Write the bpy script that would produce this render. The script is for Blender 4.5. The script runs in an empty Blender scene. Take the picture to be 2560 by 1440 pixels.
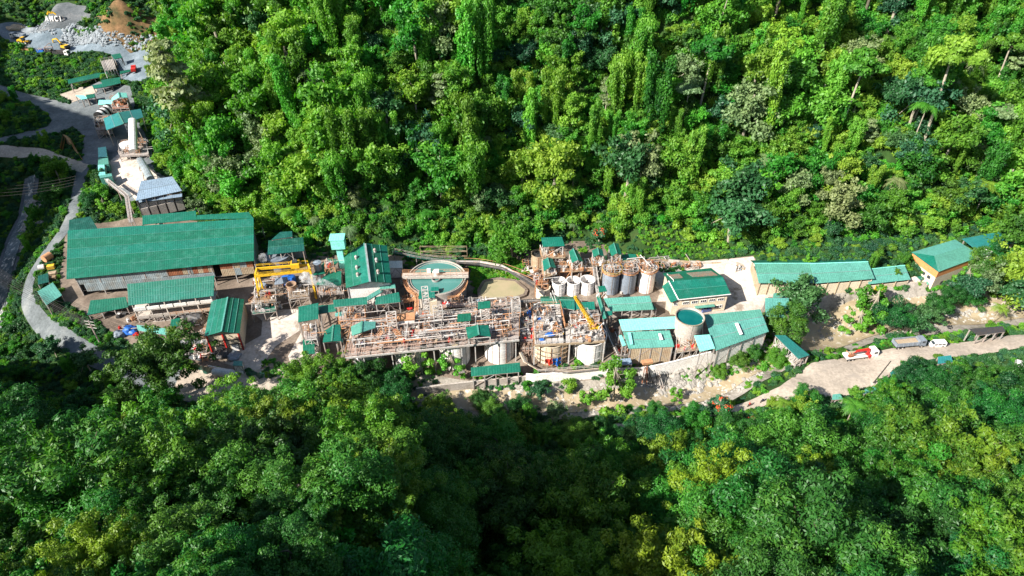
import bpy, bmesh, math, random
import numpy as np
from mathutils import Vector, Matrix
from mathutils.geometry import delaunay_2d_cdt

SC = bpy.context.scene
COL = SC.collection
rnd = random.Random(7)
nrs = np.random.RandomState(11)

# ------------------------------------------------------------------ camera
CAM_H = 136.0
PITCH = math.radians(38)
FPX = 1668.0                      # focal length in pixels of the 2560 wide photograph
cd = bpy.data.cameras.new('camera'); cam = bpy.data.objects.new('camera', cd); COL.objects.link(cam)
cam.location = (0, 0, CAM_H); cam.rotation_euler = (math.radians(90) - PITCH, 0, 0)
cd.sensor_width = 36; cd.lens = 36 * FPX / 2560; cd.clip_end = 3000; cd.clip_start = 1
SC.camera = cam

# ------------------------------------------------------------------ light
SUN_DIR = Vector((-0.80, -0.53, 0.70)).normalized()     # towards the sun
elev = math.asin(SUN_DIR.z)
w = bpy.data.worlds.new('World'); SC.world = w; w.use_nodes = True
nt = w.node_tree; nt.nodes.clear()
sky = nt.nodes.new('ShaderNodeTexSky'); sky.sky_type = 'NISHITA'; sky.sun_disc = False
sky.sun_elevation = elev; sky.sun_rotation = math.atan2(SUN_DIR.x, SUN_DIR.y)
bg = nt.nodes.new('ShaderNodeBackground'); bg.inputs[1].default_value = 0.075
out = nt.nodes.new('ShaderNodeOutputWorld')
nt.links.new(sky.outputs[0], bg.inputs[0]); nt.links.new(bg.outputs[0], out.inputs[0])
sd = bpy.data.lights.new('sun', 'SUN'); sd.energy = 5.0; sd.angle = math.radians(0.5); sd.color = (1.0, 0.955, 0.88)
so = bpy.data.objects.new('sun', sd); COL.objects.link(so)
so.rotation_euler = SUN_DIR.to_track_quat('Z', 'Y').to_euler(); so.location = (-200, -100, 300)
SC.view_settings.view_transform = 'Standard'; SC.view_settings.look = 'None'
SC.view_settings.exposure = 1.25; SC.view_settings.gamma = 1.0
SC.view_settings.use_curve_mapping = False
SC.render.engine = 'CYCLES'
SC.cycles.max_bounces = 5; SC.cycles.diffuse_bounces = 2; SC.cycles.glossy_bounces = 2
SC.cycles.transmission_bounces = 3; SC.cycles.volume_bounces = 1; SC.cycles.transparent_max_bounces = 4
SC.cycles.use_denoising = True

def P(px, py, z=0.0):
    """a point of the place: where the line of sight through a point of the photograph meets height z"""
    a = (px - 1280) / FPX; b = (720 - py) / FPX
    dy = math.cos(PITCH) + b * math.sin(PITCH); dz = -math.sin(PITCH) + b * math.cos(PITCH)
    t = (z - CAM_H) / dz
    return Vector((a * t, dy * t, z))

# ------------------------------------------------------------------ materials
def new_mat(name):
    m = bpy.data.materials.new(name); m.use_nodes = True
    t = m.node_tree; b = t.nodes['Principled BSDF']
    return m, t, b
def nd(t, kind, **kw):
    n = t.nodes.new(kind)
    for k, v in kw.items():
        if k.startswith('i_'):
            n.inputs[int(k[2:])].default_value = v
        else:
            setattr(n, k, v)
    return n
def ramp(t, stops, interp='LINEAR'):
    r = t.nodes.new('ShaderNodeValToRGB'); r.color_ramp.interpolation = interp
    e = r.color_ramp.elements
    while len(e) < len(stops): e.new(0.5)
    for i, (p, c) in enumerate(stops):
        e[i].position = p; e[i].color = (c[0], c[1], c[2], 1)
    return r
def noise(t, scale, detail=4, rough=.55, coord='geo'):
    n = nd(t, 'ShaderNodeTexNoise'); n.inputs['Scale'].default_value = scale
    n.inputs['Detail'].default_value = detail; n.inputs['Roughness'].default_value = rough
    if coord == 'geo':
        g = nd(t, 'ShaderNodeNewGeometry'); t.links.new(g.outputs['Position'], n.inputs['Vector'])
    else:
        g = nd(t, 'ShaderNodeTexCoord'); t.links.new(g.outputs['Object'], n.inputs['Vector'])
    return n
def mixc(t, fac, a, b, mode='MIX'):
    m = nd(t, 'ShaderNodeMix', data_type='RGBA', blend_type=mode)
    for s, v in ((m.inputs[0], fac), (m.inputs[6], a), (m.inputs[7], b)):
        if hasattr(v, 'is_output'): t.links.new(v, s)
        else: s.default_value = v if not isinstance(v, tuple) else (v[0], v[1], v[2], 1)
    return m.outputs[2]
def bump(t, b, h, dist=.1, strength=.5):
    bp = nd(t, 'ShaderNodeBump'); bp.inputs['Distance'].default_value = dist; bp.inputs['Strength'].default_value = strength
    t.links.new(h, bp.inputs['Height']); t.links.new(bp.outputs[0], b.inputs['Normal'])

def weathered(name, base, dirt=(.16, .12, .08), amt=.35, rough=.6, metal=0, scale=.6, fine=6.0, spec=.4, roof=False):
    """paint, concrete or sheet metal with blotches, grime and fine grain"""
    m, t, b = new_mat(name)
    n1 = noise(t, scale, 5, .6); n2 = noise(t, fine, 3, .6)
    r1 = ramp(t, [(.42, (0, 0, 0)), (.72, (1, 1, 1))]); t.links.new(n1.outputs[0], r1.inputs[0])
    mu = nd(t, 'ShaderNodeMath', operation='MULTIPLY'); t.links.new(r1.outputs[0], mu.inputs[0]); mu.inputs[1].default_value = amt
    c = mixc(t, mu.outputs[0], base, dirt)
    r2 = ramp(t, [(.3, (.72, .72, .72)), (.7, (1.18, 1.18, 1.18))]); t.links.new(n2.outputs[0], r2.inputs[0])
    c = mixc(t, 1.0, c, r2.outputs[0], 'MULTIPLY')
    oi = nd(t, 'ShaderNodeObjectInfo')
    r3 = ramp(t, [(0, (.86, .86, .86)), (1, (1.12, 1.12, 1.12))]); t.links.new(oi.outputs['Random'], r3.inputs[0])
    c = mixc(t, 1.0, c, r3.outputs[0], 'MULTIPLY')
    if roof:     # chalky fading, old patches and rust, a little different on every run of sheets
        n4 = noise(t, .35, 6, .7, 'obj'); r4 = ramp(t, [(.50, (0, 0, 0)), (.8, (.32, .32, .32))]); t.links.new(n4.outputs[0], r4.inputs[0]); c = mixc(t, r4.outputs[0], c, (.10, .30, .25))
        n5 = noise(t, .9, 6, .75); r5 = ramp(t, [(.64, (0, 0, 0)), (.76, (.45, .45, .45))]); t.links.new(n5.outputs[0], r5.inputs[0]); c = mixc(t, r5.outputs[0], c, (.13, .11, .06))
        hs = nd(t, 'ShaderNodeHueSaturation'); mr = nd(t, 'ShaderNodeMapRange'); t.links.new(oi.outputs['Random'], mr.inputs[0]); mr.inputs[3].default_value = .485; mr.inputs[4].default_value = .515; t.links.new(mr.outputs[0], hs.inputs['Hue']); t.links.new(c, hs.inputs['Color']); c = hs.outputs[0]
    t.links.new(c, b.inputs['Base Color'])
    b.inputs['Roughness'].default_value = rough; b.inputs['Metallic'].default_value = metal
    b.inputs['Specular IOR Level'].default_value = spec
    bump(t, b, n2.outputs[0], .02, .4)
    return m

M = {}
M['roof'] = weathered('green_sheet_metal', (.006, .125, .078), (.015, .08, .055), .45, .42, 0, .25, 2.2, .5, roof=True)
M['roof_pale'] = weathered('faded_green_sheet_metal', (.09, .285, .225), (.06, .18, .14), .5, .42, 0, .3, 2.0, .5, roof=True)
M['roof_mint'] = weathered('mint_sheet_metal', (.22, .66, .55), (.13, .42, .35), .35, .45, 0, .4, 2.0)
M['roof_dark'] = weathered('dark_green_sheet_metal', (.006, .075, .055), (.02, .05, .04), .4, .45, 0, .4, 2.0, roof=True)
M['roof_teal'] = weathered('teal_sheet_metal', (.02, .165, .155), (.03, .11, .10), .4, .42, 0, .3, 2.0, roof=True)
M['roof_grey'] = weathered('blue_grey_sheet_metal', (.22, .30, .38), (.16, .18, .2), .4, .45, .1, .2, 1.5)
M['rust_roof'] = weathered('rusted_green_sheet', (.16, .17, .13), (.30, .12, .07), .8, .7, 0, .5, 2.0)
M['sheet'] = weathered('galvanised_sheet', (.30, .36, .38), (.22, .16, .1), .6, .5, .2, .5, 2.0)
M['rust'] = weathered('rusted_sheet', (.28, .10, .045), (.12, .06, .04), .6, .75, 0, .6, 3.0)
M['tan_sheet'] = weathered('tan_weathered_sheet', (.38, .30, .20), (.25, .14, .08), .6, .65, 0, .5, 3.0)
M['white'] = weathered('white_painted_steel', (.80, .77, .73), (.5, .38, .29), .38, .5, 0, .35, 3.0)
M['cream'] = weathered('cream_render', (.66, .55, .40), (.45, .34, .24), .4, .8, 0, .3, 3.0)
M['conc'] = weathered('weathered_concrete', (.46, .41, .36), (.25, .2, .15), .6, .85, 0, .25, 2.5)
M['conc_dark'] = weathered('dark_concrete', (.20, .19, .17), (.09, .08, .06), .6, .85, 0, .3, 2.5)
M['steel'] = weathered('grey_structural_steel', (.34, .32, .30), (.26, .13, .07), .7, .6, .1, .6, 4.0)
M['steel_white'] = weathered('pale_structural_steel', (.54, .52, .49), (.35, .2, .12), .5, .55, .1, .6, 4.0)
M['pinkrust'] = weathered('dusty_pink_rusted_steel', (.37, .26, .205), (.22, .12, .08), .65, .7, 0, .6, 3.0)
M['orange'] = weathered('orange_rusted_steel', (.50, .25, .12), (.26, .12, .07), .6, .65, 0, .7, 3.0)
M['orangeband'] = weathered('orange_painted_render', (.60, .23, .08), (.45, .2, .1), .3, .7, 0, .3, 3.0)
M['yellow'] = weathered('yellow_painted_steel', (.70, .42, .02), (.35, .18, .03), .35, .45, 0, .6, 3.0)
M['red'] = weathered('red_painted_steel', (.50, .025, .02), (.2, .03, .02), .35, .45, 0, .8, 3.0)
M['blue'] = weathered('blue_tarpaulin', (.02, .13, .48), (.02, .08, .3), .4, .5, 0, 1.5, 3.0)
M['redcloth'] = weathered('red_tarpaulin', (.62, .04, .02), (.4, .03, .02), .4, .6, 0, 1.5, 3.0)
M['tank_grey'] = weathered('grey_blue_tank_steel', (.24, .28, .33), (.15, .14, .13), .5, .45, .1, .5, 3.0)
M['tank_brown'] = weathered('brown_tank_steel', (.36, .25, .17), (.2, .11, .07), .6, .6, .1, .5, 3.0)
M['dark'] = weathered('dark_machinery_steel', (.05, .052, .055), (.10, .07, .05), .6, .6, .2, .8, 4.0)
M['black'] = weathered('black_rubber', (.015, .015, .015), (.04, .035, .03), .5, .7, 0, 1.5, 5.0)
M['pipe'] = weathered('black_plastic_pipe', (.07, .068, .066), (.25, .2, .15), .6, .5, 0, .8, 4.0)
M['deck'] = weathered('grated_deck_steel', (.36, .31, .28), (.20, .13, .09), .7, .7, .1, .5, 4.0)
M['wood'] = weathered('weathered_timber', (.24, .16, .09), (.12, .08, .05), .6, .8, 0, 1.0, 5.0)
M['pole'] = weathered('dark_timber_pole', (.03, .027, .024), (.06, .05, .04), .5, .8, 0, 1.0, 5.0)
M['bark'] = weathered('pale_bark', (.36, .31, .24), (.12, .12, .07), .6, .85, 0, 1.2, 4.0)
M['bark_dark'] = weathered('dark_bark', (.10, .085, .06), (.05, .06, .03), .6, .9, 0, 1.2, 4.0)
M['skin'] = weathered('skin', (.30, .17, .11), (.25, .13, .09), .2, .6)
M['cloth_dark'] = weathered('dark_clothes', (.03, .035, .06), (.02, .02, .03), .3, .8)
M['cloth_red'] = weathered('red_clothes', (.55, .05, .04), (.4, .04, .03), .3, .8)
def glassy(name, col, rough=.08):
    m, t, b = new_mat(name); b.inputs['Base Color'].default_value = (*col, 1); b.inputs['Roughness'].default_value = rough
    b.inputs['Specular IOR Level'].default_value = .6
    return m
M['glass'] = glassy('dark_window_glass', (.03, .04, .05))

def water(name, c1, c2, scale, rough=.15, foam=None, bscale=1.5, bstr=.25):
    m, t, b = new_mat(name)
    n = noise(t, scale, 4, .6); r = ramp(t, [(.35, c1), (.65, c2)]); t.links.new(n.outputs[0], r.inputs[0])
    c = r.outputs[0]
    if foam:
        n3 = noise(t, .55, 6, .72); r3 = ramp(t, [(foam, (0, 0, 0)), (foam + .1, (1, 1, 1))]); t.links.new(n3.outputs[0], r3.inputs[0])
        c = mixc(t, r3.outputs[0], c, (.62, .56, .48))
    t.links.new(c, b.inputs['Base Color']); b.inputs['Roughness'].default_value = rough
    n2 = noise(t, bscale, 3, .6); bump(t, b, n2.outputs[0], .15, bstr)
    return m
M['river'] = water('silty_river_water', (.27, .21, .13), (.36, .29, .19), .25, .3, .56, 1.2, .6)
M['pond'] = water('brown_pond_water', (.27, .25, .14), (.36, .29, .18), .12, .2, None, 1.5, .06)
M['thick'] = water('green_process_water', (.055, .17, .15), (.075, .21, .19), .1, .15, None, 2.5, .08)
M['tankwater'] = water('deep_teal_water', (.0, .09, .085), (.005, .12, .11), .3, .15, None, 2.5, .06)
M['stream'] = water('white_water_stream', (.05, .07, .075), (.11, .14, .15), .3, .3, .52, 1.2, .6)

def groundmat(name, stops, scale, fine, bstr=.5, rough=.95, extra=None, ruts=None):
    m, t, b = new_mat(name)
    n = noise(t, scale, 6, .65); r = ramp(t, stops); t.links.new(n.outputs[0], r.inputs[0])
    n2 = noise(t, fine, 4, .7); r2 = ramp(t, [(.3, (.7, .7, .7)), (.7, (1.2, 1.2, 1.2))]); t.links.new(n2.outputs[0], r2.inputs[0])
    c = mixc(t, 1.0, r.outputs[0], r2.outputs[0], 'MULTIPLY')
    if extra:
        n3 = noise(t, extra[1], 5, .7); r3 = ramp(t, [(extra[2], (0, 0, 0)), (extra[2] + .08, (1, 1, 1))]); t.links.new(n3.outputs[0], r3.inputs[0])
        c = mixc(t, r3.outputs[0], c, extra[0])
    if ruts:      # wheel ruts and damp streaks drawn out along the way the traffic goes
        g_ = nd(t, 'ShaderNodeNewGeometry'); mp = nd(t, 'ShaderNodeMapping'); mp.inputs['Rotation'].default_value = (0, 0, ruts[1]); mp.inputs['Scale'].default_value = (.05, 1, 1)
        t.links.new(g_.outputs['Position'], mp.inputs[0]); n6 = nd(t, 'ShaderNodeTexNoise'); n6.inputs['Scale'].default_value = ruts[0]; n6.inputs['Detail'].default_value = 4; t.links.new(mp.outputs[0], n6.inputs['Vector'])
        r6 = ramp(t, [(.36, (.84, .82, .80)), (.52, (1, 1, 1)), (.68, (1.08, 1.07, 1.06))]); t.links.new(n6.outputs[0], r6.inputs[0]); c = mixc(t, 1.0, c, r6.outputs[0], 'MULTIPLY')
    t.links.new(c, b.inputs['Base Color']); b.inputs['Roughness'].default_value = rough
    b.inputs['Specular IOR Level'].default_value = .2
    bump(t, b, n2.outputs[0], .15, bstr)
    return m
M['soil'] = groundmat('forest_floor_soil', [(.35, (.015, .035, .008)), (.55, (.025, .06, .012)), (.75, (.05, .07, .02))], .12, 1.2)
M['dirtroad'] = groundmat('pale_dirt_road', [(.3, (.30, .25, .20)), (.5, (.42, .35, .28)), (.7, (.50, .42, .34))], .09, 1.3, .5, .95, ((.33, .28, .23), .22, .56))
M['greyroad'] = groundmat('grey_gravel_road', [(.3, (.08, .09, .09)), (.5, (.13, .145, .15)), (.7, (.20, .21, .205))], .12, 1.2, .4)
M['lightyard'] = groundmat('pale_concrete_yard', [(.3, (.38, .32, .27)), (.5, (.49, .42, .36)), (.7, (.57, .50, .43))], .10, 1.0, .15, .9, ((.26, .21, .16), .16, .56))
M['yard'] = groundmat('brown_dirt_yard', [(.3, (.10, .08, .06)), (.5, (.17, .13, .10)), (.7, (.27, .22, .17))], .12, 1.5, .4)
M['greyyard'] = groundmat('dark_tailings_yard', [(.3, (.06, .07, .075)), (.5, (.11, .12, .125)), (.7, (.17, .17, .17))], .15, 1.5, .4)
M['quarry'] = groundmat('crushed_grey_stone', [(.3, (.09, .12, .14)), (.5, (.14, .175, .20)), (.7, (.22, .26, .29))], .10, 1.2, .6)
M['brownslope'] = groundmat('brown_cut_slope', [(.3, (.05, .05, .02)), (.5, (.16, .10, .045)), (.7, (.25, .14, .07))], .15, .9, .8, ruts=(1.3, .1))
M['bank'] = groundmat('stony_river_bank', [(.3, (.16, .14, .11)), (.5, (.28, .25, .21)), (.7, (.38, .345, .30))], .25, 1.3, 1.0, .95, ((.12, .10, .07), .5, .6))
M['rock'] = weathered('grey_rock', (.26, .29, .31), (.18, .18, .17), .6, .9, 0, .7, 3.0)
M['rockbrown'] = weathered('pale_river_rock', (.33, .305, .27), (.22, .19, .15), .6, .9, 0, .7, 3.0)
M['orangeslope'] = groundmat('orange_cut_bank', [(.3, (.30, .26, .18)), (.5, (.42, .27, .12)), (.7, (.45, .18, .05))], .12, 1.0, .5)

def leafmat(name, dark, mid, bright, trans=.3, var=.5):
    m, t, b = new_mat(name)
    oi = nd(t, 'ShaderNodeObjectInfo'); at = nd(t, 'ShaderNodeAttribute', attribute_name='tint')
    n = noise(t, .022, 3, .6)
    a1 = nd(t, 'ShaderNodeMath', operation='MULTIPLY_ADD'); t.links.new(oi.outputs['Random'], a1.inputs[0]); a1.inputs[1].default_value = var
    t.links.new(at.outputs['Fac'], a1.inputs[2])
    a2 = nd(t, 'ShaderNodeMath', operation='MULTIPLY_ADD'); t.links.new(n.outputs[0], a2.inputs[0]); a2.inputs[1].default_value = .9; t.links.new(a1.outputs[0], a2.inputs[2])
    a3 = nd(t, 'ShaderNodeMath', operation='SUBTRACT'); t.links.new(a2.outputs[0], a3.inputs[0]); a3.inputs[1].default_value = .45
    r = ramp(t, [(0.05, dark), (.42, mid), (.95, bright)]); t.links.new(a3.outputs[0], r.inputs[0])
    # hue drifts between blue-green and yellow-green from plant to plant
    hs = nd(t, 'ShaderNodeHueSaturation'); mm = nd(t, 'ShaderNodeMath', operation='FRACT')
    mk = nd(t, 'ShaderNodeMath', operation='MULTIPLY'); t.links.new(oi.outputs['Random'], mk.inputs[0]); mk.inputs[1].default_value = 17.3
    t.links.new(mk.outputs[0], mm.inputs[0])
    mr = nd(t, 'ShaderNodeMapRange'); t.links.new(mm.outputs[0], mr.inputs[0]); mr.inputs[3].default_value = .475; mr.inputs[4].default_value = .535
    t.links.new(mr.outputs[0], hs.inputs['Hue']); t.links.new(r.outputs[0], hs.inputs['Color'])
    t.links.new(hs.outputs[0], b.inputs['Base Color'])
    b.inputs['Roughness'].default_value = .5; b.inputs['Specular IOR Level'].default_value = .35
    tr = nd(t, 'ShaderNodeBsdfTranslucent'); c2 = mixc(t, 1.0, hs.outputs[0], (1.1, 1.35, .35), 'MULTIPLY'); t.links.new(c2, tr.inputs[0])
    mx = nd(t, 'ShaderNodeMixShader'); mx.inputs[0].default_value = trans
    t.links.new(b.outputs[0], mx.inputs[1]); t.links.new(tr.outputs[0], mx.inputs[2])
    t.links.new(mx.outputs[0], t.nodes['Material Output'].inputs[0])
    return m
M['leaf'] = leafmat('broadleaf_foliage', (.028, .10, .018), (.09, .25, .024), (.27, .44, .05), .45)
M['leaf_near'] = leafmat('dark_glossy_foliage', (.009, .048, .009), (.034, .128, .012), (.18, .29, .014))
M['leaf_fresh'] = leafmat('deep_fresh_foliage', (.008, .05, .012), (.028, .13, .018), (.11, .26, .02))
M['leaf_bright'] = leafmat('bright_green_foliage', (.045, .18, .016), (.10, .29, .022), (.22, .40, .035))
M['leaf_pale'] = leafmat('pale_grey_green_foliage', (.09, .15, .06), (.15, .22, .09), (.24, .29, .11))
M['leaf_dark'] = leafmat('deep_green_foliage', (.014, .065, .024), (.032, .12, .04), (.07, .18, .05))
M['leaf_brown'] = leafmat('dry_brown_foliage', (.12, .10, .04), (.22, .16, .07), (.32, .2, .09))
M['flower'] = weathered('orange_red_blossom', (.65, .07, .02), (.5, .04, .02), .3, .6)

# ------------------------------------------------------------------ objects
OFF = {}
def tag(o, label=None, cat=None, group=None, kind=None):
    if label: o['label'] = label
    if cat: o['category'] = cat
    if group: o['group'] = group
    if kind: o['kind'] = kind
    return o
def thing(name, label, cat, loc=(0, 0, 0), group=None, rotz=0):
    o = bpy.data.objects.new(name, None); COL.objects.link(o); o.location = loc; o.rotation_euler = (0, 0, rotz)
    o.empty_display_size = .5
    OFF[o] = Vector(loc)
    return tag(o, label, cat, group)

class MB:
    """collects shapes (world coordinates) and links them as one mesh object"""
    def __init__(s): s.v = []; s.f = []; s.uv = None
    def add(s, vs, fs):
        n = len(s.v); s.v += [tuple(v) for v in vs]; s.f += [tuple(i + n for i in f) for f in fs]; return s
    def box(s, c, size, rz=0, rot=None):
        x, y, z = [k / 2 for k in size]; R = rot or Matrix.Rotation(rz, 3, 'Z'); c = Vector(c)
        vs = [c + R @ Vector(p) for p in ((-x, -y, -z), (x, -y, -z), (x, y, -z), (-x, y, -z), (-x, -y, z), (x, -y, z), (x, y, z), (-x, y, z))]
        return s.add(vs, [(0, 3, 2, 1), (4, 5, 6, 7), (0, 1, 5, 4), (1, 2, 6, 5), (2, 3, 7, 6), (3, 0, 4, 7)])
    def bar(s, p, q, w=.15, h=None):
        p = Vector(p); q = Vector(q); d = q - p
        if d.length < 1e-4: return s
        h = h or w
        up = Vector((0, 0, 1)) if abs(d.normalized().z) < .95 else Vector((0, 1, 0))
        sx = d.cross(up).normalized() * w / 2; sy = sx.cross(d).normalized() * h / 2
        vs = [p - sx - sy, p + sx - sy, p + sx + sy, p - sx + sy, q - sx - sy, q + sx - sy, q + sx + sy, q - sx + sy]
        return s.add(vs, [(0, 1, 2, 3), (7, 6, 5, 4), (0, 4, 5, 1), (1, 5, 6, 2), (2, 6, 7, 3), (3, 7, 4, 0)])
    def tube(s, pts, r, n=6, cap=True, r2=None):
        pts = [Vector(p) for p in pts]; rings = []; vs = []; fs = []
        for i, p in enumerate(pts):
            d = (pts[min(i + 1, len(pts) - 1)] - pts[max(i - 1, 0)])
            d = d.normalized() if d.length > 1e-6 else Vector((0, 0, 1))
            up = Vector((0, 0, 1)) if abs(d.z) < .95 else Vector((0, 1, 0))
            a = d.cross(up).normalized(); b = a.cross(d)
            rr = r + ((r2 if r2 is not None else r) - r) * i / max(1, len(pts) - 1)
            for k in range(n):
                t = 2 * math.pi * k / n; vs.append(p + a * (rr * math.cos(t)) + b * (rr * math.sin(t)))
        for i in range(len(pts) - 1):
            for k in range(n):
                k2 = (k + 1) % n; fs.append((i * n + k, i * n + k2, (i + 1) * n + k2, (i + 1) * n + k))
        if cap:
            fs.append(tuple(range(n))[::-1]); fs.append(tuple((len(pts) - 1) * n + k for k in range(n)))
        return s.add(vs, fs)
    def cyl(s, c, r, z0, z1, n=32, r2=None, top=True):
        r2 = r if r2 is None else r2; vs = []; fs = []
        for k in range(n):
            t = 2 * math.pi * k / n
            vs.append((c[0] + r * math.cos(t), c[1] + r * math.sin(t), z0)); vs.append((c[0] + r2 * math.cos(t), c[1] + r2 * math.sin(t), z1))
        for k in range(n):
            k2 = (k + 1) % n; fs.append((2 * k, 2 * k2, 2 * k2 + 1, 2 * k + 1))
        if top: fs.append(tuple(2 * k + 1 for k in range(n)))
        return s.add(vs, fs)
    def ring(s, c, ri, ro, z0, z1, n=36, a0=0, a1=2 * math.pi):
        vs = []; fs = []; full = abs(a1 - a0 - 2 * math.pi) < 1e-6; m = n if full else n + 1
        for k in range(m):
            t = a0 + (a1 - a0) * k / n
            for r, z in ((ri, z0), (ro, z0), (ro, z1), (ri, z1)): vs.append((c[0] + r * math.cos(t), c[1] + r * math.sin(t), z))
        for k in range(n):
            a = 4 * k; b = 4 * ((k + 1) % m)
            for j in range(4): fs.append((a + j, b + j, b + (j + 1) % 4, a + (j + 1) % 4))
        if not full: fs += [(0, 3, 2, 1), (4 * n, 4 * n + 1, 4 * n + 2, 4 * n + 3)]
        return s.add(vs, fs)
    def prism(s, pts, dz):
        """extrudes the outline pts (any plane) down by dz"""
        n = len(pts); pts = [Vector(p) for p in pts]
        vs = pts + [p - Vector((0, 0, dz)) for p in pts]
        fs = [tuple(range(n)), tuple(range(2 * n - 1, n - 1, -1))] + [(i, i + n, (i + 1) % n + n, (i + 1) % n) for i in range(n)]
        return s.add(vs, fs)
    def build(s, name, mat, parent=None, smooth=False, label=None, cat=None, kind=None, group=None, loc=None):
        me = bpy.data.meshes.new(name)
        off = OFF[parent] if parent is not None else Vector(loc or (0, 0, 0))
        if parent is None and loc is None and s.v:
            a = np.array(s.v); off = Vector((float(a[:, 0].mean()), float(a[:, 1].mean()), float(a[:, 2].min())))
        me.from_pydata([Vector(v) - off for v in s.v], [], s.f)
        me.materials.append(mat if not isinstance(mat, str) else M[mat])
        if smooth:
            me.polygons.foreach_set('use_smooth', [True] * len(me.polygons))
            try: me.set_sharp_from_angle(angle=math.radians(40))
            except Exception: pass
        me.update()
        bm = bmesh.new(); bm.from_mesh(me); bmesh.ops.recalc_face_normals(bm, faces=bm.faces); bm.to_mesh(me); bm.free()
        o = bpy.data.objects.new(name, me); COL.objects.link(o)
        if parent is not None: o.parent = parent; OFF[o] = off
        else: o.location = off; OFF[o] = off
        return tag(o, label, cat, group, kind)

# ------------------------------------------------------------------ terrain
def pxs(lst): return [P(*p) for p in lst]
floor_ctrl = pxs([
 # works bench
 (200,640,0),(300,720,0),(500,700,0),(640,700,0),(800,690,0),(980,650,1),(1100,680,0),(1200,720,-1),(1280,760,-1),(1400,740,0),(1550,780,0),
 (1700,790,0),(1850,730,0),(1950,750,0),(2100,745,0),(2230,740,0),(2330,720,1),(2400,710,1),(1600,690,0),(1330,640,2),(1150,640,1),(1700,660,0),(900,760,0),(760,800,-2),
 (500,880,-4),(620,900,-4),(700,850,-3),(420,860,-4),(330,850,-3),(560,850,-4),(900,930,-4),(1100,930,-4),(1250,925,-4),(1400,925,-4),(1550,925,-4),(1700,900,-3),(1850,890,-2),
 # lower road, river
 (540,960,-6),(450,970,-6),(620,985,-6),(800,960,-7),(1000,1000,-8),(1200,1010,-9),(1400,1000,-9),(1500,1010,-9),(1680,1000,-8),(1800,970,-8),(1900,920,-7),
 (2000,850,-7),(2100,810,-7),(2250,800,-6),(2400,780,-6),(2540,770,-5),(1500,1065,-5),(1700,1045,-3),(1840,1025,-2),(1950,960,0),(2080,930,0),(2200,900,0),(2350,870,0),(2500,850,0),(2560,840,0),
 (1720,930,-5),(1800,920,-4),(1900,890,-3),(1980,880,-1),(2230,860,-1),(2130,750,-1),(2400,760,-4),
 # left road and left stream
 (190,500,4),(165,560,2),(120,620,0),(80,680,-2),(70,760,-3),(130,840,-4),(230,890,-5),(150,720,0),(170,660,0),
 (60,540,-8),(30,620,-11),(10,720,-15),(0,800,-17),(100,520,-3),(90,600,-6),(40,850,-14),(100,900,-12),(0,500,-6),
 (270,520,2),(240,480,4),(310,560,0),
 # upper valley
 (195,430,6),(230,400,8),(300,430,8),(330,470,7),(220,330,10),(300,350,10),(340,400,9),(150,310,11),(60,340,10),(0,350,10),(0,380,9),(110,390,8),(60,440,3),(0,440,1),(130,440,5),
 (170,270,12),(100,240,13),(0,235,15),(50,290,12),(200,220,14),(250,230,15),(300,200,17),(350,200,19),(330,250,13),(370,270,12),(370,330,10),
 (0,170,19),(100,180,17),(200,160,19),(260,170,19),(50,100,23),(200,110,23),(330,130,22),(380,160,21),(120,130,22),(330,160,21),(350,80,24),
 (130,60,26),(130,20,36),(60,20,34),(210,30,34),(130,-10,40),(330,60,29),(330,20,38),(300,-10,44),(0,60,27),(0,-20,36),
])
floor_ctrl += [Vector((x_, y_, z_)) for x_ in (-310, -275, -240, -205, -180) for y_, z_ in ((371, 34), (385, 43), (410, 56), (450, 72))]
floor_ctrl += [Vector(v) for v in ((260,190,6),(320,200,10),(260,150,0),(330,150,0),(-230,150,-18),(-300,200,10),(-360,330,30),(0,100,-8),(-100,90,-10),(100,90,-6),(-420,300,40))]
hill_line = pxs([(2900,470,14),(2560,552,9),(2440,575,7),(2290,615,3),(2170,632,2),(1880,640,1),(1600,640,1),(1470,598,2),(1330,600,2),(1180,625,1),(990,615,2),(830,625,1),(650,575,2),(490,512,5),(440,440,8),(398,360,11),(398,270,13),(425,180,19),(440,95,23),(480,0,32)]) + [Vector((-190,520,60))]
hill_poly = hill_line + [Vector((-190,900,0)), Vector((900,900,0)), Vector((900,270,0))]
front_line = [Vector((-420,100,0))] + pxs([(-200,1010,-14),(0,985,-15),(150,990,-11),(260,1000,-8),(430,1060,-6),(560,1050,-6),(680,1010,-7),(850,985,-7),(1030,1020,-7),(1250,1060,-8),(1440,1110,-5),(1700,1080,-4),(1880,1070,-2),(2060,1045,0),(2190,1015,0),(2260,960,0),(2400,925,0),(2620,895,0)]) + [Vector((330,120,0))]
front_poly = front_line + [Vector((330,-200,0)), Vector((-420,-200,0))]
left_line = [Vector((-420,100,0))] + [Vector((-238,112,0)), Vector((-212,150,0)), Vector((-203,175,0)), Vector((-215,205,0)), Vector((-250,245,0)), Vector((-330,270,0)), Vector((-420,280,0))]
left_poly = left_line

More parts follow.
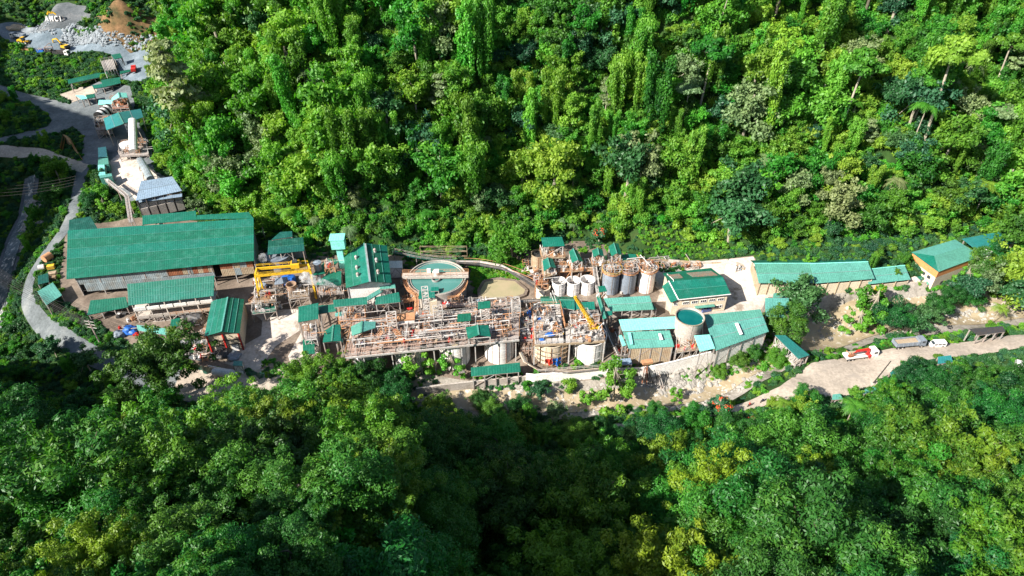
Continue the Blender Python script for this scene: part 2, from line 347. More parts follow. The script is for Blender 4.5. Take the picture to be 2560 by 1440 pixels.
def inpoly(x, y, poly):
    r = np.zeros(x.shape, bool); n = len(poly)
    for i in range(n):
        x1, y1 = poly[i][0], poly[i][1]; x2, y2 = poly[(i + 1) % n][0], poly[(i + 1) % n][1]
        c = ((y1 > y) != (y2 > y)); xi = (x2 - x1) * (y - y1) / ((y2 - y1) if y2 != y1 else 1e-9) + x1
        r ^= c & (x < xi)
    return r
def distline(x, y, line, closed=False):
    d = np.full(x.shape, 1e9); L = list(line) + ([line[0]] if closed else [])
    for a, b in zip(L[:-1], L[1:]):
        ax, ay, bx, by = a[0], a[1], b[0], b[1]; vx, vy = bx - ax, by - ay
        t = np.clip(((x - ax) * vx + (y - ay) * vy) / (vx * vx + vy * vy + 1e-9), 0, 1)
        d = np.minimum(d, np.hypot(x - ax - t * vx, y - ay - t * vy))
    return d
def vnoise(x, y, s, seed):
    """smooth value noise in -1..1"""
    x = x / s; y = y / s; xi = np.floor(x).astype(int); yi = np.floor(y).astype(int); fx = x - xi; fy = y - yi
    fx = fx * fx * (3 - 2 * fx); fy = fy * fy * (3 - 2 * fy)
    def h(i, j):
        k = (i * 374761393 + j * 668265263 + seed * 1442695) & 0x7fffffff
        k = ((k ^ (k >> 13)) * 1274126177) & 0x7fffffff
        return ((k ^ (k >> 16)) & 0xffff) / 32767.5 - 1
    return (h(xi, yi) * (1 - fx) + h(xi + 1, yi) * fx) * (1 - fy) + (h(xi, yi + 1) * (1 - fx) + h(xi + 1, yi + 1) * fx) * fy

_cx = np.array([[c[0], c[1]] for c in floor_ctrl]); _cz = np.array([c[2] for c in floor_ctrl])
_D = np.hypot(_cx[:, None, 0] - _cx[None, :, 0], _cx[:, None, 1] - _cx[None, :, 1])
_D = np.sqrt(_D ** 2 + 49.)
_W = np.linalg.solve(_D - np.eye(len(_cx)) * .6, _cz)
def floorh(x, y):
    z = np.zeros(x.shape)
    for (a, b), w_ in zip(_cx, _W): z += w_ * np.sqrt((x - a) ** 2 + (y - b) ** 2 + 49.)
    return z
def height(x, y):
    x = np.asarray(x, float); y = np.asarray(y, float)
    z = np.clip(floorh(x, y), -22, 80)
    ih = inpoly(x, y, hill_poly); dh = np.where(ih, distline(x, y, hill_line), 0)
    rough = np.clip(dh / 15, 0, 1)
    slope = .93 + .10 * vnoise(x, y, 60, 3)
    z = np.where(ih, np.clip(z, 0, 80) * np.clip(1 - dh / 120, 0, 1), z) + np.minimum(dh, 130) * slope + np.clip(dh - 130, 0, 200) * .35
    z += rough * (7 * vnoise(x * 1.0, y * .35, 24, 5) + 3.5 * vnoise(x, y, 11, 8))
    fi = inpoly(x, y, front_poly); df = np.where(fi, distline(x, y, front_line), 0)
    k = np.interp(x, [-120, -60, -22, -5, 12, 24, 45, 90, 160], [1.02, 1.12, 1.20, .44, .40, .56, .80, .84, .88])
    d9 = np.clip(df - np.interp(x, [-100, -20, 10, 40, 60, 120], [21, 21, 18, 16, 20, 16]), 0, 400); prof = np.minimum(d9, 45) * .86 + np.clip(d9 - 45, 0, 400) * .66
    z = np.where(fi, z * np.clip(1 - df / 30, 0, 1), z) + prof * k
    z += np.clip(df / 15, 0, 1) * (3.5 * vnoise(x, y, 22, 15) + 1.5 * vnoise(x, y, 9, 18))
    li = inpoly(x, y, left_poly); dl = np.where(li, distline(x, y, left_line[1:-1]), 0)
    z += np.minimum(dl, 70) * 1.68
    z += 37 * np.exp(-((x + 178) ** 2 + (y - 118) ** 2) / (2 * 20. ** 2))  # unseen ridge left of the view, added to shade the gorge and road bend
    return z

GX0, GX1, GY0, GY1, GS = -420, 330, -40, 620, 2.0
gx = np.arange(GX0, GX1 + .1, GS); gy = np.arange(GY0, GY1 + .1, GS)
XX, YY = np.meshgrid(gx, gy); ZZ = height(XX, YY)
def ground(x, y):
    """height of the ground mesh at one point"""
    fx = (x - GX0) / GS; fy = (y - GY0) / GS; i = int(min(max(fx, 0), len(gx) - 2)); j = int(min(max(fy, 0), len(gy) - 2)); u = fx - i; v = fy - j
    a, b, c, d = ZZ[j, i], ZZ[j, i + 1], ZZ[j + 1, i + 1], ZZ[j + 1, i]
    return float(a + (b - a) * u + (c - b) * v) if u >= v else float(a + (d - a) * v + (c - d) * u)
def gpx(lst):
    """ground points seen at the listed points of the photograph"""
    res = []
    for t_ in lst:
        z = 90.
        while z > -25:
            p = P(t_[0], t_[1], z)
            if ground(p.x, p.y) >= z: break
            z -= .25
        res.append(p)
    return res
def raw_mesh(name, V, Fc, mat, smooth=False, parent=None, attrs=None):
    me = bpy.data.meshes.new(name); k = Fc.shape[1]
    me.vertices.add(len(V)); me.vertices.foreach_set('co', np.asarray(V, np.float32).ravel())
    me.loops.add(Fc.size); me.loops.foreach_set('vertex_index', Fc.ravel().astype(np.int32))
    me.polygons.add(len(Fc)); me.polygons.foreach_set('loop_start', np.arange(0, Fc.size, k, dtype=np.int32))
    me.update(calc_edges=True)
    if smooth: me.polygons.foreach_set('use_smooth', np.ones(len(Fc), bool))
    for an, (dom, arr) in (attrs or {}).items():
        at = me.attributes.new(an, 'FLOAT', dom); at.data.foreach_set('value', np.asarray(arr, np.float32))
    me.materials.append(M[mat] if isinstance(mat, str) else mat)
    return me
nx, ny = len(gx), len(gy)
idx = np.arange(nx * ny).reshape(ny, nx)
a, b, c, d = idx[:-1, :-1].ravel(), idx[:-1, 1:].ravel(), idx[1:, 1:].ravel(), idx[1:, :-1].ravel()
tri = np.concatenate([np.stack([a, b, c], 1), np.stack([a, c, d], 1)])
me = raw_mesh('ground', np.stack([XX.ravel(), YY.ravel(), ZZ.ravel()], 1), tri, 'soil', True)
g = bpy.data.objects.new('ground', me); COL.objects.link(g); tag(g, kind='structure')

def sheet(name, poly, mat, lift=.06, flat=None, step=2.0, kind='structure', label=None):
    """a surface layer draped on the ground inside the outline poly (or level at height flat)"""
    pl = [Vector((p[0], p[1])) for p in poly]
    n = len(pl); vs = []; 
    for i in range(n):
        a, b = pl[i], pl[(i + 1) % n]; m = max(1, int((b - a).length / step))
        for k in range(m): vs.append(a + (b - a) * (k / m))
    nb = len(vs); edges = [(i, (i + 1) % nb) for i in range(nb)]
    xs = [p.x for p in pl]; ys = [p.y for p in pl]
    if flat is None:
        X, Y = np.meshgrid(np.arange(min(xs), max(xs), step) , np.arange(min(ys), max(ys), step))
        X = np.round((X - GX0) / GS) * GS + GX0; Y = np.round((Y - GY0) / GS) * GS + GY0
        ins = inpoly(X, Y, pl) & (distline(X, Y, pl, True) > step * .3)
        vs += [Vector((x, y)) for x, y in sorted(set(zip(X[ins].tolist(), Y[ins].tolist())))]
    V2, _, F2, *_ = delaunay_2d_cdt(vs, edges, [], 1, 1e-4)
    vv = [(p.x, p.y, (ground(p.x, p.y) + lift) if flat is None else flat) for p in V2]
    mb = MB(); mb.add(vv, F2)
    return mb.build(name, mat, kind=kind, label=label, smooth=True)
def ribbon(pts, w):
    """outline of a strip w wide along pts"""
    pts = [Vector((p[0], p[1])) for p in pts]
    # smooth with catmull-rom
    out_ = []
    for i in range(len(pts) - 1):
        p0 = pts[max(i - 1, 0)]; p1 = pts[i]; p2 = pts[i + 1]; p3 = pts[min(i + 2, len(pts) - 1)]
        for k in range(4):
            t = k / 4
            out_.append(.5 * ((2 * p1) + (p2 - p0) * t + (2 * p0 - 5 * p1 + 4 * p2 - p3) * t * t + (3 * p1 - p0 - 3 * p2 + p3) * t ** 3))
    out_.append(pts[-1]); L = []; R = []
    ws = w if isinstance(w, (list, tuple)) else [w] * len(pts)
    for i, p in enumerate(out_):
        d = (out_[min(i + 1, len(out_) - 1)] - out_[max(i - 1, 0)]).normalized(); nrm = Vector((-d.y, d.x))
        ww = np.interp(i / 4, range(len(ws)), ws) / 2
        L.append(p + nrm * ww); R.append(p - nrm * ww)
    return L + R[::-1]

S_ = {}
def S(name, poly, mat, **k):
    k.setdefault('lift', .06)
    S_[len(S_)] = poly
    return sheet(name, poly, mat, **k)
# roads and yards
S('works_yard', pxs([(170,575,0),(330,550,0),(640,590,0),(668,645,0),(765,645,0),(800,640,0),(860,640,0),(985,640,1),(1180,655,1),(1330,612,2),(1480,606,2),(1620,655,0),(1880,662,0),(1905,720,0),(1985,790,0),(1900,860,-2),(1700,930,-4),(1560,935,-4),(1340,950,-4),(1050,975,-5),(860,950,-4),(640,935,-4),(470,905,-4),(330,860,-3),(215,790,-1),(160,755,-1),(150,690,0)]), 'yard', lift=.06)
S('concrete_yard', pxs([(625,770,-1),(745,770,-1),(750,830,-3),(690,870,-4),(640,930,-4),(560,905,-4),(600,870,-4),(655,845,-4),(655,800,-2)]), 'lightyard', lift=.12)
S('lower_concrete_yard', pxs([(720,890,-4),(755,840,-4),(765,880,-4),(760,905,-4),(725,905,-4)]), 'lightyard', lift=.12)
S('tailings_yard', pxs([(450,850,-4),(515,850,-4),(525,890,-4),(500,900,-4),(470,895,-4),(440,870,-4)]), 'greyyard', lift=.12)
S('east_yard', pxs([(1640,655,0),(1878,664,0),(1900,712,0),(2190,735,0),(2280,705,1),(2340,715,1),(2340,745,0),(2240,755,0),(2120,765,-1),(2050,770,-1),(1985,745,0),(1920,745,0),(1900,775,0),(1690,790,0),(1640,760,0),(1650,730,0),(1625,700,0)]), 'lightyard', lift=.12)
S('dirt_road', pxs([(1480,1085,-5),(1600,1075,-5),(1760,1050,-3),(1870,1030,-2),(1960,1010,-1),(2090,1000,0),(2180,975,0),(2240,925,0),(2330,905,0),(2420,895,0),(2560,875,0),(2760,840,0),(2760,805,0),(2560,832,0),(2380,850,0),(2230,868,0),(2100,885,0),(2030,905,0),(1990,935,0),(1950,965,0),(1870,1000,-2),(1760,1025,-3),(1640,1050,-4),(1480,1062,-5)]), 'dirtroad', lift=.1)
left_road = pxs([(215,400,8),(195,450,6),(188,500,4),(165,565,2),(115,630,0),(75,690,-2),(68,750,-3),(110,815,-4),(185,865,-4),(265,905,-5),(380,945,-6),(500,968,-6),(620,975,-6),(720,970,-7)])
S('left_road', ribbon(left_road, [5.5,4.5,4.5,4.5,4.8,4.8,4.8,5.2,5.6,6,7.5,11,12,11]), 'greyroad', lift=.14)
S('lower_road', ribbon(pxs([(440,962,-6),(540,965,-6),(640,972,-7),(730,965,-7)]), 11), 'dirtroad', lift=.22)
loop = pxs([(-60,215,15),(30,238,14),(100,252,13),(150,275,12),(165,300,11),(130,322,11),(70,338,10),(0,352,10),(-80,362,10)])
S('loop_road', ribbon(loop, [7,7,8,11,12,10,7,6,6]), 'greyroad', lift=.1)
S('track_road', ribbon(pxs([(-60,372,9),(40,378,9),(100,385,8),(150,400,8),(215,420,7)]), 5), 'dirtroad', lift=.15)
S('crusher_yard', pxs([(150,290,11),(200,240,13),(180,225,14),(250,210,15),(330,230,14),(345,300,11),(375,360,10),(390,430,9),(440,455,8),(400,490,7),(325,490,7),(280,460,8),(230,410,8),(205,405,8),(210,340,10)]), 'greyroad', lift=.18)
S('conveyor_yard', pxs([(272,400,9),(300,385,9),(330,395,9),(390,430,9),(400,470,7),(335,490,7),(318,470,7),(285,455,8),(270,430,8)]), 'lightyard', lift=.26)
S('hut_yard', pxs([(145,232,14),(200,220,14),(240,217,15),(245,235,14),(180,255,13)]), 'dirtroad', lift=.25)
S('quarry_floor', gpx([(-60,60),(55,62),(150,72),(250,80),(300,84),(400,88),(400,190,20),(345,210,18),(300,200,17),(280,140,22),(190,135),(90,130),(0,90)]), 'quarry', lift=.1)
def patch(px, py, rx, ry, seed, n=16):
    c = gpx([(px, py)])[0]; q = random.Random(seed)
    return [Vector((c.x + rx * q.uniform(.8, 1.15) * math.cos(6.283 * k / n), c.y + ry * q.uniform(.85, 1.15) * math.sin(6.283 * k / n), 0)) for k in range(n)]
S_CUT = patch(338, 24, 23, 18, 1, 24)
S('cut_slope', S_CUT, 'brownslope', lift=.3)
S('stone_mound', patch(142, 38, 17, 9, 2, 18), 'greyyard', lift=.3)
# river
river_c = pxs([(2800,740,-5),(2560,775,-5.5),(2430,790,-6),(2280,800,-6),(2150,815,-6.5),(2040,855,-7),(1930,905,-7.5),(1850,945,-8),(1760,985,-8),(1660,1005,-8.5),(1540,1010,-9),(1400,1010,-9),(1250,1010,-9),(1100,1000,-9),(950,975,-9)])
bank = ribbon(river_c, [16,17,18,18,20,20,16,15,15,14,14,12,11,10,9]); S('river_bank', bank, 'bank', lift=.3)
riv = ribbon(river_c, [8,9,10,10,13,13,8,7.5,7,7,7,7,6,6,6]); S_[len(S_)] = riv
sheet('river_water', riv, 'river', lift=.55, step=1.5)
stream_c = pxs([(95,470,-2),(75,520,-6),(50,570,-9),(30,630,-11),(12,700,-14),(0,770,-16),(-30,850,-17)])
S('stream_bank', ribbon(stream_c, [7,9,10,10,10,10,10]), 'greyyard', lift=.3)
sheet('stream_water', ribbon(stream_c, [3,5,6,6,6,6,6]), 'stream', lift=.55, step=1.5)
for k_ in (bank,): pass
pond = pxs([(1197,733,-1),(1210,710,-1),(1240,704,-1),(1288,708,-1),(1317,732,-1),(1312,744,-1),(1280,754,-1),(1200,756,-1)])
S_[len(S_)] = pond
_pz = max(ground(p.x, p.y) for p in pond) + .25
sheet('pond_water', pond, 'pond', flat=_pz)
_m = MB()
for a_, b_ in zip(pond, pond[1:] + pond[:1]): _m.bar((a_.x, a_.y, _pz - .35), (b_.x, b_.y, _pz - .35), 1.0, 1.0)
_m.build('pond_embankment', 'yard', kind='structure')

# ------------------------------------------------------------------ building kit
def sheets(T, q, mat, rows=1, rib=.76, name='roof_sheet', rise=.03, thick=.09):
    """ribbed metal sheets over the quad q = (eave left, eave right, top right, top left); one object per row of sheets"""
    A, B, C, D = [Vector(p) for p in q]
    nrm = (B - A).cross(D - A).normalized()
    if nrm.z < 0: nrm = -nrm
    Lw = max((B - A).length, (C - D).length); n = max(2, int(Lw / rib)) * 2
    res = []
    for r in range(rows):
        t0 = r / rows; t1 = (r + 1) / rows + (.018 if r < rows - 1 else 0); mb = MB(); vs = []; fs = []
        for i in range(n + 1):
            u = i / n; lo = A.lerp(B, u); hi = D.lerp(C, u)
            h = rise if i % 2 else 0
            vs += [lo.lerp(hi, t0) + nrm * (h + .035), lo.lerp(hi, t1) + nrm * h]
        for i in range(n): fs.append((2 * i, 2 * i + 2, 2 * i + 3, 2 * i + 1))
        k = len(vs); vs += [A.lerp(D, t0) - nrm * thick, B.lerp(C, t0) - nrm * thick, B.lerp(C, t1) - nrm * thick, A.lerp(D, t1) - nrm * thick]
        fs += [(k, k + 3, k + 2, k + 1), (0, k, k + 1, 2 * n), (1, 2 * n + 1, k + 2, k + 3), (0, 1, k + 3, k), (2 * n, k + 1, k + 2, 2 * n + 1)]
        mb.add(vs, fs); res.append(mb.build(name, mat, T))
        if r: 
            ln = MB().bar(A.lerp(D, t0) + nrm * .1, B.lerp(C, t0) + nrm * .1, .12, .03); ln.build('lap_seam', 'roof_pale' if mat in ('roof', 'roof_dark') else 'sheet', T)
    return res
def cladding(T, p, q, z0, z1, mat, t=.12, name='wall', split=None):
    """ribbed upright wall between plan points p and q; split: width of the separate panels"""
    p = Vector((p[0], p[1], 0)); q = Vector((q[0], q[1], 0)); L = (q - p).length; m = max(1, int(L / split)) if split else 1
    z0a = z0 if isinstance(z0, tuple) else (z0, z0); z1a = z1 if isinstance(z1, tuple) else (z1, z1)
    d = (q - p).normalized(); nrm = Vector((d.y, -d.x, 0))
    for j in range(m):
        a = j / m; b = (j + 1) / m - (.02 / m if m > 1 else 0); n = max(2, int(L / m / .5)) * 2; vs = []; fs = []
        for i in range(n + 1):
            u = a + (b - a) * i / n; P_ = p.lerp(q, u) + nrm * (.045 if i % 2 else 0); zz0 = z0a[0] + (z0a[1] - z0a[0]) * u; zz1 = z1a[0] + (z1a[1] - z1a[0]) * u
            vs += [P_ + Vector((0, 0, zz0)), P_ + Vector((0, 0, zz1)), P_ - nrm * t + Vector((0, 0, zz0)), P_ - nrm * t + Vector((0, 0, zz1))]
        for i in range(n):
            k = 4 * i; fs += [(k, k + 4, k + 5, k + 1), (k + 2, k + 3, k + 7, k + 6), (k + 1, k + 5, k + 7, k + 3), (k, k + 2, k + 6, k + 4)]
        fs += [(0, 1, 3, 2), (4 * n, 4 * n + 2, 4 * n + 3, 4 * n + 1)]
        mt = mat if isinstance(mat, str) else mat[int(rnd.random() * len(mat))]
        MB().add(vs, fs).build(name, mt, T)
def solidwall(T, p, q, z0, z1, mat, t=.2, name='wall'):
    p = Vector((p[0], p[1], 0)); q = Vector((q[0], q[1], 0)); z1a = z1 if isinstance(z1, tuple) else (z1, z1); z0a = z0 if isinstance(z0, tuple) else (z0, z0)
    d = (q - p).normalized(); n = Vector((-d.y, d.x, 0)) * t
    vs = []
    for P_, za, zb in ((p, z0a[0], z1a[0]), (q, z0a[1], z1a[1])):
        vs += [P_ + Vector((0, 0, za)), P_ + Vector((0, 0, zb)), P_ + n + Vector((0, 0, zb)), P_ + n + Vector((0, 0, za))]
    return MB().add(vs, [(0, 4, 5, 1), (1, 5, 6, 2), (2, 6, 7, 3), (3, 7, 4, 0), (0, 1, 2, 3), (4, 7, 6, 5)]).build(name, mat, T)
def windows(T, p, q, z, n, w_, h_, u0=.1, u1=.9, panes=3, mat='white', proud=.06):
    p = Vector((p[0], p[1], z)); q = Vector((q[0], q[1], z)); d = (q - p).normalized(); nr = Vector((d.y, -d.x, 0)); rz = math.atan2(d.y, d.x)
    for i in range(n):
        c = p.lerp(q, u0 + (u1 - u0) * (i + .5) / n)
        f = MB(); 
        for s_ in (-1, 1):
            f.box(c + d * (s_ * w_ / 2) + nr * proud, (.1, .12, h_ + .1), rz); f.box(c + Vector((0, 0, s_ * h_ / 2)) + nr * proud, (w_, .12, .1), rz)
        for k in range(1, panes): f.box(c + d * (w_ * (k / panes - .5)) + nr * proud, (.06, .10, h_), rz)
        fo = f.build('window', mat, T)
        g_ = MB().box(c + nr * .01, (w_ - .1, .06, h_ - .1), rz); g_.build('pane', 'glass', fo)
def posts(T, pts, mat='steel', w_=.28, gz=None, name='post'):
    for p in pts:
        g0 = ground(p[0], p[1]) - .2 if gz is None else gz
        MB().bar((p[0], p[1], g0), (p[0], p[1], p[2]), w_).build(name, mat, T)
def along(a, b, n): a = Vector(a); b = Vector(b); return [a.lerp(b, i / (n - 1)) for i in range(n)]
def inset(q, k):
    c = sum((Vector(p) for p in q), Vector()) / len(q); return [Vector(p).lerp(c, k) for p in q]
def shed(name, label, px4, zf, zb, mat='roof', rows=1, npost=2, walls=None, gz=None, cat='shed', postmat='steel', group=None, rib=.76, brace=True):
    """lean-to roof on posts; px4 = front left, front right, back right, back left; walls: letters f r b l -> material"""
    q = [P(*px4[0], zf), P(*px4[1], zf), P(*px4[2], zb), P(*px4[3], zb)]
    c = sum(q, Vector()) / 4; g0 = ground(c.x, c.y) if gz is None else gz
    T = thing(name, label, cat, (c.x, c.y, g0), group)
    sheets(T, q, mat, rows, rib)
    i = inset(q, .08); drop = Vector((0, 0, -.18))
    posts(T, [v + drop for v in along(i[0], i[1], npost)] + [v + drop for v in along(i[3], i[2], npost)], postmat, gz=gz)
    fr_ = MB(); fr_.bar(i[0] + drop, i[1] + drop, .2); fr_.bar(i[3] + drop, i[2] + drop, .2); fr_.bar(i[0] + drop, i[3] + drop, .2); fr_.bar(i[1] + drop, i[2] + drop, .2)
    if brace:
        h = (zf - g0); fr_.bar(i[0] + Vector((0, 0, -h * .9)), i[0].lerp(i[1], .5) + drop, .14); fr_.bar(i[1] + Vector((0, 0, -h * .9)), i[0].lerp(i[1], .5) + drop, .14)
    fr_.build('frame', postmat, T)
    e = {'f': (0, 1), 'r': (1, 2), 'b': (2, 3), 'l': (3, 0)}
    for k, mt in (walls or {}).items():
        a, b = i[e[k][0]], i[e[k][1]]; cladding(T, a, b, g0, (a.z - .2, b.z - .2), mt)
    T['q'] = 1; del T['q']
    return T, q
def gable(name, label, pxL, pxR, pxridge, ze, zr, mat='roof', rows=1, walls='', gz=None, wmat='cream', cat='building', post=True, group=None, gablewall=True, postmat='steel', rib=.76):
    """pitched roof; pxL, pxR = eave lines (front, back), pxridge = (front, back)"""
    a0, a1 = [P(*p, ze) for p in pxL]; b0, b1 = [P(*p, ze) for p in pxR]; r0, r1 = [P(*p, zr) for p in pxridge]
    c = (a0 + b0 + a1 + b1) / 4; g0 = ground(c.x, c.y) if gz is None else gz
    T = thing(name, label, cat, (c.x, c.y, g0), group)
    sheets(T, [a1, a0, r0, r1], mat, rows, rib); sheets(T, [b0, b1, r1, r0], mat, rows, rib)
    MB().bar(r0 + Vector((0, 0, .1)), r1 + Vector((0, 0, .1)), .45, .08).build('ridge_cap', 'roof_pale', T)
    i = inset([a0, b0, b1, a1], .06)
    if post: posts(T, [v - Vector((0, 0, .15)) for v in i], postmat, gz=gz)
    fr_ = MB(); 
    for s_, e_ in ((0, 1), (1, 2), (2, 3), (3, 0)): fr_.bar(i[s_] - Vector((0, 0, .2)), i[e_] - Vector((0, 0, .2)), .2)
    fr_.build('frame', postmat, T)
    if 'f' in walls:
        mid = Vector((r0.x, r0.y, 0)).lerp(Vector(((i[0].x + i[1].x) / 2, (i[0].y + i[1].y) / 2, 0)), .9)
        vs = [Vector((i[0].x, i[0].y, g0)), Vector((i[1].x, i[1].y, g0)), Vector((i[1].x, i[1].y, ze - .15)), Vector((mid.x, mid.y, zr - .35)), Vector((i[0].x, i[0].y, ze - .15))]
        d = (i[1] - i[0]).normalized(); nb = Vector((-d.y, d.x, 0)) * .2
        MB().add(vs + [v + nb for v in vs], [(0, 1, 2, 3, 4), (9, 8, 7, 6, 5)] + [(k, k + 5, (k + 1) % 5 + 5, (k + 1) % 5) for k in range(5)]).build('wall', wmat, T)
    if 'l' in walls: solidwall(T, i[3], i[0], g0, ze - .2, wmat)
    if 'r' in walls: solidwall(T, i[1], i[2], g0, ze - .2, wmat)
    if 'b' in walls: solidwall(T, i[2], i[3], g0, ze - .2, wmat)
    return T, i
def railing(T, pts, h=1.1, mat='steel_white', step=2.0, name='railing', w_=.08):
    mb = MB(); pts = [Vector(p) for p in pts]
    for a, b in zip(pts[:-1], pts[1:]):
        n = max(1, round((b - a).length / step))
        for i in range(n + 1):
            p = a.lerp(b, i / n); mb.bar(p, p + Vector((0, 0, h)), w_)
        for k in (h, h * .55): mb.bar(a + Vector((0, 0, k)), b + Vector((0, 0, k)), w_)
    return mb.build(name, mat, T)
def lattice(T, c, w_, z0, z1, mat='steel_white', levels=4, t=.16, name='truss', d_=None, rz=0.17):
    """square lattice tower"""
    mb = MB(); h = w_ / 2; hd = (d_ or w_) / 2; R = Matrix.Rotation(rz, 3, 'Z'); cc = Vector((c[0], c[1], 0))
    cs = [cc + R @ Vector(p) for p in ((-h, -hd, 0), (h, -hd, 0), (h, hd, 0), (-h, hd, 0))]
    for p in cs: mb.bar(p + Vector((0, 0, z0)), p + Vector((0, 0, z1)), t)
    for l in range(levels + 1):
        z = z0 + (z1 - z0) * l / levels
        for i in range(4):
            a, b = cs[i], cs[(i + 1) % 4]; mb.bar(a + Vector((0, 0, z)), b + Vector((0, 0, z)), t * .8)
            if l < levels:
                zn = z0 + (z1 - z0) * (l + 1) / levels
                mb.bar((a if l % 2 else b) + Vector((0, 0, z)), (b if l % 2 else a) + Vector((0, 0, zn)), t * .7)
    return mb.build(name, mat, T)
def tank(name, label, px, zc, r, z0, z1, mat='white', fill=None, group=None, ribs=8, r0=None, seams='rust', lid=False, cat='tank', inner=None):
    """open-topped steel tank; px = photograph point of its axis at height zc"""
    c = P(*px, zc); T = thing(name, label, cat, (c.x, c.y, z0), group); r0 = r0 or r
    n = 40; mb = MB(); vs = []; fs = []
    for k in range(n):
        t = 2 * math.pi * k / n; cs_, sn = math.cos(t), math.sin(t)
        for rr, z in ((r0, z0), (r, z1), (r - .12, z1), (r0 - .12, z0 + .3)): vs.append((c.x + rr * cs_, c.y + rr * sn, z))
    for k in range(n):
        a = 4 * k; b = 4 * ((k + 1) % n); fs += [(a, b, b + 1, a + 1), (a + 1, b + 1, b + 2, a + 2), (a + 2, b + 2, b + 3, a + 3)]
    mb.add(vs, fs).build('shell', mat, T, smooth=True)
    MB().ring(c, r - .02, r + .14, z1 - .15, z1 + .03, 40).build('rim', mat if not inner else inner, T)
    zf = z1 - .7 if fill else z0 + .4
    if not lid: MB().cyl(c, r * .99 - .12, zf - .1, zf, 40).build('liquid' if fill else 'floor_plate', fill or 'conc_dark', T)
    else: MB().cyl(c, r, z1, z1 + .3, 40, r * .3).build('lid', mat, T)
    for k in range(ribs):
        t = 2 * math.pi * (k + .5) / ribs; f = .02
        MB().bar((c.x + (r0 + f) * math.cos(t), c.y + (r0 + f) * math.sin(t), z0), (c.x + (r + f) * math.cos(t), c.y + (r + f) * math.sin(t), z1), .12, .1).build('seam', seams, T)
    for f in (.33, .66):
        rr = r0 + (r - r0) * f; MB().ring(c, rr - .02, rr + .05, z0 + (z1 - z0) * f - .04, z0 + (z1 - z0) * f + .04, 40).build('hoop', mat, T)
    return T, c

# ================================================================= main warehouse
q0 = [P(166,698,8), P(635,652,9), P(634,546,14), P(169,576,13)]
T = thing('warehouse', 'largest green-roofed warehouse with patched grey and rusty sheet walls', 'warehouse', (q0[0].lerp(q0[2], .5).x, q0[0].lerp(q0[2], .5).y, 0))
sheets(T, q0, 'roof', 5, .6)
sheets(T, [P(356,562,13.4), P(491,549,13.9), P(490,527,14.6), P(356,539,14.1)], 'roof', 1, .6)
sheets(T, [P(491,549,13.9), P(634,546,14.02), P(622,530,14.6), P(492,538,14.4)], 'roof', 1, .6)
_a, _b = q0[0] + Vector((2, 1.2, 0)), q0[1] + Vector((-.6, 1.2, 0))
i4 = [_a, _b, q0[2] + Vector((-.8, -1, 0)), q0[3] + Vector((1, -1, 0))]
posts(T, [v - Vector((0, 0, .3)) for v in along(i4[0], i4[1], 9)] + [v - Vector((0, 0, .3)) for v in along(i4[3], i4[2], 9)], 'steel')
def wl(u0, u1, z0, z1, mat, split=None, out_=0.0):
    d = (_b - _a).normalized(); nr = Vector((d.y, -d.x, 0)) * out_
    cladding(T, _a.lerp(_b, u0) + nr, _a.lerp(_b, u1) + nr, z0, z1, mat, split=split)
wl(.0, .27, 4.9, 7.9, 'sheet', 1.8, .05); wl(.03, .27, 2.0, 4.95, 'sheet', 1.8, .15)
wl(.27, .47, 4.9, 8.2, 'sheet', 2.2, .05); wl(.47, .76, 5.2, 8.5, ('rust', 'sheet', 'tan_sheet', 'rust', 'roof_teal'), 1.5, .05)
wl(.27, .76, 3.4, 5.0, 'sheet', 2.5, .2)
wl(.80, .99, 5.8, 8.8, ('rust', 'tan_sheet', 'rust', 'sheet'), 1.8, .05); wl(.80, .99, 3.2, 5.9, ('tan_sheet', 'tan_sheet', 'sheet'), 1.8, .15)
cladding(T, i4[1], i4[2], 0, (8.6, 13.6), 'sheet', split=4); cladding(T, i4[3], i4[0], 0, (12.6, 7.6), 'sheet', split=4); cladding(T, i4[2], i4[3], 0, (13.5, 12.5), 'sheet', split=6)
m = MB(); m.bar(_a.lerp(_b, .0) + Vector((0, .6, -6)), _b + Vector((0, .6, -6)), .3); m.build('beam', 'steel', T)
shed('annex', 'dark green annex roof at the back left corner of the largest warehouse', [(170,600),(252,585),(226,541),(173,550)], 8, 9.5, 'roof_dark', 1, cat='annex')
# mill building in front of it
T, q = shed('mill_building', 'green-roofed open mill building on white banded concrete floors', [(321,764),(534,740),(536,689),(318,710)], 5.5, 9, 'roof', 3, 6, gz=-4, cat='building', postmat='conc', brace=False)
i = inset(q, .05)
for zz, nm, mt, hh in ((3.6, 'parapet', 'white', 1.1), (.4, 'parapet', 'conc', 1.0), (-2.2, 'parapet', 'conc', .5)):
    for k in range(6):
        a = i[0].lerp(i[1], k / 6 + .008); b = i[0].lerp(i[1], (k + 1) / 6 - .008); a.z = b.z = zz; MB().bar(a, b, .25, hh).build(nm, mt, T)
for zz in (2.9, -.2):
    MB().prism([Vector((v.x, v.y, zz)) for v in i], .3).build('floor_slab', 'conc', T)
for k in range(6):
    a = i[0].lerp(i[1], k / 6); b = i[0].lerp(i[1], (k + 1) / 6); m = MB(); m.bar((a.x, a.y, -4), (b.x, b.y, -.4), .22); m.bar((b.x, b.y, -4), (a.x, a.y, -.4), .22); m.build('brace', 'steel', T)
railing(T, [i[0].lerp(i[1], .45) + Vector((0, -1.2, -4.9)), i[1] + Vector((0, -1.2, -4.9))], 1.1, 'orange')
shed('lean_to', 'long low green lean-to below left of the mill building', [(218,788),(321,768),(314,742),(226,751)], 1.8, 3.4, 'roof', 1, 4, {'b': 'sheet'}, cat='shed')
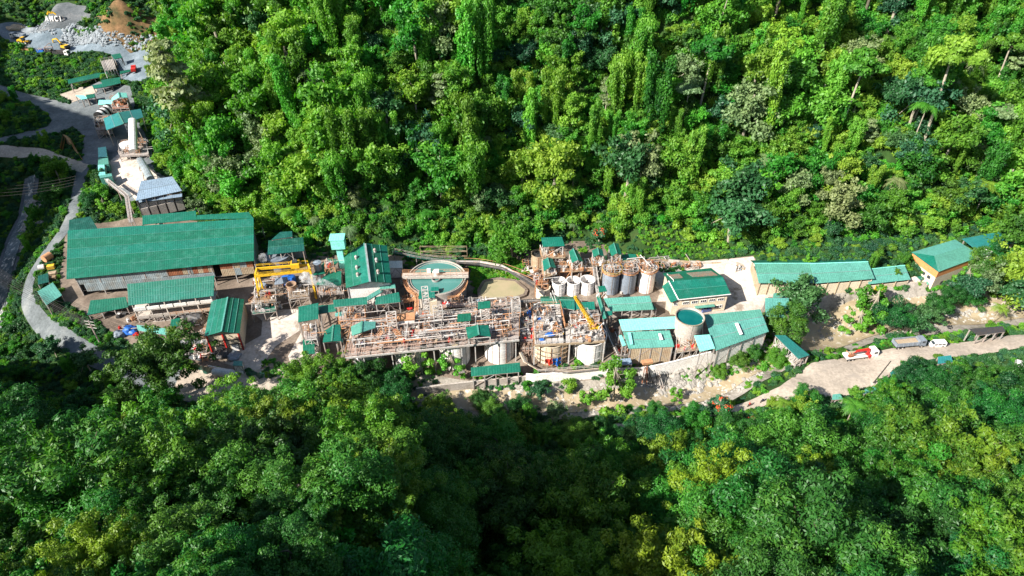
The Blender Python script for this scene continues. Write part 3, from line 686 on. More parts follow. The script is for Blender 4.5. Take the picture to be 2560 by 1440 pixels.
T, q = shed('feed_hut', 'small green roof on a timber frame among slurry hoses', [(424,822),(453,813),(449,794),(428,799)], 1, 1.6, 'roof', 1, 2, gz=-4, cat='hut')
shed('low_shelter', 'white and green low shelter roof beside the tailings yard', [(345,826),(415,838),(420,822),(341,812)], -.8, -.2, ('roof_pale'), 1, 3, gz=-3.6, cat='shelter')
# gabled store by the concrete yard
T, i = gable('store', 'tall gabled green-roofed store with cream front and red posts', [(511,841),(529,752)], [(599,833),(611,748)], [(553,829),(569,743)], 3.2, 5.2, 'roof', 3, 'flr', gz=-4, wmat='cream', cat='store')
for u in (0.02, .5, .98):
    a = i[0].lerp(i[1], u); MB().bar((a.x, a.y - .25, -4), (a.x, a.y - .25, 3.1), .35).build('column', 'red', T)
for z_ in (.8, -1.0):
    a = i[0].copy(); b = i[1].copy(); a.z = b.z = z_; a.y -= .3; b.y -= .3; MB().bar(a, b, .15, .2).build('band', 'dark', T)
a = i[0].lerp(i[1], .3); MB().box((a.x, a.y - .12, -2.6), (2.4, .15, 2.8), .15).build('doorway', 'dark', T)
a = i[0].lerp(i[1], .75); MB().box((a.x, a.y - .12, -2.6), (2.0, .15, 2.8), .15).build('door', 'white', T)
# shed at the far left
shed('roadside_shed', 'small pale green roof shed between the left road and the warehouse yard', [(116,763),(155,738),(132,706),(93,729)], 3, 3.6, 'roof_pale', 1, 2, {'l': 'sheet'}, cat='shed')
shed('roadside_hut', 'dark green hut roof just behind the small left shed', [(95,712),(122,705),(120,682),(95,690)], 2.2, 2.6, 'roof_dark', 1, 2, cat='hut')
# back shed behind the gantry
shed('pump_shed', 'two-level green shed roof against the trees behind the gantry crane', [(669,637),(761,627),(758,593),(671,601)], 8, 9.5, 'roof_dark', 2, 4, {'b': 'sheet'}, gz=0, cat='shed')
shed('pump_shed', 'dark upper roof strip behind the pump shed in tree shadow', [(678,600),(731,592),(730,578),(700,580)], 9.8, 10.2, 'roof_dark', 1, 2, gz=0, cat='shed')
tank('tank', 'grey domed tank under the shed behind the gantry crane', (703, 672), 0, 4.0, 0, 6.0, 'tank_grey', None, lid=True)

# ================================================================= gantry crane
G0, G1 = P(638,690,10.5), P(776,676,10.5); G2, G3 = P(642,672,10.5), P(770,662,10.5)
T = thing('gantry_crane', 'yellow travelling gantry crane with two long box girders', 'gantry crane', (G0.lerp(G3, .5).x, G0.lerp(G3, .5).y, 0))
for a, b in ((G0, G1), (G2, G3)): MB().bar(a, b, .5, .8).build('girder', 'yellow', T)
for a, b in ((G0, G2), (G1, G3)): MB().bar(a, b, .5, .9).build('end_beam', 'yellow', T)
for a, b, s_ in ((G0, G2, -1), (G1, G3, 1)):
    for p, k in ((a, -1), (b, 1)):
        f = Vector((p.x + .3 * s_, p.y + k * 1.2, 0)); MB().bar(f, p, .45).build('leg', 'yellow', T)
    m = MB(); m.bar(Vector((a.x, a.y - .8, 4)), Vector((b.x, b.y + .8, 4)), .3); m.bar(Vector((a.x, a.y - 1.2, 1)), b, .25); m.bar(Vector((a.x, a.y - 1.2, .5)), Vector((b.x, b.y + 1.2, .5)), .4); m.build('brace', 'yellow', T)
c = G1.lerp(G3, .5) + Vector((-4.2, 0, 1.3)); t_ = MB().box(c, (2.6, 2.6, 1.4), .15).build('trolley', 'yellow', T)
MB().box(c + Vector((0, 0, 1)), (1.6, 1.2, .7), .15).build('hoist_drum', 'dark', t_)
railing(T, [G0 + Vector((0, -.4, .55)), G1 + Vector((0, -.4, .55))], .9, 'yellow'); railing(T, [G2 + Vector((0, .4, .55)), G3 + Vector((0, .4, .55))], .9, 'yellow')
# machinery yard under it
def tower(name, label, px4, z0, z1, mat='steel', levels=3, deckmat='deck', rails='steel_white', cat='platform', bays=2):
    """braced open platform; px4 corners at height z1"""
    q = [P(*p, z1) for p in px4]; c = sum(q, Vector()) / 4; T = thing(name, label, cat, (c.x, c.y, z0))
    for l in range(levels):
        z = z0 + (z1 - z0) * (l + 1) / levels
        m = MB(); 
        for a, b in zip(q, q[1:] + q[:1]): m.bar((a.x, a.y, z - .15), (b.x, b.y, z - .15), .2)
        m.build('frame', mat, T)
        MB().prism([Vector((v.x, v.y, z)) for v in inset(q, .03)], .08).build('deck_plate', deckmat, T)
        if rails: railing(T, [Vector((v.x, v.y, z)) for v in q + q[:1]], 1.1, rails)
    cols = []
    for a, b in zip(q, q[1:] + q[:1]):
        for k in range(bays): cols.append(a.lerp(b, k / bays))
    for v in cols: MB().bar((v.x, v.y, z0), (v.x, v.y, z1), .22).build('post', mat, T)
    m = MB()
    for l in range(levels):
        za = z0 + (z1 - z0) * l / levels; zb = z0 + (z1 - z0) * (l + 1) / levels
        for a, b in zip(cols, cols[1:] + cols[:1]): m.bar((a.x, a.y, za), (b.x, b.y, zb), .12) if rnd.random() < .6 else m.bar((b.x, b.y, za), (a.x, a.y, zb), .12)
    m.build('brace', mat, T)
    return T, q
def clutter(T, q, z, n, seed, mats=('steel_white', 'orange', 'dark', 'steel', 'white', 'tank_grey', 'steel_white', 'tan_sheet', 'dark', 'red', 'conc'), hmax=2.2):
    """pumps, motors, valves, small frames and short pipes standing on a deck"""
    r = random.Random(seed); A, B, C, D = q
    for k in range(n):
        u, v = r.uniform(.04, .96), r.uniform(.06, .94); p = A.lerp(B, u).lerp(D.lerp(C, u), v); p = Vector((p.x, p.y, z)); t_ = r.random(); mt = mats[r.randrange(len(mats))]; rz = r.choice((0.17, .17, 1.74, r.uniform(0, 3)))
        if t_ < .22:
            h = r.uniform(.5, hmax * .6); m = MB(); m.cyl(p, r.uniform(.25, .6), z, z + h, 10); m.cyl(p, .18, z + h, z + h + r.uniform(.3, .9), 8); m.build('motor', mt, T)
        elif t_ < .48:
            L = r.uniform(2, 7); d = Vector((math.cos(rz), math.sin(rz), 0)); h = r.uniform(.3, hmax)
            MB().tube([p, p + Vector((0, 0, h)), p + Vector((0, 0, h)) + d * L, p + d * L + Vector((0, 0, r.choice((0, h * .6))))], r.uniform(.06, .16), 6).build('pipe', r.choice(('steel_white', 'steel', 'orange', 'pipe', 'white', 'dark')), T)
        elif t_ < .72:
            w_ = r.uniform(1, 2.6); d_ = r.uniform(.8, 2); h = r.uniform(1, hmax); m = MB(); R = Matrix.Rotation(rz, 3, 'Z')
            cs = [p + R @ Vector(o_) for o_ in ((-w_ / 2, -d_ / 2, 0), (w_ / 2, -d_ / 2, 0), (w_ / 2, d_ / 2, 0), (-w_ / 2, d_ / 2, 0))]
            for i_ in range(4):
                a, b = cs[i_], cs[(i_ + 1) % 4]; m.bar(a, a + Vector((0, 0, h)), .1); m.bar(a + Vector((0, 0, h)), b + Vector((0, 0, h)), .1); m.bar(a + Vector((0, 0, h * .5)), b + Vector((0, 0, h * .5)), .07)
            m.build('stand', r.choice(('steel_white', 'steel', 'orange')), T)
        elif t_ < .86:
            m = MB(); m.box(p + Vector((0, 0, .35)), (r.uniform(.6, 1.8), r.uniform(.5, 1.2), .7), rz); m.box(p + Vector((.2, 0, .85)), (r.uniform(.4, .9), .5, .4), rz); m.build('pump', mt, T)
        else:
            m = MB(); d = Vector((math.cos(rz), math.sin(rz), 0)); m.tube([p + Vector((0, 0, .5)) - d * .9, p + Vector((0, 0, .5)) + d * .9], .35, 8); m.box(p + Vector((0, 0, .1)), (1.2, .7, .2), rz); m.build('gearbox', mt, T)
T, q = tower('steel_platform', 'rusty open platform with timber planks under the gantry crane', [(636,760),(690,755),(690,728),(640,733)], 0, 3, 'steel', 1, 'wood'); clutter(T, q, 3, 16, 3)
T, q = tower('steel_platform', 'cross-braced open platform carrying a brown tub under the gantry', [(722,748),(772,742),(772,716),(722,722)], 0, 4, 'steel', 1, 'wood'); clutter(T, q, 4, 8, 4)
T, q = tower('steel_platform', 'low green-decked platform at the foot of the red crane post', [(630,785),(690,778),(688,758),(632,764)], -2, 1.5, 'steel', 1, 'roof'); clutter(T, q, 1.5, 14, 5)
tank('tub', 'brown rusty tub on the braced platform', (731, 725), 4, 1.5, 4.1, 6.4, 'tank_brown', None, ribs=4, cat='tub')
shed('filter_shed', 'dark low shed roof holding blue machinery behind the gantry legs', [(686,712),(718,708),(718,692),(688,695)], 4.2, 4.8, 'tank_grey', 1, 2, cat='shed')
def blob(name, label, cat, p, r, mat, n=3, seed=0, sq=(1, 1, 1), group=None):
    """rough lump: boulder, heap or bundled sheet"""
    bm = bmesh.new(); bmesh.ops.create_icosphere(bm, subdivisions=n, radius=r)
    q_ = random.Random(seed); o_ = Vector((q_.random() * 9, q_.random() * 9, 0))
    from mathutils import noise as mn
    for v in bm.verts:
        k = 1 + .35 * mn.noise(v.co * (1.3 / r) + o_) + .15 * mn.noise(v.co * (4 / r) + o_)
        v.co = Vector((v.co.x * sq[0] * k, v.co.y * sq[1] * k, max(v.co.z, -.4 * r) * sq[2] * k))
    me_ = bpy.data.meshes.new(name); bm.to_mesh(me_); bm.free(); me_.materials.append(M[mat]); o = bpy.data.objects.new(name, me_); COL.objects.link(o); o.location = p
    OFF[o] = Vector(p); return tag(o, label, cat, group)
def drum(name, label, p, r, L, mat, rz=0, bands=None, cat='drum'):
    T = thing(name, label, cat, p); d = Vector((math.cos(rz), math.sin(rz), 0)) * L / 2; c = Vector(p) + Vector((0, 0, r + .2))
    MB().tube([c - d, c + d], r, 18).build('shell', mat, T, smooth=True)
    for k in range(bands or 0): a = c - d + 2 * d * ((k + .5) / bands); MB().tube([a - d.normalized() * .25, a + d.normalized() * .25], r * 1.07, 18).build('band', 'white', T)
    for s_ in (-.6, .6): MB().box(c + d * s_ - Vector((0, 0, r)), (.5, r * 1.4, .5), rz).build('cradle', 'steel', T)
    return T

# ================================================================= ventilated hall
T, i = gable('process_hall', 'green gabled hall with six round roof ventilators and white end wall', [(865,720),(860,640)], [(979,707),(967,614)], [(923,704),(910,608)], 9.5, 12.5, 'roof', 3, 'flr', gz=0, wmat='white', cat='hall')
hall = T
for k, p in enumerate([(937,625),(941,649),(945,678)]):
    c = P(*p, 12.0); m = MB(); m.cyl(c, .45, 10.2, 12.0, 10); m.build('ventilator_neck', 'steel_white', T)
    o = MB(); 
    for j in range(5): a0, a1 = [math.radians(-20 + 110 * (j + e) / 5) for e in (0, 1)]; o.cyl(c, .55 * math.cos(a0), 12.1 + .6 * math.sin(a0), 12.1 + .6 * math.sin(a1), 14, .55 * math.cos(a1), j == 4)
    o.build('ventilator', 'steel', T, smooth=True)
for k, p in enumerate([(890,642),(892,667),(894,685)]):
    c = P(*p, 11.9); m = MB(); m.cyl(c, .45, 10.0, 11.8, 10); m.build('ventilator_neck', 'steel_white', T)
    o = MB()
    for j in range(5): a0, a1 = [math.radians(-20 + 110 * (j + e) / 5) for e in (0, 1)]; o.cyl(c, .55 * math.cos(a0), 11.9 + .6 * math.sin(a0), 11.9 + .6 * math.sin(a1), 14, .55 * math.cos(a1), j == 4)
    o.build('ventilator', 'steel', T, smooth=True)
a, b = P(913,609,12.7), P(925,704,12.7); MB().bar(a, b, .55, .1).build('roof_flashing', 'sheet', T)
# mint tower
c = P(854, 650, 8); T = thing('elevator_tower', 'mint-clad elevator tower with a boxy head behind the gabled hall', 'tower', (c.x, c.y, 0))
MB().box((c.x, c.y, 8.5), (1.9, 1.6, 9), .1).build('shaft', 'roof_mint', T)
MB().box((c.x, c.y, 15), (4.3, 3.2, 3.4), .1).build('head_box', 'roof_mint', T)
sheets(T, [Vector((c.x - 2.4, c.y - 1.9, 16.8)), Vector((c.x + 2.4, c.y - 1.6, 16.8)), Vector((c.x + 2.2, c.y + 2, 17.2)), Vector((c.x - 2.6, c.y + 1.7, 17.2))], 'roof_mint')
lattice(T, (c.x, c.y), 2.2, 0, 5, 'steel', 3)
MB().box((c.x + .5, c.y - 1.6, 5), (5, 2.2, .15), .1).build('deck_plate', 'deck', T); railing(T, [(c.x - 2, c.y - 2.7, 5.1), (c.x + 3, c.y - 2.4, 5.1), (c.x + 3, c.y - .3, 5.1)], 1.1, 'orange')
# low roofs between gantry and hall
for k, (q4, zf, zb, lab) in enumerate([
    ([(786,712),(853,714),(853,678),(822,681)], 6, 7, 'jagged green roof just left of the gabled hall'),
    ([(778,690),(822,682),(848,650),(820,645)], 6.5, 7.5, 'upper green roof below the mint tower'),
    ([(845,663),(861,664),(860,648),(848,648)], 6.2, 7, 'sliver of green roof between tower and hall')]):
    shed('roof_canopy', lab, q4, zf, zb, 'roof', 1, 2, gz=0, cat='canopy')
T, q = tower('stair_platform', 'orange railed stair landing on the low green roofs', [(812,672),(836,668),(832,652),(814,656)], 6.6, 9, 'orange', 1, 'deck', 'orange'); clutter(T, q, 9, 5, 8)
tank('hopper', 'small grey hopper with a domed lid left of the mint tower', (800, 690), 4, 1.2, 3, 9.5, 'tank_grey', lid=True, ribs=4, cat='hopper')
# row of roofs in front of the hall
for k, (q4, zf, zb, mt, lab, npst) in enumerate([
    ([(834,768),(918,761),(917,742),(833,750)], 6, 7, 'roof', 'long green canopy directly in front of the white-walled hall', 4),
    ([(796,785),(841,778),(839,760),(796,764)], 5, 6, 'roof', 'middle green canopy between the square one and the long one', 3),
    ([(745,806),(796,797),(796,757),(746,767)], 6, 8, 'roof', 'square green canopy with a dark mark at the yard corner', 2),
    ([(938,762),(1001,755),(997,730),(938,743)], 5, 6.5, 'roof', 'green canopy between the hall and the thickener walkway', 3),
    ([(918,752),(958,728),(954,719),(917,741)], 7, 7.4, 'roof_pale', 'sloping bright green stair roof in front of the hall', 2),
    ([(950,723),(989,720),(987,709),(949,713)], 8, 8.4, 'roof_pale', 'small top landing roof of the stair at the hall corner', 2),
    ([(838,791),(882,788),(882,777),(838,781)], 4, 4.4, 'roof_pale', 'narrow grey-green strip roof over the orange pipe rack', 2),
    ([(757,886),(787,884),(786,847),(757,849)], 1.5, 2.5, 'roof', 'narrow green roof beside the small concrete yard', 2),
    ([(931,770),(948,769),(948,764),(931,765)], 1.5, 1.8, 'roof_mint', 'tiny mint roof under the canopies', 2),
    ([(840,857),(858,855),(857,846),(840,848)], 1, 1.2, 'roof_mint', 'pair-coloured mint panel roof beside the bleached roof', 2),
    ([(1046,747),(1088,746),(1087,727),(1048,728)], 6, 6.6, 'roof', 'bright green kiosk roof at the thickener foot', 2),
    ([(1077,728),(1097,727),(1096,717),(1078,718)], 6.8, 7.2, 'roof', 'small dark green roof at the thickener edge', 2),
    ([(1178,941),(1301,930),(1300,906),(1177,919)], -1, 0, 'roof', 'long weathered green roof in front of the white tank', 5),
    ([(1521,914),(1581,911),(1576,895),(1521,900)], 0, .6, 'roof_grey', 'blue-grey sheet roof behind the white retaining wall', 3),
    ]):
    shed('roof_canopy', lab, q4, zf, zb, mt, 1, npst, cat='canopy')
T, i = gable('pump_house', 'green roof with a pale bleached patch beside dark deep bay', [(807,856),(811,828)], [(852,852),(851,811)], [(829,853),(833,812)], 3.5, 3.9, 'roof', 1, '', gz=-4, cat='hut')
T, i = gable('deck_canopy', 'mint-ended gabled canopy at the left of the long tank deck', [(880,839),(877,817)], [(938,820),(939,804)], [(903,831),(905,803)], 8.5, 9.6, 'roof_pale', 1, '', gz=4, cat='canopy')
T, q = tower('steel_tower', 'tall grey braced tower under the square green canopy', [(762,850),(792,847),(790,808),(761,812)], -4, 4, 'steel_white', 3, 'deck'); clutter(T, q, 4, 5, 11)
T, q = tower('pipe_platform', 'orange railed platform of pipes under the strip roof', [(846,802),(914,799),(912,770),(850,776)], -2, 4, 'orange', 2, 'deck', 'orange'); clutter(T, q, 4, 22, 12, ('orange', 'orange', 'steel_white', 'dark'))
T, q = tower('pipe_platform', 'low pipe platform under the canopy by the walkway', [(935,772),(998,764),(995,750),(936,758)], 0, 2, 'steel', 1, 'conc'); clutter(T, q, 2, 14, 13)
T, q = tower('pipe_platform', 'dark machine platform with a white pipe behind the steam', [(800,738),(860,735),(860,718),(800,720)], 0, 3.5, 'dark', 1, 'deck'); clutter(T, q, 3.5, 16, 14)

# ================================================================= thickener
c = P(1092, 694, 6); T = thing('thickener', 'big round thickener tank of still green water crossed by a bridge', 'thickener tank', (c.x, c.y, 0)); R = 9.4
mb = MB(); n = 72; vs = []; fs = []
for k in range(n):
    t = 2 * math.pi * k / n
    for rr, z in ((R, 0), (R, 6.3), (R - .25, 6.3), (R - .25, 5.4)): vs.append((c.x + rr * math.cos(t), c.y + rr * math.sin(t), z))
for k in range(n):
    a = 4 * k; b = 4 * ((k + 1) % n); fs += [(a, b, b + 1, a + 1), (a + 1, b + 1, b + 2, a + 2), (a + 2, b + 2, b + 3, a + 3)]
mb.add(vs, fs).build('shell', 'conc', T, smooth=True)
MB().cyl(c, R - .2, 5.3, 5.75, 72).build('liquid', 'thick', T)
MB().ring(c, R - 1.0, R - .85, 5.6, 6.0, 60).build('launder', 'conc', T)
a, b = P(1006, 688, 7), P(1171, 685, 7); d = (b - a).normalized(); nn = Vector((-d.y, d.x, 0))
MB().bar(a, b, 2.0, .25).build('bridge_deck', 'conc', T)
for s_ in (-1, 1): MB().bar(a + nn * s_ * 1.05 + Vector((0, 0, -.3)), b + nn * s_ * 1.05 + Vector((0, 0, -.3)), .2, .9).build('bridge_girder', 'orange' if s_ > 0 else 'conc', T)
railing(T, [a + nn * 1.05 + Vector((0, 0, .2)), b + nn * 1.05 + Vector((0, 0, .2))], 1.1, 'orange'); railing(T, [a - nn * 1.05 + Vector((0, 0, .2)), b - nn * 1.05 + Vector((0, 0, .2))], 1.1, 'orange')
mid = a.lerp(b, .51); m = MB(); m.cyl(mid, 1.1, 7.1, 8.2, 14); m.box(mid + Vector((.3, 0, 1.5)), (1.4, 1, .8), .1); m.build('drive', 'white', T); MB().cyl(mid, .5, 3, 7, 12).build('shaft', 'steel', T)
MB().ring((mid.x, mid.y - 1.2), 1.2, 1.4, 5.6, 6.4, 24).build('feed_well', 'steel', T)
mm_ = a.lerp(b, .40) + Vector((0, 0, .1)); MB().box(mm_ + Vector((0, .6, 1)), (1.2, .6, 1.6), .05).build('control_box', 'white', T)
# curved walkway round its left and front
def walkway(name, label, pts, z, w_=1.2, mat='orange', gz=None, cat='walkway', deckm='orange', smoothing=True, supports=4):
    pts = [Vector(p) for p in pts]; c0 = sum(pts, Vector()) / len(pts); T = thing(name, label, cat, (c0.x, c0.y, ground(c0.x, c0.y) if gz is None else gz))
    for k, (p, q_) in enumerate(zip(pts[:-1], pts[1:])):
        MB().bar(p, q_, w_, .12).build('deck_plate', deckm, T)
    L = []; R_ = []
    for k, p in enumerate(pts):
        d = (pts[min(k + 1, len(pts) - 1)] - pts[max(k - 1, 0)]).normalized(); nr = Vector((-d.y, d.x, 0)).normalized() * w_ / 2; L.append(p + nr); R_.append(p - nr)
    railing(T, L, 1.0, mat, 1.8); railing(T, R_, 1.0, mat, 1.8)
    for k in range(0, len(pts), max(1, len(pts) // supports)): p = pts[k]; MB().bar((p.x, p.y, (ground(p.x, p.y) if gz is None else gz) - .2), p, .2).build('post', 'steel', T)
    return T
walkway('curved_walkway', 'rusty orange curved walkway hugging the left side of the thickener', [Vector((c.x + (R + .9) * math.cos(t), c.y + (R + .9) * math.sin(t), 5.6)) for t in [math.radians(a_) for a_ in range(170, 236, 9)]] + [P(1043, 745, 5), P(1041, 782, 3)], 5.6)
walkway('curved_walkway', 'orange stepped walkway below the right front of the thickener', [P(1103, 728, 5), P(1118, 745, 4), P(1140, 742, 4), P(1160, 720, 5), P(1165, 706, 5.5)], 5)
walkway('pipe_bridge', 'short orange pipe bridge at the left of the thickener foot', [P(1008, 752, 3), P(1042, 745, 3)], 3, 2.2)
railing(T, [], 1) if False else None
# mesh fence and pipe trestle behind the thickener
T = walkway('trestle', 'long grey pipe trestle running behind the thickener', [P(985, 630, 5), P(1040, 642, 4.5), P(1095, 650, 4.2), P(1140, 652, 4)], 5, 1.6, 'steel', deckm='roof_dark', supports=4)
lattice(thing('mesh_fence', 'thin brown mesh fence frame behind the thickener', 'fence', P(1110, 645, 3)), P(1110, 640, 3), 16, 3, 7, 'tan_sheet', 2, .08, 'fence_frame', .5, 0)
shed('small_cabin', 'small white cabin between the hall and the thickener', [(971,671),(1006,670),(1006,652),(973,652)], 4.5, 4.9, 'white', 1, 2, {'f': 'white', 'r': 'white'}, cat='cabin')
# ================================================================= hose bundle behind the pond
for k in range(14):
    z = 2.6 + rnd.uniform(-.3, .6); o_ = rnd.uniform(-6, 6); o2 = rnd.uniform(-7, 7)
    pts = [P(1140, 655 + o_ * .6, z + 1), P(1200, 658 + o_, z), P(1255, 668 + o_, z), P(1300, 690 + o2, z), P(1340, 715 + o2, z + .5), P(1362, 735 + o2, z + 1)]
    o = MB().tube([pts[0]] + [pts[j].lerp(pts[j + 1], f) for j in range(len(pts) - 1) for f in (.33, .66, 1)], rnd.uniform(.12, .24), 6).build('hose', rnd.choice(('pipe', 'steel_white', 'steel', 'pipe', 'dark')))
    lab = 'long curved hose in the bundle sweeping round behind the brown pond'; tag(o, lab, 'hose', 'hoses of the bundle behind the pond')
for k in range(6):
    z = 1 + rnd.uniform(0, .6); o_ = rnd.uniform(-4, 4)
    o = MB().tube([P(1140 + 4 * k, 744 + o_, z), P(1230, 757 + o_, z), P(1320, 752 + o_, z), P(1420, 748 + o_, z)], rnd.uniform(.12, .22), 6).build('pipe', rnd.choice(('steel_white', 'pipe', 'steel')))
    tag(o, 'long pipe running along the near edge of the brown pond', 'pipe', 'pipes along the near edge of the pond')
tr = thing('pipe_trestle', 'rusty arched frame carrying the hose bundle behind the pond', 'trestle', P(1230, 668, 0))
for k in range(8):
    p = P(1160 + 26 * k, 655 + 1.2 * k * k * .8, 3); MB().bar((p.x, p.y, ground(p.x, p.y) - .2), p, .18).build('post', 'steel', tr)
    p2 = P(1186 + 26 * k, 655 + 1.2 * (k + 1) ** 2 * .8, 3); m = MB(); m.bar(p, p2, .12); m.bar(p - Vector((0, 0, 1.5)), p2, .08); m.bar(p + Vector((0, 1.2, .8)), p2 + Vector((0, 1.2, .8)), .1); m.build('rail', 'orange', tr)

# ================================================================= long tank deck
DZ = 6.0
dq = [P(862, 893, DZ), P(1298, 848, DZ), P(1299, 764, DZ), P(880, 806, DZ)]
T = thing('tank_deck', 'long cluttered steel deck of pipes and railings over the front tanks', 'deck', (P(1080, 850, -4).x, P(1080, 850, -4).y, -4))
deckT = T
nu, nv = 14, 4
for iu in range(nu):
    for iv in range(nv):
        if rnd.random() < .05: continue
        c4 = [dq[0].lerp(dq[1], u).lerp(dq[3].lerp(dq[2], u), v) for u, v in ((iu / nu + .003, iv / nv + .006), ((iu + 1) / nu - .003, iv / nv + .006), ((iu + 1) / nu - .003, (iv + 1) / nv - .006), (iu / nu + .003, (iv + 1) / nv - .006))]
        dz_ = rnd.choice((0, 0, 0, .02, -.4)); MB().prism([v + Vector((0, 0, dz_)) for v in c4], .12).build('deck_plate', rnd.choice(('deck', 'pinkrust', 'conc', 'pinkrust', 'steel')), T)
def dp(u, v, z=0): 
    p = dq[0].lerp(dq[1], u).lerp(dq[3].lerp(dq[2], u), v); p.z = DZ + z; return p
for v_ in (0, .33, .66, 1):
    MB().bar(dp(0, v_, -.4), dp(1, v_, -.4), .3, .6).build('beam', 'steel_white' if v_ == 0 else 'steel', T)
for k in range(13):
    for v_ in (.03, .5, .97):
        if rnd.random() < .8: p = dp(.02 + k * .08, v_, -.5); MB().bar((p.x, p.y, -4.2), p, .28).build('post', 'steel_white', T)
railing(T, [dp(k / 14, 0) for k in range(15)], 1.1, 'steel_white'); railing(T, [dp(k / 14, .12) for k in range(15)], 1.1, 'pinkrust'); railing(T, [dp(0, k / 4) for k in range(5)], 1.1, 'orange')
railing(T, [dp(.0, 1), dp(.45, 1)], 1.1, 'steel_white'); railing(T, [dp(.5, 1), dp(1, 1)], 1.1, 'steel_white'); railing(T, [dp(1, 0), dp(1, .9)], 1.1, 'orange')
for (u0, v0, u1, v1) in ((.05, .3, .32, .3), (.3, .3, .3, .75), (.4, .35, .62, .35), (.62, .35, .62, .8), (.1, .62, .3, .62), (.7, .55, .95, .5), (.55, .15, .9, .18), (.35, .8, .5, .8)):
    railing(T, [dp(u0, v0), dp(u1, v1)], 1.1, rnd.choice(('steel_white', 'orange', 'tan_sheet')))
clutter(T, dq, DZ + .1, 190, 21)
for k in range(16):      # overhead pipe runs and light frames
    v_ = rnd.uniform(.1, .95); u0 = rnd.uniform(0, .6); u1 = u0 + rnd.uniform(.2, .4); h = rnd.uniform(1.2, 3.0)
    MB().tube([dp(u0, v_, 0), dp(u0, v_, h), dp(u1, v_ + rnd.uniform(-.05, .05), h), dp(u1, v_, .2)], rnd.uniform(.08, .18), 6).build('pipe', rnd.choice(('steel_white', 'steel_white', 'steel', 'orange')), T)
for k in range(10):
    u_ = .04 + k * .1; m = MB(); h = 2.6
    for v_ in (.25, .75): m.bar(dp(u_, v_), dp(u_, v_, h), .12)
    m.bar(dp(u_, .2, h), dp(u_, .8, h), .12); m.bar(dp(u_, .25, 0), dp(u_, .5, h), .08); m.build('portal_frame', rnd.choice(('steel_white', 'steel')), T)
for v_ in (.25, .75): MB().bar(dp(.04, v_, 2.7), dp(.94, v_, 2.7), .12).build('longitudinal_beam', 'steel_white', T)
for k in range(7):      # pipe runs the length of the deck on low racks
    v_ = .06 + k * .138 + rnd.uniform(-.02, .02); h = rnd.choice((.5, .9, 1.6, 2.3)); u0, u1 = rnd.uniform(.01, .1), rnd.uniform(.88, .99)
    for o_ in range(rnd.randint(1, 3)): MB().tube([dp(u0, v_ + .018 * o_, h), dp((u0 + u1) / 2, v_ + .018 * o_, h), dp(u1, v_ + .018 * o_, h)], rnd.uniform(.09, .17), 6).build('pipe_run', rnd.choice(('pinkrust', 'steel_white', 'pinkrust', 'steel')), T)
    m = MB()
    for j in range(9): p = dp(u0 + (u1 - u0) * j / 8, v_ + .01, 0); m.bar(p, p + Vector((0, 0, h)), .12)
    m.build('pipe_support', 'pinkrust', T)
for k in range(7): m = MB(); u_ = .07 + k * .135; m.bar(dp(u_, .02, .15), dp(u_, .98, .15), 1.0, .06); m.build('walkway_grating', 'pinkrust', T); railing(T, [dp(u_ + .012, .02), dp(u_ + .012, .98)], 1.1, 'pinkrust'); railing(T, [dp(u_ - .012, .02), dp(u_ - .012, .98)], 1.1, 'steel_white')
# stairs in orange steel
def stair(T, a, b, w_=1.0, mat='orange', n=10):
    a = Vector(a); b = Vector(b); d = Vector((b.x - a.x, b.y - a.y, 0)).normalized(); nr = Vector((-d.y, d.x, 0)) * w_ / 2; m = MB()
    m.bar(a + nr, b + nr, .1, .25); m.bar(a - nr, b - nr, .1, .25); m.bar(a + nr + Vector((0, 0, 1)), b + nr + Vector((0, 0, 1)), .07); m.bar(a - nr + Vector((0, 0, 1)), b - nr + Vector((0, 0, 1)), .07)
    for k in range(n): p = a.lerp(b, (k + .5) / n); m.bar(p - nr, p + nr, .28, .05)
    return m.build('stair', mat, T)
stair(T, dp(.15, .25, 0), dp(.2, .45, 2.5)); stair(T, dp(.27, .45, 2.5), dp(.33, .2, 0)); stair(T, dp(.005, .45, 0), dp(.01, .6, -3), 1.0, 'yellow')
# lattice towers and canopies on the deck
for px, zb, zt, w_, lab in (((983, 822), DZ, 11.5, 2.6, 'white lattice tower at the left rear of the long deck'), ((1097, 806), DZ, 11.5, 2.6, 'white lattice tower beside the tall conveyor mast'),
        ((1289, 785), DZ, 11.5, 2.4, 'white lattice tower at the right end of the long deck')):
    c = P(*px, zb); lattice(thing('lattice_tower', lab, 'lattice tower', c), c, w_, zb, zt, 'steel_white', 5, .22)
for (px, w_, z0_, z1_, rw, lab, px4) in (((1212, 800), 2.4, DZ, 11.5, 0, 'small green roof on a white lattice tower above the long deck', [(1199,771),(1224,770),(1222,754),(1198,755)]),
        ((1162, 815), 2.6, DZ, 9, 0, 'small green roof on short legs beside the big deck canopy', [(1148,808),(1175,806),(1173,789),(1146,791)])):
    c = P(*px, z0_); T2 = thing('roofed_tower', lab, 'tower', c); lattice(T2, c, w_, z0_, z1_, 'steel_white', 4, .18)
    R4 = [Vector((c.x - w_ * .75, c.y - w_ * .7, z1_ + .1)), Vector((c.x + w_ * .75, c.y - w_ * .45, z1_ + .1)), Vector((c.x + w_ * .7, c.y + w_ * .7, z1_ + .5)), Vector((c.x - w_ * .8, c.y + w_ * .5, z1_ + .5))]
    sheets(T2, R4, 'roof')
gable('deck_canopy', 'biggest gabled green canopy standing on the long deck', [(1170,847),(1164,819)], [(1227,842),(1221,813)], [(1197,837),(1193,812)], 9.2, 10.2, 'roof', 1, '', gz=DZ, cat='canopy', postmat='steel_white')
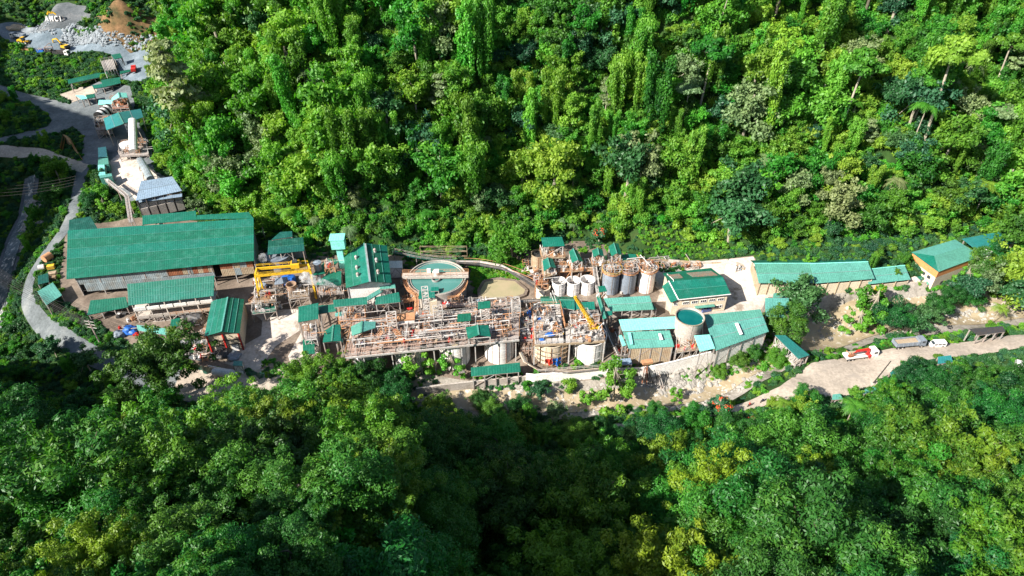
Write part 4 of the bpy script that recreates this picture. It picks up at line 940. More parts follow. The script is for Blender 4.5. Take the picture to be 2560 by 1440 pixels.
# mast of the conveyor at the left rear
c = P(1068, 785, 4); T2 = thing('conveyor_mast', 'tall white lattice mast with a cream enclosure behind the long deck', 'mast', c); lattice(T2, c, 1.8, 3, 14, 'steel_white', 9, .2)
MB().box((c.x + 2.1, c.y + .2, 6), (2.4, 1.8, 7), .1).build('enclosure', 'cream', T2)
c = P(1005, 820, DZ); T2 = thing('control_cabin', 'white deck cabin with an orange upper band behind the long deck', 'cabin', (c.x, c.y, DZ)); MB().box((c.x, c.y + 1, DZ + 1.5), (7.5, 2.6, 3), .12).build('wall', 'white', T2); MB().box((c.x - .1, c.y + 1.1, DZ + 3.2), (8, 3, .5), .12).build('fascia', 'orange', T2)
for k in (-2.2, 0, 2.2): MB().box((c.x + k, c.y - .36 + k * .12, DZ + 1.3), (1.0, .1, 1.6), .12).build('doorway', 'dark', T2)
# front tanks
for k, (px, r_, lab, z1_) in enumerate([((1249, 888), 4.6, 'white front tank with dark red seams at the right end of the long deck', 5.2), ((1138, 897), 4.6, 'second white front tank, half hidden behind the small trees', 5.2),
        ((1028, 905), 4.6, 'third front tank under the long deck, in its shade behind trees', 5.2), ((925, 912), 4.4, 'leftmost front tank below the long deck, mostly behind trees', 5.0)]):
    tank('storage_tank', lab, px, -4, r_, -4.2, z1_, 'white', 'pond', ribs=14, seams='rust' if k == 0 else 'steel')

# ================================================================= second deck with the two big tanks
Z2 = 5.0
poly = [(1336,862),(1512,851),(1502,813),(1413,817),(1400,759),(1331,763)]
pw = [P(*p, Z2) for p in poly]
T = thing('tank_deck', 'L-shaped grey plated deck with blue and yellow tarpaulins over the two big tanks', 'deck', (pw[0].x + 10, pw[0].y + 5, -4))
d2 = T
def dq2(u, v, z=0, q=None):
    p = q[0].lerp(q[1], u).lerp(q[3].lerp(q[2], u), v); p.z = Z2 + z; return p
qa = [pw[0], pw[0].lerp(pw[1], .42), pw[4], pw[5]]; qb = [pw[0].lerp(pw[1], .44), pw[1], pw[2], pw[3]]
for q_, nu_, nv_ in ((qa, 5, 7), (qb, 7, 4)):
    for iu in range(nu_):
        for iv in range(nv_):
            MB().prism([dq2(u, v, 0, q_) for u, v in ((iu / nu_ + .01, iv / nv_ + .01), ((iu + 1) / nu_ - .01, iv / nv_ + .01), ((iu + 1) / nu_ - .01, (iv + 1) / nv_ - .01), (iu / nu_ + .01, (iv + 1) / nv_ - .01))], .12).build('deck_plate', rnd.choice(('steel', 'conc', 'conc', 'steel_white')), T)
for a, b, mt in ((pw[0], pw[1], 'steel_white'), (pw[1], pw[2], 'orange'), (pw[2], pw[3], 'orange'), (pw[3], pw[4], 'orange'), (pw[4], pw[5], 'orange'), (pw[5], pw[0], 'orange')):
    MB().bar(a - Vector((0, 0, .45)), b - Vector((0, 0, .45)), .3, .7).build('beam', mt if mt != 'steel_white' else 'tan_sheet', T); railing(T, [a, b], 1.1, mt)
for a in pw + [pw[0].lerp(pw[1], .5)]: MB().bar((a.x, a.y, -4.5), a - Vector((0, 0, .4)), .35).build('post', 'steel_white', T)
clutter(T, qa, Z2 + .05, 42, 31, ('steel_white', 'steel_white', 'dark', 'steel', 'orange')); clutter(T, qb, Z2 + .05, 30, 32, ('steel_white', 'steel_white', 'dark', 'steel', 'orange'))
for u, v, q_, mt, lab, s_ in ((.55, .22, qa, 'blue', 'crumpled blue tarpaulin on the L-shaped deck', .9), (.25, .1, qa, 'blue', 'small blue sheet at the front left corner of the L-shaped deck', .5), (.2, .62, qa, 'blue', 'blue cover by the left rail of the L-shaped deck', .45), (.2, .35, qb, 'blue', 'blue bundle in the middle of the L-shaped deck', .5), (.35, .95, qb, 'redcloth', 'red sheet heap behind the jib crane foot', .8)):
    p = dq2(u, v, .3, q_); blob('tarpaulin', lab, 'tarpaulin', p, s_, mt, 2, int(u * 100), (1.6, 1.1, .5))
c = P(1326, 800, 5); blob('tarpaulin', 'blue drum cover beside the left edge of the L-shaped deck', 'tarpaulin', P(1323, 785, 4), 1.1, 'blue', 2, 4, (.8, 1.3, 1)); blob('tarpaulin', 'pink sheet hanging at the left rail of the L-shaped deck', 'tarpaulin', P(1333, 826, 4), .8, 'redcloth', 2, 5, (.7, 1.2, 1.1))
tank('storage_tank', 'front left big tank wrapped in scaffold under the L-shaped deck', (1374, 890), -4.6, 5.15, -4.8, 3.7, 'cream', 'dark', ribs=10, seams='orange')
tank('storage_tank', 'front right big pale tank under the L-shaped deck', (1469, 888), -4.6, 5.0, -4.8, 3.9, 'white', 'dark', ribs=12, seams='steel_white')
tank('storage_tank', 'rear white-rimmed tank under the left arm of the L-shaped deck', (1366, 806), 0, 5.1, -3, 4.2, 'white', 'dark', ribs=8)
# scaffold round the front left tank
c = P(1374, 890, -4.6); T2 = thing('scaffold', 'timber and pipe scaffold wrapped round the front left big tank', 'scaffold', (c.x, c.y, -4.8))
for k in range(14):
    t = math.radians(190 + k * 14); p = Vector((c.x + 6.1 * math.cos(t), c.y + 6.1 * math.sin(t), 0)); MB().tube([(p.x, p.y, -4.8), (p.x, p.y, 4.2)], .07, 5).build('standard', 'steel', T2)
for z_ in (-3, -1.2, .6, 2.4):
    MB().ring(c, 6.05, 6.17, z_, z_ + .12, 26, math.radians(190), math.radians(372)).build('ledger', 'wood', T2); MB().ring(c, 5.4, 6.0, z_ - .08, z_, 26, math.radians(300 if z_ > -2 else 250), math.radians(372)).build('plank', 'wood', T2)
def cloth(name, label, p, w_, h_, mat, rz=0, seed=1):
    """hanging sheet with folds and a little thickness"""
    n, m_ = 14, 10; vs = []; q_ = random.Random(seed); ph = q_.random() * 6; d = Vector((math.cos(rz), math.sin(rz), 0)); nr = Vector((d.y, -d.x, 0))
    for j in range(m_ + 1):
        for i_ in range(n + 1):
            u, v = i_ / n, j / m_; f = .22 * math.sin(u * 11 + ph) * (.3 + v) + .1 * math.sin(u * 23 + v * 5)
            vs.append(Vector(p) + d * (w_ * (u - .5)) * (1 - .25 * v) + Vector((0, 0, -h_ * v * (1 - .25 * math.sin(u * 5 + ph)))) + nr * f)
    k = len(vs); vs += [v - nr * .04 for v in vs]; fs = []
    for j in range(m_):
        for i_ in range(n):
            a = j * (n + 1) + i_; fs += [(a, a + 1, a + n + 2, a + n + 1), (a + k, a + n + 1 + k, a + n + 2 + k, a + 1 + k)]
    return MB().add(vs, fs).build(name, mat, label=label, cat='tarpaulin', smooth=True)
p = Vector((c.x - .6, c.y - 6.3, .2)); cloth('tarpaulin', 'red tarpaulin hung on the scaffold of the big tank', p, 2.6, 2.0, 'redcloth', .1, 3); cloth('tarpaulin', 'blue tarpaulin hung on the scaffold right of the red one', p + Vector((2.3, .5, -.1)), 3.0, 2.6, 'blue', .35, 4)
# jib crane
a = P(1484, 815, Z2 + .5); b = P(1437, 741, Z2 + 10.5); T2 = thing('jib_crane', 'bright yellow crane jib leaning over the L-shaped deck', 'crane', (a.x, a.y, Z2))
jd = (b - a).normalized(); side = jd.cross(Vector((0, 0, 1))).normalized() * .55; upv = side.cross(jd).normalized() * .5
for s1, s2 in ((1, 1), (1, -1), (-1, 1), (-1, -1)): MB().bar(a + side * s1 + upv * s2, b + side * s1 * .5 + upv * s2 * .5, .2).build('chord', 'yellow', T2)
MB().bar(a, b, .9, .12).build('boom', 'yellow', T2)
m = MB()
for k in range(16):
    p, q_ = a.lerp(b, k / 16), a.lerp(b, (k + 1) / 16); s1 = 1 - .5 * k / 16; sg = 1 if k % 2 else -1
    for s2 in (1, -1): m.bar(p + side * sg * s1 + upv * s2 * s1, q_ - side * sg * s1 + upv * s2 * s1, .1); m.bar(p + side * s2 * s1 + upv * sg * s1, q_ + side * s2 * s1 - upv * sg * s1, .1)
m.build('lacing', 'yellow', T2); MB().box(a + Vector((0, 0, -.3)), (3.2, 2.0, .6), .1).build('base', 'yellow', T2); MB().cyl(a, .8, Z2, Z2 + 1.4, 14).build('slew_ring', 'orange', T2)
MB().tube([b, b + Vector((-2, -1, -6))], .03, 4).build('cable', 'dark', T2)

T, q = tower('link_platform', 'crowded rusty link platform between the long deck and the L-shaped deck', [(1302,856),(1332,855),(1328,782),(1300,784)], -3, 3.5, 'pinkrust', 2, 'pinkrust', 'steel_white', bays=3); clutter(T, q, 3.5, 34, 211); clutter(T, q, .3, 14, 212)
T, q = tower('link_platform', 'grey framed platform of pumps right of the L-shaped deck under the jib', [(1428,812),(1498,808),(1494,782),(1424,786)], -1, 3.2, 'steel_white', 1, 'pinkrust', 'steel_white', bays=3); clutter(T, q, 3.2, 24, 213)
T, q = tower('pipe_platform', 'long low pipe rack platform between the pond and the long deck', [(1100,768),(1300,760),(1298,748),(1102,754)], 0, 2.5, 'pinkrust', 1, 'pinkrust', 'steel_white', bays=6); clutter(T, q, 2.5, 34, 214)
# ================================================================= white tank row
for k, (px, r_, mt, lab) in enumerate([((1396, 727), 2.25, 'white', 'left white open tank of the row of three'), ((1432, 726), 2.25, 'white', 'middle white open tank of the row of three'), ((1467, 724), 2.35, 'white', 'right white open tank of the row of three, tallest'), ((1357, 734), 2.3, 'cream', 'cream tank crowded by orange pipes left of the white row')]):
    T2, c = tank('open_tank', lab, px, 1, r_, -.2, 5.2 if k < 3 else 4, mt, ribs=6, seams='steel_white')
    if k < 3: MB().tube([(c.x, c.y, .3), (c.x, c.y, 5)], .09, 6).build('shaft', 'dark', T2); MB().bar((c.x - r_, c.y, 4.9), (c.x + r_, c.y, 4.9), .15).build('baffle', 'steel', T2)
for k, (px, lab) in enumerate([((1375, 694), 'brown rear tank behind the left white tank'), ((1410, 692), 'brown rear tank behind the middle white tank'), ((1446, 690), 'brown rear tank behind the right white tank'), ((1345, 660), 'big cream tank at the back left under the highest small roof'), ((1372, 672), 'second cream back tank beside the stair')]):
    tank('rear_tank', lab, px, 2, 2.4, 0, 6.5, 'tank_brown' if k < 3 else 'tan_sheet', 'dark', ribs=6)
T, q = tower('upper_walkway', 'brown plated upper deck behind the row of white tanks', [(1372,680),(1482,676),(1482,652),(1376,656)], 0, 7, 'orange', 1, 'tan_sheet', 'orange', bays=4); clutter(T, q, 7, 40, 41, ('steel_white', 'orange', 'tan_sheet', 'steel_white'))
T, q = tower('upper_walkway', 'orange pipe frame over the cream tank left of the white row', [(1338,712),(1370,710),(1368,690),(1340,694)], 0, 5, 'orange', 2, 'deck', 'orange'); clutter(T, q, 5, 24, 42, ('orange', 'red', 'steel_white', 'orange'))
# towers with small green roofs
def small_tower(label, px4, zr, zd, w_=None, gab=False, extra=10, seed=0, walls=None, gz=1, mat='roof'):
    q = [P(*px4[0], zr), P(*px4[1], zr), P(*px4[2], zr + .6), P(*px4[3], zr + .6)]; c = sum(q, Vector()) / 4; T = thing('screening_tower', label, 'tower', (c.x, c.y, gz))
    if gab:
        m0, m1 = q[0].lerp(q[1], .5) + Vector((0, 0, .9)), q[3].lerp(q[2], .5) + Vector((0, 0, .9)); sheets(T, [q[3], q[0], m0, m1], mat, 1, .6); sheets(T, [q[1], q[2], m1, m0], mat, 1, .6)
        MB().bar(m0 + Vector((0, 0, .08)), m1 + Vector((0, 0, .08)), .3, .08).build('ridge_cap', 'roof_pale', T)
    else: sheets(T, q, mat, 1, .6)
    i = inset(q, .15); posts(T, [v - Vector((0, 0, .2)) for v in i], 'steel_white', gz=gz)
    e = [Vector((v.x, v.y, zd)) for v in inset(q, -.1)]; MB().prism(e, .15).build('deck_plate', 'tan_sheet', T); railing(T, e + e[:1], 1.0, 'orange'); clutter(T, e, zd, extra, seed, ('steel_white', 'orange', 'white'))
    m = MB()
    for a, b in zip(i, i[1:] + i[:1]): m.bar((a.x, a.y, gz), (b.x, b.y, zd), .12); m.bar((a.x, a.y, zd), (b.x, b.y, zr - .3), .1)
    m.build('brace', 'steel_white', T)
    if walls: cladding(T, i[0], i[1], zd, zr - .2, walls)
    return T
small_tower('highest tower with a flat green roof at the back of the works', [(1357,617),(1412,615),(1405,592),(1353,594)], 14, 9.5, seed=51, extra=12)
small_tower('gabled tower roof right of the highest tower, behind the white tanks', [(1430,657),(1458,654),(1442,625),(1422,629)], 11, 7.5, gab=True, seed=52)
small_tower('lower gabled tower roof in front of the highest tower', [(1360,678),(1390,669),(1381,646),(1356,652)], 9.5, 7, gab=True, seed=53)
small_tower('narrow gabled tower roof above the grey vessels', [(1484,643),(1510,641),(1506,624),(1480,626)], 12, 8.5, gab=True, seed=54)
small_tower('tall gabled tower roof behind the grey vessels', [(1529,641),(1554,637),(1546,609),(1521,617)], 12, 8.5, gab=True, seed=55)
small_tower('flat green roof with a mint front wall behind the vessels', [(1557,653),(1594,651),(1589,635),(1554,636)], 9, 6, seed=56, walls='roof_mint')
small_tower('little green roof over an orange ladder beside the vessels', [(1498,731),(1518,728),(1512,714),(1495,716)], 8, 5, seed=57, extra=4)
# grey vessels
for k, (px, mt, lab) in enumerate([((1524, 727), 'tank_grey', 'leftmost grey tall vessel with a ladder'), ((1566, 725), 'tank_grey', 'middle blue-grey tall vessel'), ((1612, 722), 'white', 'rightmost pale tall vessel with a rusty ladder')]):
    T2, c = tank('tall_vessel', lab, px, 0, 2.75, -.2, 9.0, mt, 'dark', ribs=6, seams='steel')
    m = MB(); 
    for s_ in (-.9, -.2): m.bar((c.x + 1.1 + s_ * .4, c.y - 2.9, 0), (c.x + 1.1 + s_ * .4, c.y - 2.9, 9), .08)
    for j in range(14): m.bar((c.x + .7, c.y - 2.9, .6 * j + .5), (c.x + 1.05, c.y - 2.9, .6 * j + .5), .07)
    m.build('ladder', 'dark' if k < 2 else 'rust', T2)
    rr = 3.3; MB().ring(c, 2.8, rr, 8.3, 8.4, 30).build('gallery', 'orange', T2); railing(T2, [(c.x + rr * math.cos(t * .4), c.y + rr * math.sin(t * .4), 8.4) for t in range(17)], 1.1, 'yellow' if k == 0 else 'orange', 3)
    clutter(T2, [Vector((c.x - 2, c.y - 2, 8)), Vector((c.x + 2, c.y - 2, 8)), Vector((c.x + 2, c.y + 2, 8)), Vector((c.x - 2, c.y + 2, 8))], 8.4, 16, 60 + k, ('orange', 'tan_sheet', 'rust', 'steel_white'))
T, q = tower('pipe_gallery', 'brown pipe gallery behind the tops of the tall vessels', [(1505,672),(1640,668),(1636,655),(1508,660)], 0, 8, 'tan_sheet', 1, 'tan_sheet', 'orange', bays=5); clutter(T, q, 8, 40, 71, ('tan_sheet', 'orange', 'steel_white', 'rust'))
T = thing('stair_tower', 'orange stair flight left of the grey vessels', 'stair', P(1493, 720, 0)); a = P(1497, 742, 1); b = P(1486, 668, 8); stair(T, a, b, 1.2, 'steel_white', 22)
# canopies right of the second deck
T, i = gable('long_shed', 'pale-lined green gabled shed roof behind the L-shaped deck', [(1437,775),(1352,760)], [(1434,742),(1350,741)], [(1436,751),(1351,748)], 4.5, 5.5, 'roof', 1, '', gz=0, cat='shed')
shed('roof_canopy', 'green canopy crossed by the yellow jib', [(1438,776),(1488,774),(1486,754),(1437,756)], 4, 5, 'roof', 1, 3, cat='canopy')
T, i = gable('covered_walkway', 'narrow green walkway roof running toward the camera right of the jib', [(1508,798),(1491,741)], [(1519,796),(1503,737)], [(1514,796),(1497,739)], 5.5, 6.1, 'roof', 1, '', gz=0, cat='walkway')
shed('roof_canopy', 'short green side roof joined to the narrow walkway', [(1512,790),(1531,788),(1530,777),(1510,778)], 5, 5.4, 'roof', 1, 2, cat='canopy')
shed('long_shed', 'long green shed roof in front of the grey vessels', [(1527,779),(1635,774),(1624,739),(1509,746)], 4, 6, 'roof_pale', 2, 5, {'b': 'conc'}, cat='shed')
shed('roof_canopy', 'darker green end strip beside the long shed', [(1633,772),(1641,773),(1632,756),(1626,757)], 3.4, 3.8, 'roof', 1, 2, cat='canopy')
T = thing('low_wall', 'pale concrete wall in front of the long shed', 'wall', P(1580, 790, 0)); solidwall(T, P(1530, 793, 0), P(1640, 787, 0), -.5, 1.6, 'conc', .3)
# mint roofs and the open shed with blue sheet
shed('long_shed', 'long mint roof left of the tall round water tank', [(1556,828),(1707,820),(1691,791),(1547,799)], 6, 7, 'roof_mint', 1, 5, cat='shed')
T, q = shed('long_shed', 'faded green shed roof with a pale stripe under the mint roof', [(1572,872),(1686,867),(1674,826),(1557,830)], 3.5, 5.8, 'roof_pale', 2, 5, {'f': 'tan_sheet'}, gz=-3, cat='shed')
m = [P(1576,862,4.5), P(1583,861,4.5), P(1577,831,6.2), P(1569,831,6.2)]; sheets(T, m, 'roof_mint', name='pale_sheet')
m = [P(1650,850,5.1), P(1658,849,5.1), P(1652,834,6.1), P(1646,834,6.1)]; sheets(T, m, 'white', name='pale_sheet')
shed('lean_to', 'small mint strip roof at the left of the faded shed', [(1556,866),(1566,863),(1554,837),(1547,839)], 3, 3.6, 'roof_mint', 1, 2, cat='lean-to')
shed('lean_to', 'square bright mint roof beside the big east green roof', [(1750,879),(1788,871),(1774,836),(1735,839)], 5.5, 7, 'roof_mint', 1, 2, cat='lean-to')
T, i = shed('east_shed', 'wide green shed roof with a white strip right of the round water tank', [(1790,877),(1922,829),(1901,773),(1758,787)], 5, 7.5, 'roof_pale', 3, 5, {'f': 'white'}, gz=-2, cat='shed')
sheets(T, [P(1850,837,6.3), P(1857,835,6.3), P(1845,807,7.3), P(1837,808,7.3)], 'white', name='pale_sheet')
T2, c = tank('water_tank', 'tall round tank brimming with deep teal water', (1725, 792), 10, 4.1, -.5, 10.2, 'conc', 'tankwater', ribs=6, r0=3.3, seams='steel_white', inner='tan_sheet')
MB().tube([P(1757, 800, 10), P(1756, 850, 1)], .12, 6).build('downpipe', 'white', T2)
T, q = tower('frame_yard', 'open brown pipe frame yard between the faded shed and the water tank', [(1690,882),(1760,872),(1735,838),(1690,842)], -2, 2.5, 'steel', 1, 'tan_sheet', 'steel_white', bays=4); clutter(T, q, 2.5, 26, 81, ('steel_white', 'red', 'orange', 'steel'))
for k in range(9):
    o = MB().tube([P(1560 + rnd.uniform(-20, 20), 888 + rnd.uniform(-7, 7), -1), P(1640, 885 + rnd.uniform(-7, 7), -.5), P(1700 + rnd.uniform(-8, 8), 876 + rnd.uniform(-6, 6), 0), P(1760, 866 + rnd.uniform(-6, 6), .6)], rnd.uniform(.1, .2), 6).build('pipe', rnd.choice(('steel_white', 'pipe', 'steel')))
    tag(o, 'long pipe laid along the top of the white wall by the faded shed', 'pipe', 'pipes laid behind the white wall')
for k in range(12):
    t0 = rnd.uniform(-5, 5); o = MB().tube([P(1300 + t0, 880, 0), P(1312 + t0, 905, -2), P(1345 + t0, 925 + t0 * .5, -2.5), P(1420, 930 + t0 * .6, -2.5), P(1500, 922 + t0 * .6, -2.3), P(1545, 900 + t0, -1)], rnd.uniform(.09, .18), 6).build('hose', rnd.choice(('pipe', 'steel_white', 'steel', 'tan_sheet')))
    tag(o, 'hose looping round the foot of the two big front tanks', 'hose', 'hoses round the two big front tanks')
for k in range(9):
    t0 = rnd.uniform(-4, 4); o = MB().tube([P(1510 + t0, 800, 3), P(1528 + t0, 850, 1), P(1545 + t0, 885, 0)], rnd.uniform(.1, .2), 6).build('pipe', rnd.choice(('pipe', 'steel', 'steel_white'))); tag(o, 'pipe running downhill beside the narrow green walkway', 'pipe', 'pipes beside the narrow walkway')

# ================================================================= walls along the river
def wallrun(name, label, pts, h, mat, z0s, t=.4, panel=None):
    """upright wall of separate panels; pts px at the wall top heights z0s"""
    W = [P(*p, z) for p, z in zip(pts, z0s)]; c = sum(W, Vector()) / len(W); T = thing(name, label, 'wall', (c.x, c.y, c.z - h))
    for a, b in zip(W[:-1], W[1:]):
        L = (b - a).length; n = max(1, int(L / (panel or L)))
        for k in range(n):
            p = a.lerp(b, k / n); q_ = a.lerp(b, (k + 1) / n - .004); solidwall(T, p, q_, (p.z - h, q_.z - h), (p.z, q_.z), mat, t, 'wall_panel')
    MB().tube([W[0]] + W[1:], .12, 5).build('coping', mat, T)
    return T, W
wallrun('retaining_wall', 'bright white retaining wall in front of the two big tanks', [(1315,936),(1337,938),(1420,931),(1520,924),(1600,921)], 5, 'white', [-2.5]*5, .5, 6)
T, W = wallrun('retaining_wall', 'white curving sheet-piled wall above the stony river bed', [(1600,921),(1640,914),(1690,903),(1740,889),(1780,880),(1866,858)], 4.5, 'white', [-1,-.5,0,.5,1,1.5], .4, 2.5)
wallrun('retaining_wall', 'stepped grey concrete wall with grass below the long green roof', [(1040,972),(1110,962),(1200,952),(1330,940)], 3, 'conc', [-3.5]*4, .5, 6)
T = thing('guard_rail', 'white post railing along the top of the bright retaining wall', 'railing', P(1450, 925, -2.5)); railing(T, [P(1345,932,-2.4), P(1420,926,-2.4), P(1520,919,-2.4)], 1.3, 'steel_white', 2.2)
# pipe trestle leaving the works over the river
T = thing('pipe_trestle', 'rusty red pipe trestle legs standing below the white wall', 'trestle', P(1615, 960, -6)); hub = P(1618, 905, 1)
for k in range(6): f = P(1602 + 7 * k, 975 - 2 * (k % 2), -7.5); MB().tube([hub + Vector((rnd.uniform(-.5, .5), 0, 0)), f], .13, 5).build('leg', 'rust' if k < 3 else 'dark', T)
MB().box(hub, (3, 1.4, .8), .2).build('head_frame', 'orange', T)
for k in range(3):
    o = MB().tube([P(1636 + 5 * k, 925, -1), P(1652 + 6 * k, 985, -7.5)], .14, 6).build('pipe', 'steel' if k else 'dark'); tag(o, 'slanting pipe dropping from the white wall to the river bank', 'pipe', 'slanting pipes below the white wall')
# covered bridge
T, i = shed('covered_bridge', 'teal roofed footbridge crossing the river to the dirt road', [(1996,897),(2024,888),(1964,838),(1937,838)], 3.5, 3.5, 'roof_teal', 1, 3, gz=-1, cat='bridge')
q = inset(i, .06); MB().prism([Vector((v.x, v.y, .3)) for v in q], .3).build('deck_slab', 'conc', T)
for a, b in ((q[0], q[3]), (q[1], q[2])):
    m = MB(); n = 8
    for k in range(n):
        p, r_ = a.lerp(b, k / n), a.lerp(b, (k + 1) / n); m.bar((p.x, p.y, .3), (r_.x, r_.y, 3.2), .14) if k % 2 else m.bar((p.x, p.y, 3.2), (r_.x, r_.y, .3), .14); m.bar((p.x, p.y, .3), (p.x, p.y, 3.2), .14)
    m.build('truss', 'steel_white', T)
shed('lean_to', 'green roof between the yard and the big dark tree', [(1913,790),(1975,795),(1972,745),(1913,745)], 5, 6, 'roof_pale', 1, 2, cat='shed'); shed('lean_to', 'small far green roof behind the big dark tree', [(1932,745),(1968,742),(1965,731),(1934,733)], 4, 4.4, 'roof_pale', 1, 2, cat='shed')
T = thing('perimeter_fence', 'pale block wall running along the foot of the bright green slope', 'wall', P(1750, 660, 0))
W = [P(*p, 1.2) for p in ((1598,655),(1640,652),(1700,656),(1780,660),(1870,664))]
for a, b in zip(W[:-1], W[1:]):
    n = max(1, int((b - a).length / 3))
    for k in range(n): solidwall(T, a.lerp(b, k / n), a.lerp(b, (k + .96) / n), -.3, 1.9 + .1 * (k % 2), 'conc' if k % 3 else 'tan_sheet', .3, 'wall_panel')

# ================================================================= office
ze, zr = 6.5, 8.6
A, B = P(1696, 749, ze), P(1827, 735, ze); Rg0, Rg1 = P(1672, 703, zr), P(1808, 693, zr); D_, C_ = P(1657, 683, ze), P(1778, 670, ze)
T = thing('office_building', 'cream two-storey office with a green and rust-patched hipped roof', 'office', (A.lerp(C_, .5).x, A.lerp(C_, .5).y, 0))
sheets(T, [A, B, Rg1, Rg0], 'roof', 2, .6); sheets(T, [C_, D_, Rg0, Rg1], 'roof', 1, .6)
sheets(T, [P(1680,697,8.3), P(1708,694,8.3), P(1698,684,7.6), P(1670,687,7.6)], 'rust_roof', 1, .6, 'patched_sheet'); sheets(T, [P(1732,692,8.4), P(1795,688,8.4), P(1778,677,7.6), P(1716,682,7.6)], 'rust_roof', 1, .6, 'patched_sheet')
E_ = P(1677, 757, 5.8); sheets(T, [E_, A, Rg0, P(1655, 716, 5.8)], 'roof', 1, .6)
i = inset([A, B, C_, D_], .07); i = [Vector((v.x, v.y, ze)) for v in i]
F0 = P(1682, 752, 5.7); 
for a, b in ((F0, i[0]), (i[0], i[1]), (i[1], i[2]), (i[2], i[3]), (i[3], F0)): solidwall(T, a, b, -.3, 5.9, 'cream')
windows(T, i[0], i[1], 4.4, 5, 2.0, 1.0, .06, .96); windows(T, i[0], i[1], 1.5, 3, 2.6, 1.0, .3, .96); windows(T, F0, i[0], 4.2, 1, 1.2, 1, .2, .8)
MB().bar(i[0].lerp(i[1], .35) + Vector((0, -.7, -3.8)), i[0].lerp(i[1], .75) + Vector((0, -.7, -3.8)), 1.2, .12).build('sun_shade', 'roof_pale', T)
m = MB(); m.bar(A + Vector((0, -.1, .05)), Rg0 + Vector((-.1, 0, .2)), .3, .12); m.bar(A + Vector((0, -.15, .02)), B + Vector((0, -.15, .02)), .22, .18); m.build('gutter', 'white', T)
MB().tube([P(1677, 745, 3), P(1684, 700, 9), P(1668, 685, 7)], .12, 6).build('downpipe', 'white', T)
# long east warehouse
def long_wh(name, label, ev, rd, bk, ze_, zr_, n, gz_, doors=0):
    A, B = P(*ev[0], ze_), P(*ev[1], ze_); R0, R1 = P(*rd[0], zr_), P(*rd[1], zr_); D_, C_ = P(*bk[0], ze_ + .5), P(*bk[1], ze_ + .5)
    T = thing(name, label, 'warehouse', (A.lerp(C_, .5).x, A.lerp(C_, .5).y, gz_)); sheets(T, [A, B, R1, R0], 'roof_pale', 2, .6); sheets(T, [C_, D_, R0, R1], 'roof', 1, .6)
    MB().bar(R0 + Vector((0, 0, .12)), R1 + Vector((0, 0, .12)), .4, .1).build('ridge_cap', 'roof_mint', T)
    i = inset([A, B, C_, D_], .06)
    for k in range(n):
        a = i[0].lerp(i[1], k / n); b = i[0].lerp(i[1], (k + .97) / n); solidwall(T, a, b, gz_ - .3, ze_ - 1.0, 'cream', .2, 'wall_panel'); MB().bar((a.x, a.y - .1, gz_), (a.x, a.y - .1, ze_ - .2), .25).build('column', 'tan_sheet', T)
    solidwall(T, i[0] + Vector((0, .3, 0)), i[1] + Vector((0, .3, 0)), ze_ - 1.0, ze_ - .2, 'dark', .1, 'louvre_band')
    solidwall(T, i[3], i[0], gz_ - .3, ze_ - .2, 'tan_sheet'); solidwall(T, i[1], i[2], gz_ - .3, ze_ - .2, 'cream')
    return T, i
long_wh('long_warehouse', 'longest east warehouse, left bay, with cream walls', [(1897,708),(2040,708)], [(1886,659),(2028,659)], [(1876,651),(2020,651)], 5.5, 8.2, 6, 0)
long_wh('long_warehouse', 'pale-roofed right bay of the longest east warehouse', [(2038,709),(2187,697)], [(2024,660),(2170,655)], [(2020,652),(2163,647)], 5.9, 8.6, 5, 0)
T, i = long_wh('small_warehouse', 'smaller east warehouse with a yellow door beside the orange-banded building', [(2171,711),(2277,699)], [(2170,674),(2262,664)], [(2168,668),(2256,657)], 4.2, 6.4, 3, 0)
a = i[0].lerp(i[1], .3); MB().box((a.x, a.y - .5, 1.6), (3.6, .2, 2.6), .05).build('door', 'yellow', T)
# orange-banded building
zt = 8.5; A, B, C_, D_ = P(2346,680,zt), P(2453,640,zt), P(2388,599,zt), P(2279,631,zt)
T = thing('canteen_building', 'cream building with a broad orange band and turquoise roof', 'building', (A.lerp(C_, .5).x, A.lerp(C_, .5).y, .5)); ctr = (A + B + C_ + D_) / 4 + Vector((0, 0, 1.2))
r0 = A.lerp(D_, .5).lerp(ctr, .35) + Vector((0, 0, 1)); r1 = B.lerp(C_, .5).lerp(ctr, .2) + Vector((0, 0, 1)); mt = 'roof_pale'
sheets(T, [A, B, r1, r0], mt, 1, .6); sheets(T, [C_, D_, r0, r1], mt, 1, .6); sheets(T, [D_, A, r0 + Vector((.01, 0, 0)), r0], 'roof', 1, .6); sheets(T, [B, C_, r1 + Vector((.01, 0, 0)), r1], mt, 1, .6)
i = inset([A, B, C_, D_], .04)
for a, b in ((i[3], i[0]), (i[0], i[1]), (i[1], i[2]), (i[2], i[3])):
    solidwall(T, a, b, -.5, zt - 2.6, 'cream'); solidwall(T, a, b, zt - 2.6, zt - .15, 'orangeband' if 'orangeband' in M else 'cream', .23, 'fascia_band')
windows(T, i[3], i[0], 4.6, 4, 1.1, 1.0, .1, .9, 2, 'dark'); windows(T, i[0], i[1], 2.5, 3, 1.1, 1.0, .1, .9, 2, 'dark')
